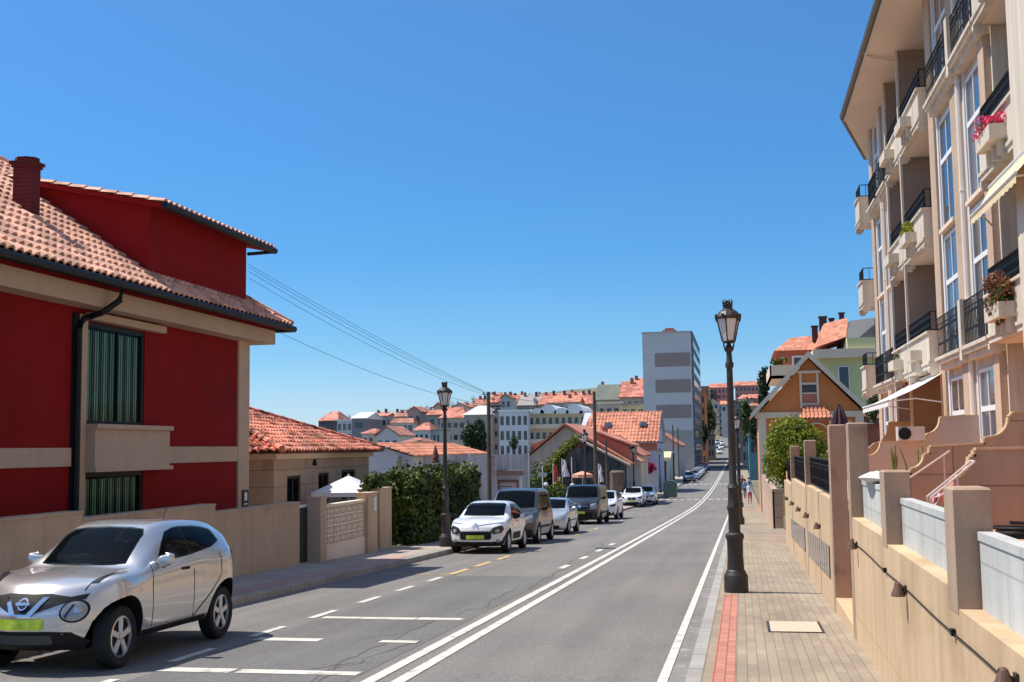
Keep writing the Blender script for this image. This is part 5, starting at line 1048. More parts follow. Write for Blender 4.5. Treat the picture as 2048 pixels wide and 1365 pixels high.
# ------------------------------------------------------------------ cars
def interp(tab, x):
    """smooth curve through (x, value) points"""
    n = len(tab)
    if x <= tab[0][0]: return tab[0][1]
    if x >= tab[-1][0]: return tab[-1][1]
    for i in range(n-1):
        if x <= tab[i+1][0]:
            h = tab[i+1][0] - tab[i][0]; t = (x - tab[i][0]) / h
            def m(k):
                if k == 0: return (tab[1][1]-tab[0][1])/(tab[1][0]-tab[0][0])
                if k == n-1: return (tab[-1][1]-tab[-2][1])/(tab[-1][0]-tab[-2][0])
                a = (tab[k][1]-tab[k-1][1])/(tab[k][0]-tab[k-1][0]); b = (tab[k+1][1]-tab[k][1])/(tab[k+1][0]-tab[k][0])
                return 0 if a*b <= 0 else 2*a*b/(a+b)
            m0, m1 = m(i)*h, m(i+1)*h
            return (2*t**3-3*t*t+1)*tab[i][1] + (t**3-2*t*t+t)*m0 + (-2*t**3+3*t*t)*tab[i+1][1] + (t**3-t*t)*m1
def catmull(P, k):
    out = []
    for i in range(len(P)-1):
        p0, p1, p2, p3 = P[max(i-1,0)], P[i], P[i+1], P[min(i+2, len(P)-1)]
        for j in range(k):
            t = j/k; f = lambda a: .5*((2*p1[a]) + (-p0[a]+p2[a])*t*.8 + 0)  # unused
            m1 = [(p2[a]-p0[a])*.36 for a in (0,1)]; m2 = [(p3[a]-p1[a])*.36 for a in (0,1)]
            out.append(tuple((2*t**3-3*t*t+1)*p1[a] + (t**3-2*t*t+t)*m1[a] + (-2*t**3+3*t*t)*p2[a] + (t**3-t*t)*m2[a] for a in (0,1)))
    out.append(P[-1]); return out
def car_shell(S):
    L = S['L']; N = 74; sts = []
    for i in range(N+1):
        u = i/N; sts.append(L*(u + .035*math.sin(2*math.pi*u)*-1))
    rows = []
    ax = S['axles']
    for y in sts:
        W = interp(S['W'], y); zb = interp(S['bot'], y); zs = interp(S['belt'], y); zt = interp(S['top'], y); Wr = interp(S['roofW'], y)
        fl = S.get('flare', .03); bul = fl*sum(math.exp(-((y-a)/.42)**2) for a in ax)
        cab = max(0, zt - zs); s = sstep((cab-.05)/.34)
        zm = zb + .5*(zs-zb)
        P = [(0,zb),(W*.80,zb),(W*.955,zb+.07),(W*.99+bul*.7,zb+.24),(W+bul,zm+.05),(W*.985+bul*.8,lerp(zm,zs,.72)),(W*.955+bul*.3,zs),
             (lerp(W*.87, lerp(W*.955,Wr,.55), s), lerp(zs+cab*.55, zs+cab*.55, s)),(lerp(W*.72, Wr, s), zt-lerp(.03,.075,s)),(lerp(W*.5,Wr*.86,s), zt-.022),(lerp(W*.25,Wr*.5,s), zt-.005),(0,zt)]
        rows.append(catmull(P, 4))
    nt_ = len(rows[0]); fz = S.get('nose', lambda z: 0); rz_ = S.get('tail', lambda z: 0); pc = S.get('plan', .22)
    def warp(x, y, z):
        W0 = .8
        k = max(0, 1 - y/.9)**1.5; y2 = y + k*(fz(z) + pc*(abs(x)/W0)**2.2)
        k = max(0, 1 - (L-y)/.8)**1.5; return (x, y2 - k*(rz_(z) + .14*(abs(x)/W0)**2.4), z)
    mb = MB(); mb.sm = True; vs = []; nx = 2*nt_ - 2
    for y, r in zip(sts, rows):
        ring = [(x, z) for x, z in r] + [(-x, z) for x, z in r[-2:0:-1]]
        vs += [warp(x, y, z) for x, z in ring]
    fs = [(i*nx+k, i*nx+(k+1) % nx, (i+1)*nx+(k+1) % nx, (i+1)*nx+k) for i in range(N) for k in range(nx)]
    mb.add(vs, fs)
    for end in (0, N):      # front and tail faces, curved in plan like the rest
        r = rows[end]; y = sts[end]; base = len(mb.v); M_ = 8; idx = {}
        ring0 = end*nx
        for k in range(nt_):
            for j in range(M_+1):
                if j == M_ or k in (0, nt_-1): idx[(k,j)] = ring0 + k
                elif j == 0: idx[(k,j)] = ring0 + (nx - k)
                else:
                    x, z = r[k]; xx = lerp(-x, x, j/M_); idx[(k,j)] = len(mb.v); mb.v.append(warp(xx, y, z))
        for k in range(nt_-1):
            for j in range(M_):
                f = []
                for q in ((k,j),(k,j+1),(k+1,j+1),(k+1,j)):
                    if idx[q] not in f: f.append(idx[q])
                if len(f) > 2: mb.f.append(tuple(f)); mb.m.append(0); mb.s.append(True)
    return mb
def apply_bool(me, cutters, inside_test):
    ob = bpy.data.objects.new('tmp_body', me); COL.objects.link(ob); tmp = []
    for cm in cutters:
        c = bpy.data.objects.new('tmp_cut', cm); COL.objects.link(c); tmp.append(c)
        md = ob.modifiers.new('b', 'BOOLEAN'); md.operation = 'DIFFERENCE'; md.object = c; md.solver = 'EXACT'
    dg = bpy.context.evaluated_depsgraph_get(); dg.update()
    res = bpy.data.meshes.new_from_object(ob.evaluated_get(dg))
    for o in tmp + [ob]: bpy.data.objects.remove(o)
    for p in res.polygons:
        if inside_test(p.center): p.material_index = 1; p.use_smooth = False
        else: p.material_index = 0; p.use_smooth = True
    res.set_sharp_from_angle(angle=R(40)); return res
def project(bvh, poly, d, off=.006, cuts=3, z3=None):
    """a patch lying on the body: outline in the two axes across the ray direction d"""
    bm = bmesh.new(); vs = []
    mk = {'x': lambda p: (0, p[0], p[1]), 'y': lambda p: (p[0], 0, p[1]), 'z': lambda p: (p[0], p[1], 0)}[d[1]]
    for p in poly: vs.append(bm.verts.new(mk(p)))
    f = bm.faces.new(vs); bmesh.ops.triangulate(bm, faces=[f]); 
    for _ in range(cuts): bmesh.ops.subdivide_edges(bm, edges=bm.edges[:], cuts=1, use_grid_fill=True); bmesh.ops.triangulate(bm, faces=bm.faces[:])
    ax = 'xyz'.index(d[1]); sg = 1 if d[0] == '+' else -1; D = Vector((0,0,0)); D[ax] = sg
    mb = MB(); mb.sm = True; bad = set(); out = []
    for i, v in enumerate(bm.verts):
        v.index = i; o = v.co.copy(); o[ax] = -6*sg if ax != 1 else (-6 if sg > 0 else 12)
        h = bvh.ray_cast(o, D)
        if h[0] is None: bad.add(i); out.append(o)
        else:
            n = h[1] if h[1].dot(D) < 0 else -h[1]; out.append(h[0] + (n*.6 - D*.4)*off)
    fl = []
    for f in bm.faces:
        ix = [v.index for v in f.verts]
        if any(i in bad for i in ix): continue
        if (out[ix[1]] - out[ix[0]]).cross(out[ix[2]] - out[ix[0]]).dot(D) > 0: ix.reverse()
        fl.append(tuple(ix))
    mb.add(out, fl); bm.free(); return mb
def rrect(x0, x1, z0, z1, r=.03, n=3):
    P = []
    for cx, cz, a0 in ((x1-r, z1-r, 0), (x0+r, z1-r, 90), (x0+r, z0+r, 180), (x1-r, z0+r, 270)):
        for k in range(n+1): a = R(a0 + 90*k/n); P.append((cx + r*math.cos(a), cz + r*math.sin(a)))
    return P
def ell(cx, cz, rx, rz, n=18): return [(cx + rx*math.cos(2*math.pi*k/n), cz + rz*math.sin(2*math.pi*k/n)) for k in range(n)]
def make_wheel(root, x, y, r, w_, spokes, rimr=None, dark=False):
    sg = 1 if x > 0 else -1; rimr = rimr or r*.66
    mb = MB(); mb.sm = True; c = (x, y, r); h = w_/2
    mb.lathe([(rimr,-h*.8),(r*.9,-h),(r*.985,-h*.75),(r,-h*.3),(r,h*.3),(r*.985,h*.75),(r*.9,h),(rimr,h*.8)], c, 36, 'x', caps=False); wh = part(mb, 'wheel', tyre_m, root)
    mb = MB(); q = sg*h
    mb.sm = True; mb.lathe([(rimr*1.01, q*.80),(rimr*.93, q*.86),(rimr*.90, q*.55)], c, 32, 'x', caps=False); mb.sm = False
    for k in range(spokes):
        a = 2*math.pi*k/spokes + .3; ca, sa = math.cos(a), math.sin(a); wi, wo = rimr*.13, rimr*.24
        P = lambda rr, ww, dx: (x + dx, y + rr*ca - ww*sa, r + rr*sa + ww*ca)
        d0, d1 = q*.80, q*.62
        vs = [P(rimr*.12, wi, d1), P(rimr*.94, wo*.8, d1), P(rimr*.94, -wo*.8, d1), P(rimr*.12, -wi, d1), P(rimr*.12, wi, d0*.98), P(rimr*.94, wo*.55, d0), P(rimr*.94, -wo*.55, d0), P(rimr*.12, -wi, d0*.98)]
        mb.hexa(vs)
    mb.lathe([(rimr*.2, q*.6),(rimr*.2, q*.86),(rimr*.1, q*.9)], c, 14, 'x'); part(mb, 'rim', rim_m if not dark else plastic_b, wh)
    mb = MB(); mb.lathe([(rimr*.9, q*.3),(rimr*.9, q*.45)], c, 24, 'x'); mb.lathe([(rimr*.6, q*.45),(rimr*.6, q*.52)], c, 20, 'x'); part(mb, 'brake', plastic_b, wh)
def build_car(S, label, paint, group='cars parked along the left kerb'):
    root = thing(S['name'], label, S.get('cat', 'car'), (0,0,0), group, local=True)
    sh = car_shell(S); me = mesh_of(sh, 'body', [paint, plastic_b])
    bm = bmesh.new(); bm.from_mesh(me); bmesh.ops.triangulate(bm, faces=bm.faces[:]); bvh = BVHTree.FromBMesh(bm); bm.free()
    r = S['wr']; ra = r*S.get('arch', 1.19); cuts = []
    for y in S['axles']:
        c = MB(); c.lathe([(ra,-1.3),(ra,-.48)], (0, y, r*1.02), 30, 'x'); cuts.append(mesh_of(c, 'c', [plastic_b]))
        c = MB(); c.lathe([(ra,.48),(ra,1.3)], (0, y, r*1.02), 30, 'x'); cuts.append(mesh_of(c, 'c', [plastic_b]))
    def shrink(poly, d):          # an outline drawn in a little, so the pane overlaps its opening
        cx_ = sum(p[0] for p in poly)/len(poly); cz_ = sum(p[1] for p in poly)/len(poly)
        w0 = max(abs(p[0]-cx_) for p in poly); h0 = max(abs(p[1]-cz_) for p in poly)
        return [(cx_ + (p[0]-cx_)*(1 - d/w0), cz_ + (p[1]-cz_)*(1 - d/h0)) for p in poly]
    for nm, poly in S['side']:
        if nm == 'side_window':
            c = MB(); c.prism(shrink(poly, .018), 'x', -1.3, 1.3); cuts.append(mesh_of(c, 'c', [plastic_b]))
    for nm, poly, off in S['front']:
        if nm == 'windscreen':
            c = MB(); c.prism(shrink(poly, .018), 'y', -.6, max(q[0] for n2, p2 in S['side'] if n2 == 'side_window' for q in p2[:6]) - .05); cuts.append(mesh_of(c, 'c', [plastic_b]))
    def ins(p):
        nr = bvh.find_nearest(p)
        if nr[0] is not None and nr[3] > .012: return True
        return any((p.y-y)**2 + (p.z-r*1.02)**2 < (ra*1.004)**2 and abs(p.x) > .3 for y in S['axles']) and p.z > .12
    res = apply_bool(me, cuts, ins); res.name = 'body'
    while len(res.materials) > 2: res.materials.pop()
    if len(res.materials) == 0: res.materials.append(paint); res.materials.append(plastic_b)
    b = bpy.data.objects.new('body', res); COL.objects.link(b); b.parent = root; ORG[b.name] = Vector((0,0,0))
    hw = S['W'][len(S['W'])//2][1]
    for sg in (1, -1):
        for y in S['axles']: make_wheel(root, sg*(hw - .10 + S.get('wout', 0)), y, r, .21, S.get('spokes', 5), dark=S.get('darkrim'))
        dr = '-x' if sg > 0 else '+x'
        for nm, poly in S['side']:
            mt = {'side_window': win_car, 'trim': plastic_b, 'door_line': plastic_b, 'door_handle': S.get('handle', plastic_b), 'side_bump': plastic_b, 'tail_light': lens_r}[nm]
            part(project(bvh, poly, dr, .007 if nm != 'door_line' else .003, 3 if nm == 'side_window' else 2), nm, mt, root, fix=False)
        mx, my, mz = S['mirror']; mb = MB(); mb.sm = True
        sq = lambda v: math.copysign(abs(v)**.55, v)
        mb.grid(lambda a, c: (sg*(mx + .13 + .105*sq(math.cos(2*math.pi*a))*math.sin(math.pi*c)**.5), my + (.06 + .03*math.cos(2*math.pi*a))*sq(math.sin(2*math.pi*a))*math.sin(math.pi*c)**.5, mz + .07*sq(math.cos(math.pi*c)) + .02*math.cos(2*math.pi*a)), 16, 8); mo = part(mb, 'mirror', S.get('mirror_mat', paint), root)
        part(MB().hexa([(sg*(mx-.08), my-.03, mz-.07), (sg*(mx+.08), my-.02, mz-.05), (sg*(mx+.08), my+.03, mz-.05), (sg*(mx-.08), my+.05, mz-.07), (sg*(mx-.08), my-.03, mz-.03), (sg*(mx+.08), my-.02, mz-.02), (sg*(mx+.08), my+.03, mz-.02), (sg*(mx-.08), my+.05, mz-.03)]), 'mirror_arm', plastic_b, mo)
    MT = {'windscreen': win_car, 'headlight': lens_m, 'dark_headlight': lens_d, 'grille': plastic_b, 'lower_bumper': plastic_b, 'number_plate': plate_m, 'fog_light': lens_m, 'emblem': chrome, 'chrome_trim': chrome, 'black_trim': plastic_b, 'white_plate': white_f, 'hood_line': plastic_b, 'air_intake': roomdark}
    for nm, poly, off in S['front']:
        part(project(bvh, poly, '+y', off, 4 if nm == 'windscreen' else 3), {'dark_headlight': 'headlight', 'white_plate': 'number_plate', 'black_trim': 'bumper_trim'}.get(nm, nm), MT[nm], root, fix=False)
    for nm, poly, off in S.get('topd', []):
        part(project(bvh, poly, '-z', off, 2), nm, {'side_light': lens_d, 'roof_glass': win_dark, 'hood_line': plastic_b, 'wiper': plastic_b}[nm], root, fix=False)
    sy = sorted(q[0] for n2, p2 in S['side'] if n2 == 'side_window' for q in p2); zb_ = min(q[1] for n2, p2 in S['side'] if n2 == 'side_window' for q in p2); zt_ = max(q[1] for n2, p2 in S['side'] if n2 == 'side_window' for q in p2)
    y1_ = lerp(sy[0], sy[-1], .42)
    for sg in (1, -1):
        mb = MB(); mb.sm = True
        mb.prism(rrect(sg*.37-.24, sg*.37+.24, zb_ - .02, lerp(zb_, zt_, .55), .06), 'y', y1_, y1_ + .13); mb.prism(rrect(sg*.37-.13, sg*.37+.13, lerp(zb_, zt_, .62), lerp(zb_, zt_, .92), .05), 'y', y1_ + .02, y1_ + .11)
        for e in (-.06, .06): mb.tube([(sg*.37+e, y1_+.06, lerp(zb_, zt_, .5)), (sg*.37+e, y1_+.06, lerp(zb_, zt_, .66))], .008, 5)
        part(mb, 'seat', M('seat_cloth', (.05,.05,.055), .9, .2, 9, .1, 50) if 'seat_cloth' not in bpy.data.materials else bpy.data.materials['seat_cloth'], root)
    mb = MB(); mb.tube([(-.37 + .17*math.cos(k*math.pi/9), y1_ - .52 + .06*math.sin(k*math.pi/9), lerp(zb_, zt_, .12) + .15*math.sin(k*math.pi/9)) for k in range(19)], .014, 6); part(mb, 'steering_wheel', plastic_b, root)
    if S.get('rails'):
        mb = MB(); zt = S['rails'][2]
        for sg in (1, -1):
            x = S['rails'][3]*sg; mb.tube([(x, S['rails'][0], zt - .05), (x, S['rails'][0] + .12, zt), (x, S['rails'][1] - .12, zt), (x, S['rails'][1], zt - .06)], .018, 6)
        part(mb, 'roof_rail', plastic_b, root)
    if S.get('aerial'):
        y, z = S['aerial']; part(MB().tube([(0, y, z - .03), (0, y + .12, z + .18)], .006, 5), 'aerial', plastic_b, root)
    return root
def mir(poly): return [(-a, b) for a, b in poly]
def paintm(name, col, metal=.0, rough=.32, coat=1.0): return M(name, col, rough, .04, .8, .04 if metal else 0, 400, 0, metal=metal, coat=coat, spec=.5)
silver = paintm('silver_paint', (.64,.63,.615), .68, .27); whitep = paintm('white_paint', (.80,.80,.81)); greyp = paintm('dark_grey_paint', (.055,.060,.070), .3, .3, .6); blackp = paintm('black_paint', (.016,.018,.021), .0, .3, .5)
bluep = paintm('blue_paint', (.05,.10,.22), .3); silver2 = paintm('light_silver_paint', (.60,.61,.63), .5, .3); darkblue = paintm('navy_paint', (.03,.035,.07), .3)
# --- silver crossover
J = dict(name='parked_car', L=4.13, axles=(.86, 3.39), wr=.335, arch=1.30, flare=.075, spokes=5, wout=-.005,
    W=[(0,.60),(.08,.735),(.25,.81),(.55,.835),(1.2,.835),(2.1,.835),(3.0,.845),(3.5,.84),(3.8,.79),(4.0,.72),(4.13,.60)],
    bot=[(0,.32),(.1,.25),(.5,.23),(1.3,.25),(2.9,.27),(3.6,.27),(4.0,.34),(4.13,.46)],
    belt=[(0,.66),(.1,.78),(.3,.90),(.86,.99),(1.5,1.0),(2.3,1.05),(3.0,1.12),(3.5,1.17),(3.85,1.14),(4.0,1.05),(4.13,.85)],
    top=[(0,.74),(.06,.84),(.2,.93),(.5,.99),(1.0,1.045),(1.26,1.075),(1.5,1.24),(1.8,1.43),(2.02,1.52),(2.3,1.562),(2.7,1.566),(3.2,1.54),(3.62,1.49),(3.76,1.44),(3.88,1.29),(4.0,1.10),(4.13,.9)],
    roofW=[(0,.5),(1.1,.66),(1.5,.60),(2.1,.56),(3.0,.565),(3.6,.55),(3.85,.58),(4.13,.5)],
    nose=lambda z: .16 + max(0, z-.62)*.5 + max(0, .42-z)*.55, tail=lambda z: max(0, z-.95)*.3 + max(0, .5-z)*.3, plan=.42,
    side=[('side_window', [(1.72,1.075),(1.98,1.30),(2.16,1.42),(2.36,1.46),(2.52,1.47),(2.52,1.12)]), ('side_window', [(2.545,1.123),(2.545,1.47),(2.9,1.465),(3.15,1.445),(3.34,1.41),(3.36,1.26),(3.1,1.19)]),
          ('trim', [(2.515,1.13),(2.515,1.47),(2.55,1.47),(2.55,1.13)]), ('trim', [(1.3,.25),(1.3,.345),(2.9,.37),(2.9,.27)]),
          ('door_line', [(1.52,.37),(1.50,.8),(1.55,1.06),(1.563,1.06),(1.513,.8),(1.533,.37)]), ('door_line', [(2.545,.38),(2.55,1.12),(2.563,1.12),(2.558,.38)]), ('door_line', [(2.56,.38),(2.95,.62),(3.2,.85),(3.22,1.12),(3.232,1.12),(3.212,.85),(2.965,.61),(2.58,.37)]),
          ('door_handle', rrect(2.24, 2.44, .955, .99, .012)), ('tail_light', [(3.72,1.12),(3.9,1.16),(3.98,1.02),(3.93,.92),(3.85,1.02)])],
    mirror=(.74, 1.72, 1.10),
    front=[('windscreen', [(-.555,1.09),(-.42,1.075),(0,1.07),(.42,1.075),(.555,1.09),(.52,1.40),(.47,1.46),(.3,1.482),(0,1.49),(-.3,1.482),(-.47,1.46),(-.52,1.40)], .006),
           ('grille', [(-.46,.80),(-.25,.835),(.25,.835),(.46,.80),(.62,.83),(.60,.775),(.40,.735),(.20,.66),(.12,.635),(-.12,.635),(-.20,.66),(-.40,.735),(-.60,.775),(-.62,.83)], .008),
           ('chrome_trim', [(.20,.80),(.26,.80),(.14,.63),(.07,.63)], .016), ('chrome_trim', [(-.20,.80),(-.26,.80),(-.14,.63),(-.07,.63)], .016), ('chrome_trim', [(-.14,.63),(.14,.63),(.12,.605),(-.12,.605)], .014),
           ('emblem', ell(0,.73,.062,.062), .024), ('grille', ell(0,.73,.046,.046), .027), ('emblem', rrect(-.085,.085,.718,.742,.008), .03),
           ('black_trim', ell(.53,.655,.130,.118), .008), ('black_trim', ell(-.53,.655,.130,.118), .008), ('headlight', ell(.53,.655,.110,.098), .016), ('headlight', ell(-.53,.655,.110,.098), .016), ('dark_headlight', [(.45,.60),(.50,.72),(.53,.725),(.47,.585)], .021), ('dark_headlight', [(-.45,.60),(-.50,.72),(-.53,.725),(-.47,.585)], .021), ('chrome_trim', ell(.56,.67,.040,.036), .024), ('chrome_trim', ell(-.56,.67,.040,.036), .024),
           ('number_plate', rrect(-.26,.26,.475,.585,.012), .03), ('lower_bumper', [(-.66,.34),(-.52,.44),(-.3,.455),(.3,.455),(.52,.44),(.66,.34),(.58,.25),(-.58,.25)], .008), ('air_intake', rrect(-.34,.34,.32,.42,.03), .014), ('chrome_trim', [(.36,.505),(.5,.525),(.5,.505),(.38,.485)], .012), ('chrome_trim', [(-.36,.505),(-.5,.525),(-.5,.505),(-.38,.485)], .012)],
    topd=[('side_light', [(.575,.58),(.60,.68),(.67,.90),(.72,.97),(.71,.80),(.655,.62)], .007), ('side_light', [(-.575,.58),(-.60,.68),(-.67,.90),(-.72,.97),(-.71,.80),(-.655,.62)], .007),
          ('hood_line', [(.555,.50),(.60,.68),(.64,.95),(.652,.95),(.612,.68),(.567,.50)], .003), ('hood_line', [(-.555,.50),(-.60,.68),(-.64,.95),(-.652,.95),(-.612,.68),(-.567,.50)], .003)], aerial=(3.2, 1.52))
# --- white hatchback with side bumps
Cw = dict(name='parked_car', L=3.99, axles=(.82, 3.36), wr=.325, arch=1.16, flare=.04, spokes=6, wout=.02,
    W=[(0,.62),(.08,.74),(.25,.80),(.6,.82),(2,.825),(3.2,.825),(3.7,.78),(3.9,.72),(3.99,.64)],
    bot=[(0,.30),(.1,.22),(.5,.20),(3.4,.21),(3.8,.28),(3.99,.40)], belt=[(0,.70),(.1,.80),(.3,.88),(.9,.96),(1.5,.97),(2.5,1.0),(3.4,1.03),(3.8,1.0),(3.99,.85)],
    top=[(0,.76),(.07,.86),(.25,.93),(.8,1.01),(1.05,1.04),(1.3,1.17),(1.65,1.36),(1.95,1.45),(2.3,1.485),(3.0,1.46),(3.4,1.41),(3.62,1.33),(3.8,1.15),(3.92,1.0),(3.99,.88)],
    roofW=[(0,.55),(1,.70),(1.5,.66),(2.1,.60),(3.0,.585),(3.5,.57),(3.99,.55)], nose=lambda z: max(0, z-.66)*.4 + max(0,.4-z)*.35, tail=lambda z: max(0, z-.9)*.3, plan=.24,
    side=[('side_window', [(1.5,1.02),(1.85,1.26),(2.05,1.365),(2.3,1.39),(2.32,1.03)]), ('side_window', [(2.36,1.03),(2.36,1.39),(2.9,1.375),(3.2,1.33),(3.42,1.10),(3.35,1.06)]), ('trim', [(1.25,.20),(1.25,.31),(2.9,.31),(2.9,.20)]),
          ('side_bump', rrect(1.5,2.65,.36,.56,.05)), ('trim', [(.35,.2),(.4,.42),(.62,.62),(.5,.62),(.3,.45),(.22,.25)]), ('door_line', [(1.42,.33),(1.42,1.0),(1.432,1.0),(1.432,.33)]), ('door_line', [(2.35,.33),(2.35,1.0),(2.362,1.0),(2.362,.33)]), ('door_handle', rrect(2.1,2.28,.87,.90,.012)), ('tail_light', [(3.75,.98),(3.92,.96),(3.95,.80),(3.8,.82)])],
    mirror=(.79, 1.55, 1.03), mirror_mat=plastic_b,
    front=[('windscreen', [(-.62,1.06),(-.3,1.045),(.3,1.045),(.62,1.06),(.57,1.38),(.5,1.415),(0,1.43),(-.5,1.415),(-.57,1.38)], .006), ('dark_headlight', [(.42,.62),(.50,.74),(.72,.80),(.78,.70),(.72,.58),(.52,.55)], .012), ('dark_headlight', mir([(.42,.62),(.50,.74),(.72,.80),(.78,.70),(.72,.58),(.52,.55)]), .012),
           ('headlight', ell(.62,.645,.06,.05), .02), ('headlight', ell(-.62,.645,.06,.05), .02), ('chrome_trim', [(.0,.80),(.5,.865),(.74,.89),(.74,.86),(.5,.845),(0,.775)], .008), ('chrome_trim', mir([(.0,.80),(.5,.865),(.74,.89),(.74,.86),(.5,.845),(0,.775)]), .008),
           ('emblem', [(-.09,.77),(0,.84),(.09,.77),(.09,.80),(0,.875),(-.09,.80)], .02), ('emblem', [(-.09,.72),(0,.79),(.09,.72),(.09,.75),(0,.82),(-.09,.75)], .02),
           ('grille', rrect(-.46,.46,.40,.63,.07), .010), ('number_plate', rrect(-.26,.26,.42,.53,.01), .03), ('lower_bumper', [(-.74,.22),(-.72,.36),(-.5,.34),(.5,.34),(.72,.36),(.74,.22),(.6,.17),(-.6,.17)], .01), ('fog_light', ell(.63,.37,.05,.045), .016), ('fog_light', ell(-.63,.37,.05,.045), .016)])
# --- tall dark grey family van
Vn = dict(name='parked_van', cat='van', L=4.40, axles=(.90, 3.68), wr=.33, arch=1.16, flare=.03, spokes=7, rails=(1.7, 4.0, 1.90, .66), wout=.02,
    W=[(0,.66),(.08,.78),(.3,.86),(.7,.885),(2,.89),(3.8,.885),(4.2,.85),(4.40,.80)], bot=[(0,.30),(.1,.22),(.5,.19),(3.8,.2),(4.2,.28),(4.40,.36)], belt=[(0,.78),(.1,.88),(.3,.96),(.9,1.06),(1.5,1.07),(2.5,1.08),(4.0,1.10),(4.40,1.0)],
    top=[(0,.84),(.07,.94),(.25,1.02),(.7,1.12),(.9,1.17),(1.2,1.40),(1.5,1.64),(1.75,1.78),(2.1,1.83),(3.4,1.84),(4.0,1.81),(4.25,1.72),(4.36,1.5),(4.40,1.2)], roofW=[(0,.58),(1,.76),(1.5,.74),(2.1,.71),(4.0,.70),(4.40,.68)],
    nose=lambda z: max(0, z-.75)*.35 + max(0,.4-z)*.3, tail=lambda z: max(0,z-1.2)*.12, plan=.2,
    side=[('side_window', [(1.38,1.14),(1.62,1.48),(1.80,1.66),(2.1,1.69),(2.3,1.70),(2.3,1.13)]), ('side_window', [(2.36,1.13),(2.36,1.70),(3.3,1.70),(3.3,1.13)]), ('side_window', [(3.36,1.13),(3.36,1.70),(4.05,1.66),(4.1,1.15)]), ('trim', [(1.3,.5),(1.3,.58),(3.2,.58),(3.2,.5)]), ('trim', [(1.3,.19),(1.3,.28),(3.25,.28),(3.25,.19)]),
          ('door_line', [(1.32,.3),(1.32,1.1),(1.332,1.1),(1.332,.3)]), ('door_line', [(2.32,.3),(2.32,1.1),(2.332,1.1),(2.332,.3)]), ('door_handle', rrect(2.08,2.26,.98,1.015,.012)), ('tail_light', [(4.22,1.5),(4.33,1.5),(4.36,1.0),(4.26,1.0)])], mirror=(.88, 1.45, 1.16), mirror_mat=plastic_b,
    front=[('windscreen', [(-.70,1.19),(-.3,1.165),(.3,1.165),(.70,1.19),(.66,1.66),(.6,1.73),(0,1.755),(-.6,1.73),(-.66,1.66)], .006), ('headlight', [(.46,.70),(.50,.84),(.74,.96),(.80,.90),(.78,.72),(.6,.68)], .012), ('headlight', mir([(.46,.70),(.50,.84),(.74,.96),(.80,.90),(.78,.72),(.6,.68)]), .012), ('grille', rrect(-.42,.42,.70,.80,.03), .01), ('emblem', ell(0,.84,.06,.06), .016),
           ('lower_bumper', [(-.8,.22),(-.78,.46),(-.5,.52),(.5,.52),(.78,.46),(.8,.22),(.6,.18),(-.6,.18)], .01), ('number_plate', rrect(-.26,.26,.50,.61,.01), .03)])
# --- silver compact
Cs = dict(name='parked_car', L=4.10, axles=(.86, 3.42), wr=.31, arch=1.15, flare=.025, spokes=6, wout=.02,
    W=[(0,.60),(.08,.72),(.25,.79),(.6,.815),(2,.83),(3.3,.82),(3.8,.77),(4.10,.66)], bot=[(0,.28),(.1,.2),(.5,.17),(3.4,.19),(3.9,.27),(4.1,.38)], belt=[(0,.60),(.1,.70),(.3,.80),(.9,.90),(1.5,.92),(2.5,.94),(3.5,.97),(3.9,.92),(4.10,.8)],
    top=[(0,.66),(.07,.76),(.25,.84),(.8,.94),(1.1,.99),(1.4,1.13),(1.8,1.33),(2.1,1.405),(2.4,1.42),(3.0,1.40),(3.4,1.34),(3.7,1.16),(3.95,.99),(4.10,.85)], roofW=[(0,.5),(1,.68),(1.5,.63),(2.1,.575),(3.0,.565),(3.6,.58),(4.10,.55)], nose=lambda z: max(0,z-.55)*.6 + max(0,.35-z)*.4, tail=lambda z: max(0,z-.85)*.3, plan=.28,
    side=[('side_window', [(1.62,.97),(1.95,1.2),(2.15,1.31),(2.4,1.335),(2.42,.98)]), ('side_window', [(2.46,.98),(2.46,1.335),(2.9,1.32),(3.2,1.27),(3.45,1.06),(3.4,1.0)]), ('trim', [(1.3,.52),(1.3,.56),(3.0,.57),(3.0,.53)]), ('door_line', [(1.5,.28),(1.5,.95),(1.512,.95),(1.512,.28)]), ('door_line', [(2.44,.28),(2.44,.95),(2.452,.95),(2.452,.28)]), ('door_handle', rrect(2.2,2.38,.83,.86,.012)), ('tail_light', [(3.85,.92),(4.0,.90),(4.05,.72),(3.9,.75)])], mirror=(.78,1.66,.98),
    front=[('windscreen', [(-.62,1.01),(-.3,.995),(.3,.995),(.62,1.01),(.56,1.32),(.5,1.35),(0,1.365),(-.5,1.35),(-.56,1.32)], .006), ('headlight', [(.36,.60),(.46,.70),(.70,.76),(.72,.66),(.66,.56),(.42,.54)], .012), ('headlight', mir([(.36,.60),(.46,.70),(.70,.76),(.72,.66),(.66,.56),(.42,.54)]), .012), ('grille', rrect(-.30,.30,.54,.64,.03), .01), ('emblem', ell(0,.66,.05,.05), .016), ('grille', rrect(-.55,.55,.24,.36,.04), .01), ('white_plate', rrect(-.26,.26,.38,.49,.01), .03)])
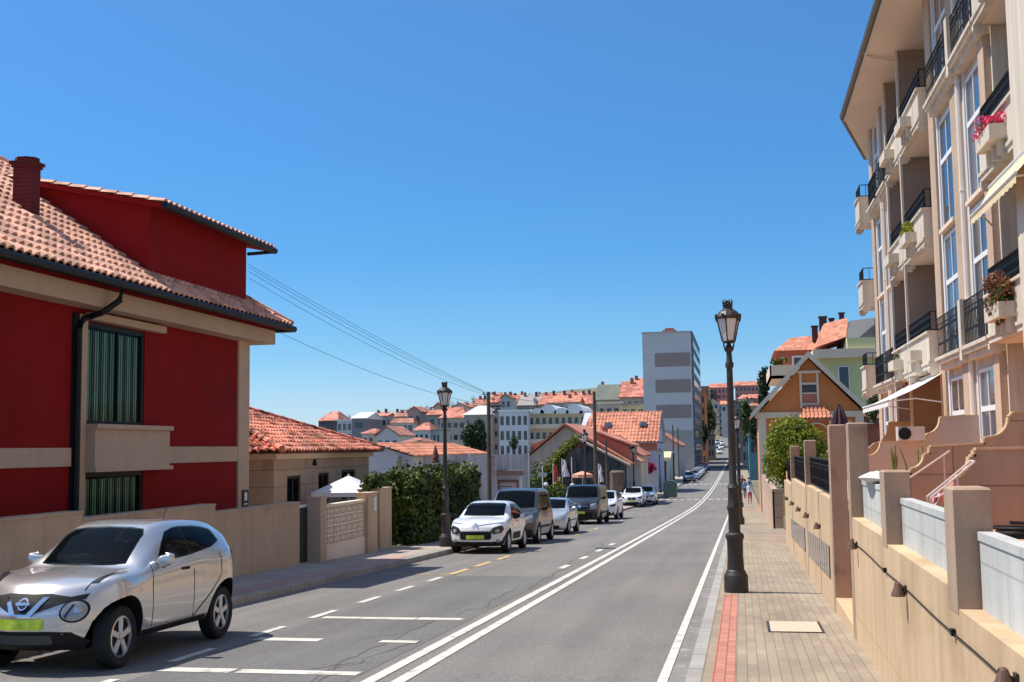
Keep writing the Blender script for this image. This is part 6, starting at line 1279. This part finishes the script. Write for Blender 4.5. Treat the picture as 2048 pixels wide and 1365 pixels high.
# --- black panel van
Vb = dict(name='parked_van', cat='van', L=4.95, axles=(.98, 4.08), wr=.33, arch=1.14, flare=.02, spokes=5, darkrim=True, wout=.02,
    W=[(0,.72),(.08,.82),(.3,.90),(.7,.93),(2,.94),(4.4,.93),(4.8,.90),(4.95,.86)], bot=[(0,.30),(.1,.24),(.5,.22),(4.2,.23),(4.95,.36)], belt=[(0,.86),(.1,.98),(.3,1.08),(.9,1.2),(1.5,1.2),(2.5,1.2),(4.6,1.2),(4.95,1.1)],
    top=[(0,.92),(.07,1.04),(.25,1.13),(.6,1.24),(.8,1.30),(1.1,1.56),(1.4,1.78),(1.65,1.89),(2.0,1.93),(4.4,1.93),(4.8,1.88),(4.92,1.6),(4.95,1.3)], roofW=[(0,.6),(1,.80),(1.5,.79),(2.1,.78),(4.6,.78),(4.95,.75)], nose=lambda z: max(0,z-.8)*.25 + max(0,.4-z)*.25, tail=lambda z: 0, plan=.16,
    side=[('side_window', [(1.2,1.26),(1.42,1.58),(1.6,1.72),(2.0,1.76),(2.2,1.76),(2.2,1.25)]), ('side_window', [(2.35,1.27),(2.35,1.75),(3.3,1.75),(3.3,1.27)]), ('side_window', [(3.45,1.27),(3.45,1.75),(4.6,1.72),(4.6,1.28)]), ('trim', [(1.3,.5),(1.3,.6),(3.6,.6),(3.6,.5)]), ('door_line', [(2.26,.3),(2.26,1.2),(2.272,1.2),(2.272,.3)]), ('door_handle', rrect(2.02,2.2,1.05,1.085,.012)), ('tail_light', [(4.78,1.5),(4.9,1.5),(4.92,.9),(4.82,.9)])], mirror=(.93,1.36,1.28), mirror_mat=plastic_b,
    front=[('windscreen', [(-.76,1.32),(-.3,1.295),(.3,1.295),(.76,1.32),(.72,1.76),(.66,1.84),(0,1.86),(-.66,1.84),(-.72,1.76)], .006), ('headlight', [(.50,.74),(.52,.98),(.78,1.04),(.84,.96),(.82,.76),(.64,.72)], .012), ('headlight', mir([(.50,.74),(.52,.98),(.78,1.04),(.84,.96),(.82,.76),(.64,.72)]), .012), ('grille', rrect(-.44,.44,.76,.98,.04), .01), ('emblem', ell(0,.87,.085,.085), .02), ('chrome_trim', rrect(-.42,.42,.862,.88,.006), .016), ('lower_bumper', rrect(-.8,.8,.24,.60,.06), .01), ('number_plate', rrect(-.27,.27,.52,.635,.01), .03)])
# --- white compact SUV (also the far pale cars)
Cv = dict(Cw); Cv.update(L=4.35, axles=(.90, 3.55), wr=.34,
    W=[(a*1.09, b*1.03) for a, b in Cw['W']], bot=[(a*1.09, b+.02) for a, b in Cw['bot']], belt=[(a*1.09, b*1.06) for a, b in Cw['belt']], top=[(a*1.09, b*1.07) for a, b in Cw['top']], roofW=[(a*1.09, b*1.03) for a, b in Cw['roofW']], mirror_mat=whitep, mirror=(.82,1.68,1.08),
    side=[('side_window', [(1.64,1.08),(2.0,1.34),(2.24,1.46),(2.5,1.485),(2.52,1.09)]), ('side_window', [(2.57,1.09),(2.57,1.485),(3.15,1.47),(3.5,1.42),(3.72,1.18),(3.65,1.12)]), ('trim', [(1.4,.21),(1.4,.32),(3.0,.32),(3.0,.21)]), ('door_line', [(2.55,.33),(2.55,1.08),(2.562,1.08),(2.562,.33)]), ('tail_light', [(4.1,1.05),(4.25,1.02),(4.28,.85),(4.15,.88)])],
    front=[('windscreen', [(-.64,1.13),(0,1.11),(.64,1.13),(.58,1.48),(.5,1.515),(0,1.53),(-.5,1.515),(-.58,1.48)], .006), ('dark_headlight', [(.44,.72),(.50,.80),(.76,.86),(.80,.78),(.7,.70)], .012), ('dark_headlight', mir([(.44,.72),(.50,.80),(.76,.86),(.80,.78),(.7,.70)]), .012), ('grille', [(-.36,.78),(.36,.78),(.28,.60),(-.28,.60)], .01), ('emblem', ell(0,.71,.05,.05), .02), ('lower_bumper', rrect(-.72,.72,.22,.42,.06), .01), ('number_plate', rrect(-.26,.26,.46,.57,.01), .03)])
CARS = []
def put(car, xr, y0, hw=.9, lift=0):
    """xr: x of the car's right flank; y0: its front bumper, the car facing the camera"""
    car.location = (xr - hw, y0, zr(y0)); L = 4.1
    car.rotation_euler = (math.atan2(zr(y0 + L) - zr(y0), L), 0, 0); car.location.z = zr(y0) + .003 + lift; return car
put(build_car(J, 'silver crossover parked nearest, with round headlamps and silver five spoke wheels', silver), -6.62, 11.16, .885)
jk = [o for o in COL.objects if o.get('label', '').startswith('silver crossover')][0]
jk.scale.x = .95; jk.location.x = -7.48
put(build_car(Cw, 'white hatchback with black side bumps parked beside the left lantern lamp', whitep), -6.66, 33.05, .85)
put(build_car(Vn, 'dark grey family van with roof rails parked behind the white hatchback', greyp), -6.70, 38.4, .91)
put(build_car(Cs, 'silver hatchback parked between the dark grey van and the black van', silver2), -6.72, 45.6, .85)
put(build_car(Vb, 'black van with a yellow green number plate parked fourth from the white hatchback', blackp), -6.82, 57.2, .96)
suv = put(build_car(Cv, 'white car parked directly behind the black van', whitep), -6.75, 64.6, .87)
def far_car(src, xr, y, lb, mat_=None, hw=.87, grp='cars parked along the left kerb'):
    c = dup(src, None, lb, group=grp); put(c, xr, y, hw)
    if mat_:
        for ch in c.children:
            if ch.name.split('.')[0] in ('body', 'mirror'): ch.material_slots[0].link = 'OBJECT'; ch.material_slots[0].material = mat_
    return c
far_car(suv, -7.6, 92.5, 'white crossover parked alone past the stone pillar', None)
far_car(suv, -7.1, 98.5, 'silver car tucked behind the lone white crossover', silver2)
far_car(suv, -6.75, 176, 'blue car parked far along the left kerb', bluep)
for k, (y, mt, lb) in enumerate(((186, silver2, 'pale car parked just behind the far blue car'), (195, whitep, 'white car parked second behind the far blue car'), (204, whitep, 'white car parked third behind the far blue car'), (214, silver2, 'silver car parked fourth behind the far blue car'), (226, greyp, 'grey car near the foot of the tower, nearer one'), (240, bluep, 'dark car near the foot of the tower, farther one'))):
    far_car(suv, -6.4, y, lb, mt)
far_car(suv, -1.2, 262, 'dark navy car driving in the right lane far ahead', darkblue, .87, 'cars driving on the road')
rg = random.Random(5)
for k in range(9):
    far_car(suv, [-5.6, -7.6, -1.6][k % 3], 372 + k*11, ['white', 'silver', 'grey'][k % 3] + ' car ' + ['lowest', 'second lowest', 'third from the bottom', 'fourth from the bottom', 'in the middle', 'fourth from the top', 'third from the top', 'second highest', 'highest'][k] + ' on the far climbing end of the street', [whitep, silver2, greyp][k % 3], .87, 'cars on the far climb')
# ------------------------------------------------------------------ tower block beside the street
tw = thing('tower_block', 'tall pale grey tower with brown panels on its near face', 'tower block', (-14, 241, -3))
TX0, TX1, TY0, TY1, TZ = -19.1, -9.2, 241, 287, 25.2
mb = MB(); mb.box(TX0, TX1, TY0, TY1, -6, TZ); part(mb, 'wall', M('tower_render', (.60,.585,.575), .85, .05, .15, .04, 3, streak=.05), tw)
for z0, z1 in ((18.2, 21.0), (12.9, 15.55), (7.7, 10.4)):
    part(MB().box(TX0 + 2.5, TX1 - .28, TY0 - .06, TY0, z0, z1), 'panel', M('brown_panel', (.33,.26,.23), .85, .06, .3, .04, 3) if z0 > 18 else bpy.data.materials['brown_panel'], tw)
part(MB().box(TX0 + 2.9, TX1 - .1, TY0 - .06, TY0, -4, 5.2), 'base_panel', M('grey_beige', (.40,.37,.34), .85, .06, .3, .04, 3), tw)
mb = MB(); mb.box(TX1, TX1 + .25, TY0 + .05, TY1, -5, TZ - .05); part(mb, 'cladding', slate_side, tw)
for k in range(9):
    part(MB().box(TX1 + .25, TX1 + .32, TY0 + 3, TY1 - 3, 1.2 + k*2.65, 2.5 + k*2.65), 'window', win_far, tw)
mb = MB(); mb.box(-15.5, -12.6, 250, 262, TZ, 26.6); mb.box(-15.1, -13.2, 252, 260, 26.6, 27.2); part(mb, 'roof_house', brick_w, tw)
mb = MB(); mb.box(TX0 - .15, TX1 + .3, TY0 - .15, TY1 + .1, TZ, TZ + .2); part(mb, 'parapet', grey_w, tw)
# ------------------------------------------------------------------ houses on the hill behind
def bg(name, lb, px0, px1, pye, Y, wall, roof, kind='hip', pyr=None, depth=12, nx=4, nz=3, win=win_far, side=None, base=None, grp=None, chim=0, cat='house', wfrac=(.5, .55), bands=None):
    a, b = at(px0, pye, Y), at(px1, pye, Y); ze = (a.z + b.z)/2; zt = at((px0+px1)/2, pyr, Y + depth*.5).z if pyr else ze + 2
    x0, x1 = a.x, b.x; zb = min(terr((x0+x1)/2, Y), ze - 4) - 3 if base is None else base
    t = thing(name, lb, cat, ((x0+x1)/2, Y, max(zb, terr((x0+x1)/2, Y))), grp)
    part(MB().box(x0, x1, Y, Y + depth, zb, ze), 'wall', wall, t)
    m = MB(); o = .35 + (x1-x0)*.01; e = ze
    if kind == 'hip':
        i = min((x1-x0)*.3, depth*.45); m.add([(x0-o,Y-o,e),(x1+o,Y-o,e),(x1+o,Y+depth+o,e),(x0-o,Y+depth+o,e),(x0+i,Y+depth*.45,zt),(x1-i,Y+depth*.45,zt),(x1-i,Y+depth*.55,zt),(x0+i,Y+depth*.55,zt)], [(3,2,1,0),(0,1,5,4),(1,2,6,5),(2,3,7,6),(3,0,4,7),(4,5,6,7)])
    elif kind == 'gablex':     # ridge across the view
        m.slab([(x0-o,Y-o,e),(x1+o,Y-o,e),(x1+o,Y+depth/2,zt),(x0-o,Y+depth/2,zt)], (0,0,.2)); m.slab([(x0-o,Y+depth+o,e),(x1+o,Y+depth+o,e),(x1+o,Y+depth/2,zt),(x0-o,Y+depth/2,zt)], (0,0,.2)); m.prism([(Y,e),(Y+depth,e),(Y+depth/2,zt)], 'x', x0, x1)
    elif kind == 'gabley':     # gable facing the camera
        xm = (x0+x1)/2; m.slab([(x0-o,Y-o,e-.1),(xm,Y-o,zt),(xm,Y+depth,zt),(x0-o,Y+depth,e-.1)], (0,0,.25)); m.slab([(x1+o,Y-o,e-.1),(xm,Y-o,zt),(xm,Y+depth,zt),(x1+o,Y+depth,e-.1)], (0,0,.25))
        part(MB().prism([(x0,e),(x1,e),(xm,zt)], 'y', Y, Y + depth), 'gable', wall, t)
    elif kind == 'flat': m.box(x0-o*.5, x1+o*.5, Y-o*.5, Y+depth, e, e+.4)
    elif kind == 'mansard':
        i = (x1-x0)*.06; m.add([(x0-o,Y-o,e),(x1+o,Y-o,e),(x1+o,Y+depth,e),(x0-o,Y+depth,e),(x0+i,Y+1.6,zt),(x1-i,Y+1.6,zt),(x1-i,Y+depth,zt),(x0+i,Y+depth,zt)], [(3,2,1,0),(0,1,5,4),(1,2,6,5),(3,0,4,7),(4,5,6,7),(2,3,7,6)])
    rf = part(m, 'roof', roof, t)
    for k in range((chim*2+2)//3):
        xc = lerp(x0, x1, ((k+.5)*1.5 + .45*math.sin(k*5.1 + px0))/max(chim, 1.5)); part(MB().box(xc-.38, xc+.38, Y+depth*.4, Y+depth*.4+1, ze, zt + .35 + .8*abs(math.sin(k*2.3 + px1))), 'chimney', slate if k % 3 else tile_far2, rf)
    zs = ze - .3; fh = min(3.0, (zs - zb)/max(nz,1)); H_ = 3.0
    for j in range(nz):
        for i in range(nx):
            cw_ = (x1-x0)/nx; xc = x0 + cw_*(i+.5); zc = zs - H_*(j+.5); ww, wh = cw_*wfrac[0], H_*wfrac[1]
            if zc - wh/2 < zb: continue
            part(MB().box(xc-ww/2, xc+ww/2, Y-.06, Y, zc-wh/2, zc+wh/2), 'window', win, t)
    if bands:
        for j in range(nz): part(MB().box(x0-.2, x1+.2, Y-1.1, Y, zs-H_*(j+1)+.1, zs-H_*(j+1)+1.0), 'balcony', bands, t)
    return t
bg('apartment_building', 'dark fronted flats with an orange hipped roof at the far left of the town', 637, 674, 842, 330, slate, tile_far, 'hip', 824, 14, 4, 3, cat='apartment block')
bg('apartment_building', 'flats with a white metal roof and glazed front beside the orange hipped roof', 674, 704, 842, 326, white_f2, metal_w, 'flat', 830, 16, 3, 4, win_blue, cat='apartment block', wfrac=(.6,.6))
t = bg('apartment_building', 'shade coloured side of the flats under a white sloping roof end', 704, 732, 838, 320, M('side_shade_colour', (.22,.21,.23), .85, .1, .2, .1, 3), metal_w, 'gablex', 827, 16, 1, 1, cat='apartment block')  # dark wall colour stands for the shaded side of the glazed flats
bg('terrace_row', 'long terraced block with many dark chimneys and arched fronts', 735, 832, 840, 420, cream_f, M('pale_roof', (.36,.32,.29), .8, .2, .1, .1, 2), 'gablex', 824, 18, 12, 3, chim=7, cat='terrace')
bg('terrace_row', 'farther terrace with dark chimneys on the hill crest', 800, 890, 828, 520, grey_f, slate, 'gablex', 820, 16, 9, 2, chim=8, cat='terrace')
bg('town_house', 'white house with a brown gable in the low part of the town', 752, 797, 872, 235, white_f2, tile_far2, 'gabley', 855, 12, 3, 2)
bg('town_house', 'pale house with a small pinkish roof left of the brown gable', 724, 748, 867, 240, M('pale_pink_render', (.58,.47,.42), .85, .1, .2, .05, 4), tile_far, 'hip', 858, 10, 2, 2)
bg('apartment_building', 'blue grey flats with a square grid of windows', 783, 826, 846, 300, white_f2, tile_far2, 'mansard', 838, 14, 4, 4, win_blue, cat='apartment block', wfrac=(.72,.75))
bg('town_house', 'low house with a dark brown hipped roof in the foreground of the town', 806, 836, 884, 150, cream_f, tile_far2, 'hip', 876, 9, 3, 1)
bg('town_house', 'greenish white house with a bright orange hipped roof', 828, 858, 861, 260, M('greenish_white', (.55,.60,.56), .85, .08, .2, .05, 4), tile_far, 'hip', 846, 10, 3, 3)
bg('apartment_building', 'glazed green fronted flats right of the bright orange hipped roof', 858, 880, 862, 262, M('pale_teal', (.38,.47,.46), .8, .1, .2, .05, 4), grey_f, 'flat', None, 10, 3, 3, win_blue, cat='apartment block')
bg('apartment_building', 'white and pink flats with an orange roof behind the left lantern lamp', 880, 930, 836, 280, cream_f, tile_far, 'hip', 815, 14, 4, 4, cat='apartment block', wfrac=(.6,.4))
bg('apartment_building', 'plain grey sided flats with pale eaves behind the dark conifer', 928, 975, 830, 255, M('stone_grey', (.33,.31,.28), .85, .1, .2, .1, 3), M('pale_grey_roof', (.55,.53,.50), .8, .1, .2, .1, 3), 'hip', 812, 16, 3, 4, cat='apartment block', wfrac=(.2,.4))
bg('apartment_building', 'grey flats partly behind the bracketed utility pole', 973, 998, 826, 262, M('warm_grey', (.42,.38,.36), .85, .1, .2, .1, 3), slate, 'flat', None, 14, 2, 5, cat='apartment block', wfrac=(.35,.4))
t = bg('apartment_building', 'white framed flats with five rows of square dark windows', 998, 1056, 824, 235, white_w, metal_w, 'flat', None, 16, 5, 5, win_dark, cat='apartment block', wfrac=(.55,.6))
t = bg('apartment_building', 'cream flats with stacked balconies under white vaulted roofs', 1056, 1172, 826, 238, M('cream_far', (.62,.54,.36), .85, .08, .2, .05, 4), metal_w, 'flat', None, 18, 9, 5, win_far, cat='apartment block', wfrac=(.5,.55), bands=offwhite)
for k, (px, w_) in enumerate(((1076, 16), (1098, 18), (1124, 17), (1150, 19), (1168, 10))):
    p = at(px, 828, 238); r_ = w_*238/2437*.95
    part(MB().prism([(p.x + r_*math.cos(q*math.pi/8), p.z + (r_*1.15 if k % 2 else r_*.75)*math.sin(q*math.pi/8)) for q in range(9)], 'y', 237, 255), 'vault', metal_w, t)
bg('hill_house', 'brown grey house with dark chimneys on the crest left of the pole', 944, 976, 812, 420, M('brown_grey', (.30,.26,.22), .9, .15, .1, .1, 2), tile_far2, 'gablex', 798, 14, 3, 2, chim=4)
bg('hill_house', 'house with a broad pinkish roof on the crest right of the pole', 978, 1032, 806, 410, cream_f, tile_far, 'gablex', 790, 16, 5, 1, chim=5)
bg('hill_house', 'grey hillside house with two small red dormers', 1036, 1086, 812, 400, grey_f, M('grey_tile', (.34,.29,.27), .85, .2, .1, .1, 3), 'gablex', 791, 16, 4, 2, chim=3)
bg('hill_house', 'long red roofed row on the hill crest, left of the tall grey house', 1080, 1184, 810, 390, cream_f, tile_far, 'gablex', 788, 18, 7, 1, chim=9, cat='terrace')
bg('hill_house', 'lower orange roofed house in front of the long red row', 1092, 1140, 806, 360, cream_f, tile_org, 'hip', 792, 12, 4, 1)
bg('hill_house', 'large grey green mansard house left of the tower', 1192, 1242, 800, 300, M('greenish_grey', (.36,.37,.31), .85, .1, .1, .1, 3), M('grey_green_roof', (.27,.28,.22), .85, .2, .2, .1, 3), 'mansard', 772, 16, 3, 3, chim=2)
bg('hill_house', 'house with a pink red roof directly left of the tower', 1240, 1292, 796, 296, M('dark_cream', (.45,.37,.30), .85, .1, .1, .1, 3), tile_far, 'gablex', 764, 18, 4, 3, chim=3)
bg('hill_house', 'second red roof stepping up beside the tower', 1262, 1300, 778, 318, cream_f, tile_far, 'gablex', 758, 14, 2, 2, chim=2)
bg('hill_house', 'cream house with white balconies below the mansard house', 1196, 1240, 808, 250, cream_f, offwhite, 'flat', None, 12, 3, 3, cat='apartment block')
bg('hill_house', 'yellow fronted house at the foot of the tower', 1242, 1290, 810, 245, M('far_yellow', (.60,.50,.26), .85, .08, .2, .05, 4), grey_f, 'flat', None, 4, 3, 3)
# end of the street
bg('street_end_flats', 'orange flats standing just beyond the tower', 1401, 1409, 785, 300, orange_w, tile_far, 'flat', None, 20, 1, 8, cat='apartment block')
bg('street_end_flats', 'red topped house beyond the tower', 1402, 1417, 775, 420, brick_w, tile_far, 'flat', 760, 12, 2, 3)
t = bg('street_end_flats', 'white flats with stacked balconies closing the far end of the street', 1436, 1456, 808, 520, white_f2, offwhite, 'flat', None, 16, 2, 6, cat='apartment block', bands=grey_f)
bg('street_end_flats', 'darker side of flats at the far end of the street behind the lamp', 1456, 1476, 804, 530, M('dull_brown', (.30,.25,.22), .85, .1, .1, .1, 3), tile_far2, 'flat', None, 16, 3, 6, cat='apartment block')  # one even dark brown wall colour
bg('hill_house', 'wide pink red house high on the hill behind the street end', 1420, 1466, 776, 640, M('salmon', (.58,.28,.24), .85, .1, .1, .05, 2), tile_far, 'gablex', 768, 20, 6, 2)
bg('hill_house', 'pink red house high on the hill right of the street end', 1470, 1518, 772, 620, M('salmon2', (.55,.25,.22), .85, .1, .1, .05, 2), tile_far, 'gablex', 764, 20, 6, 2)
bg('street_end_flats', 'teal shop front on the right far along the street', 1497, 1515, 872, 190, M('teal_front', (.10,.22,.26), .7, .1, .3, .05, 4), grey_f, 'flat', None, 14, 1, 1, cat='shop')
bg('street_end_flats', 'pale cream house on the right pavement before the teal shop', 1484, 1500, 868, 260, cream_f, tile_far, 'hip', 858, 18, 2, 3)
bg('street_end_flats', 'dark glazed flats on the left at the foot of the far climb', 1410, 1428, 872, 330, M('dusky', (.20,.19,.18), .85, .1, .1, .1, 3), slate, 'flat', None, 18, 3, 3, cat='apartment block')
# many more small houses seen only as roofs between the named ones
rg = random.Random(11); mm = [cream_f, white_f2, grey_f, M('pale_ochre', (.45,.38,.26), .85, .1, .2, .05, 3)]; rr = [tile_far, tile_far2, tile_far, tile_org]
for k in range(64):
    Y = rg.uniform(300, 560); px = rg.uniform(740, 1290) if k < 56 else rg.uniform(1405, 1520); wpx = rg.uniform(14, 30)*300/Y
    crest = lerp(838, 800, sstep((px-700)/330)) if px < 1200 else 792
    ye = crest + rg.uniform(-3, 26) - (Y-300)*.02
    bg('hillside_house', 'small tiled house among the many filling the far hillside', px, px + wpx + 6, ye, Y, mm[k % 4], rr[(k*3) % 4], ['hip', 'gablex', 'gabley'][k % 3], ye - rg.uniform(5, 10), 9, 2, 1, chim=k % 2, grp='small houses filling the far hillside')
# ------------------------------------------------------------------ trees of the town and street end
def ftree(px, pyt, pyb, wpx, Y, mt, lb, n=900, grp='trees of the far town'):
    a, b = at(px, pyt, Y), at(px, pyb, Y); h = a.z - b.z; r = wpx*.5*Y/2437
    tree('far_tree', lb, (b.x, Y, b.z), h, (r, r, h*.46), mt, n, h*.055 + .06, h*.02 + .05, h*.54, grp, 18)
ftree(951, 832, 925, 62, 140, leaf_dark, 'large dark conifer in front of the grey sided flats', 2600)
ftree(1027, 872, 904, 22, 150, leaf_dark, 'dark bushy tree before the white framed flats', 1000)
ftree(903, 806, 824, 26, 520, leaf_dark, 'dark round tree on the crest behind the left lantern', 500)
ftree(838, 880, 890, 30, 130, leaf_mid, 'low green shrub line above the long orange roof', 500)
ftree(1420, 800, 885, 30, 345, leaf_mid, 'tall green tree leaning over the street end on the left', 1500)
ftree(1409, 840, 892, 18, 290, leaf_dark, 'dark tree at the foot of the tower', 900)
ftree(1425, 775, 812, 34, 560, leaf_dark, 'dark wood on the hill above the street end', 900)
ftree(1492, 792, 885, 36, 215, leaf_mid, 'broad green tree on the right pavement far ahead', 1800)
ftree(1512, 815, 905, 26, 160, leaf_dark, 'dark tree beside the ochre house corner', 1400)
ftree(1530, 735, 850, 26, 175, leaf_dark, 'tall dark cypress behind the ochre house', 1800)
ftree(1470, 830, 885, 20, 300, leaf_mid, 'green tree seen between the two right hand lamps', 700)
ftree(1750, 778, 850, 36, 62, leaf_mid, 'green climbing shrub at the corner of the cream flats', 900)
rg = random.Random(23)
for k in range(70):
    Y = rg.uniform(280, 600); px = rg.uniform(735, 1290); crest = lerp(836, 796, sstep((px-700)/330)); pyt = crest + rg.uniform(-8, 24) - (5 if Y > 450 else 0)
    ftree(px, pyt, pyt + rg.uniform(12, 20)*300/Y + 6, rg.uniform(7, 14), Y, [leaf_dark, leaf_mid][k % 2], 'small tree among the roofs of the far hillside', 130, 'small trees on the far hillside')
for k in range(30):
    px = 700 + k*19 + rg.uniform(-6, 6); crest = lerp(834, 792, sstep((px-700)/330)); pyt = crest - rg.uniform(2, 9)
    ftree(px, pyt, pyt + 16, rg.uniform(9, 18), 640, leaf_dark, 'small tree among the roofs of the far hillside', 120, 'small trees on the far hillside')
# ------------------------------------------------------------------ people on the right pavement
def person(x, y, h, top, legs, lb, stride=.16, turn=0, hold=None):
    z0 = zr(y) + .13; t = thing('person', lb, 'person', (0,0,0), None, local=True)
    me = bpy.data.meshes.new('body'); s = h/1.75
    J_ = [(0,0,.93),(0,0,1.16),(0,.0,1.38),(0,.0,1.50),(0,-.02,1.60),(0,-.03,1.72), (-.09,0,.90),(-.10,-stride*.6,.50),(-.10,-stride,.08),(-.10,-stride-.14,.04), (.09,0,.90),(.10,stride*.4,.50),(.10,stride*1.4,.12),(.10,stride*1.4-.13,.05),
          (-.18,.0,1.40),(-.24,.06,1.14),(-.25,.0,.90),(-.25,-.03,.80), (.18,.0,1.40),(.24,-.04,1.14),(.25,-.14,.92),(.25,-.18,.83)]
    E_ = [(0,1),(1,2),(2,3),(3,4),(4,5),(0,6),(6,7),(7,8),(8,9),(0,10),(10,11),(11,12),(12,13),(2,14),(14,15),(15,16),(16,17),(2,18),(18,19),(19,20),(20,21)]
    rad = [.14,.13,.15,.06,.09,.085,.10,.065,.045,.04,.10,.065,.045,.04,.06,.042,.034,.035,.06,.042,.034,.035]
    me.from_pydata([(a*s, b*s, c*s) for a, b, c in J_], E_, []); o = bpy.data.objects.new('tmp_p', me); COL.objects.link(o)
    m_ = o.modifiers.new('s', 'SKIN')
    for i, v in enumerate(me.skin_vertices[0].data): v.radius = (rad[i]*s, rad[i]*s*(.75 if i < 3 else 1)); v.use_root = (i == 0)
    o.modifiers.new('u', 'SUBSURF').levels = 1; dg = bpy.context.evaluated_depsgraph_get(); dg.update()
    me2 = bpy.data.meshes.new_from_object(o.evaluated_get(dg)); bpy.data.objects.remove(o)
    for q in (skin, top, legs, cloth_dark): me2.materials.append(q)
    for p in me2.polygons:
        c = p.center/s; p.use_smooth = True
        p.material_index = 3 if c.z < .1 else 2 if c.z < .96 and abs(c.x) < .2 and c.z > (.48 if legs in (cloth_red,) else 0) else 1 if .9 < c.z < 1.49 and not (abs(c.x) > .2 and c.z < 1.15) else 0
    b = bpy.data.objects.new('body', me2); COL.objects.link(b); b.parent = t; ORG[b.name] = Vector((0,0,0))
    mb = MB(); mb.sm = True; mb.lathe([(.02,1.60),(.098,1.64),(.108,1.72),(.09,1.79),(.04,1.825),(.001,1.83)], (0,-.015,0), 12)
    mb.v = [(a*s, b_*s, c*s) for a, b_, c in mb.v]; part(mb, 'hair', cloth_dark, t)
    t.location = (x, y, z0); t.rotation_euler.z = turn; return t
person(.62, 96, 1.72, cloth_white, cloth_red, 'person in a white top and red shorts walking down the right pavement', .16, 0)
person(.30, 112, 1.76, cloth_blue, cloth_dark, 'person in a light blue shirt walking behind the one in red shorts', .14, .2)
person(.75, 126, 1.70, cloth_blue, cloth_white, 'person in blue with pale trousers farthest along the right pavement', .14, 3.0)
person(.1, 140, 1.68, cloth_red, cloth_dark, 'person in a red top beyond the others near the kerb', .12, .3)
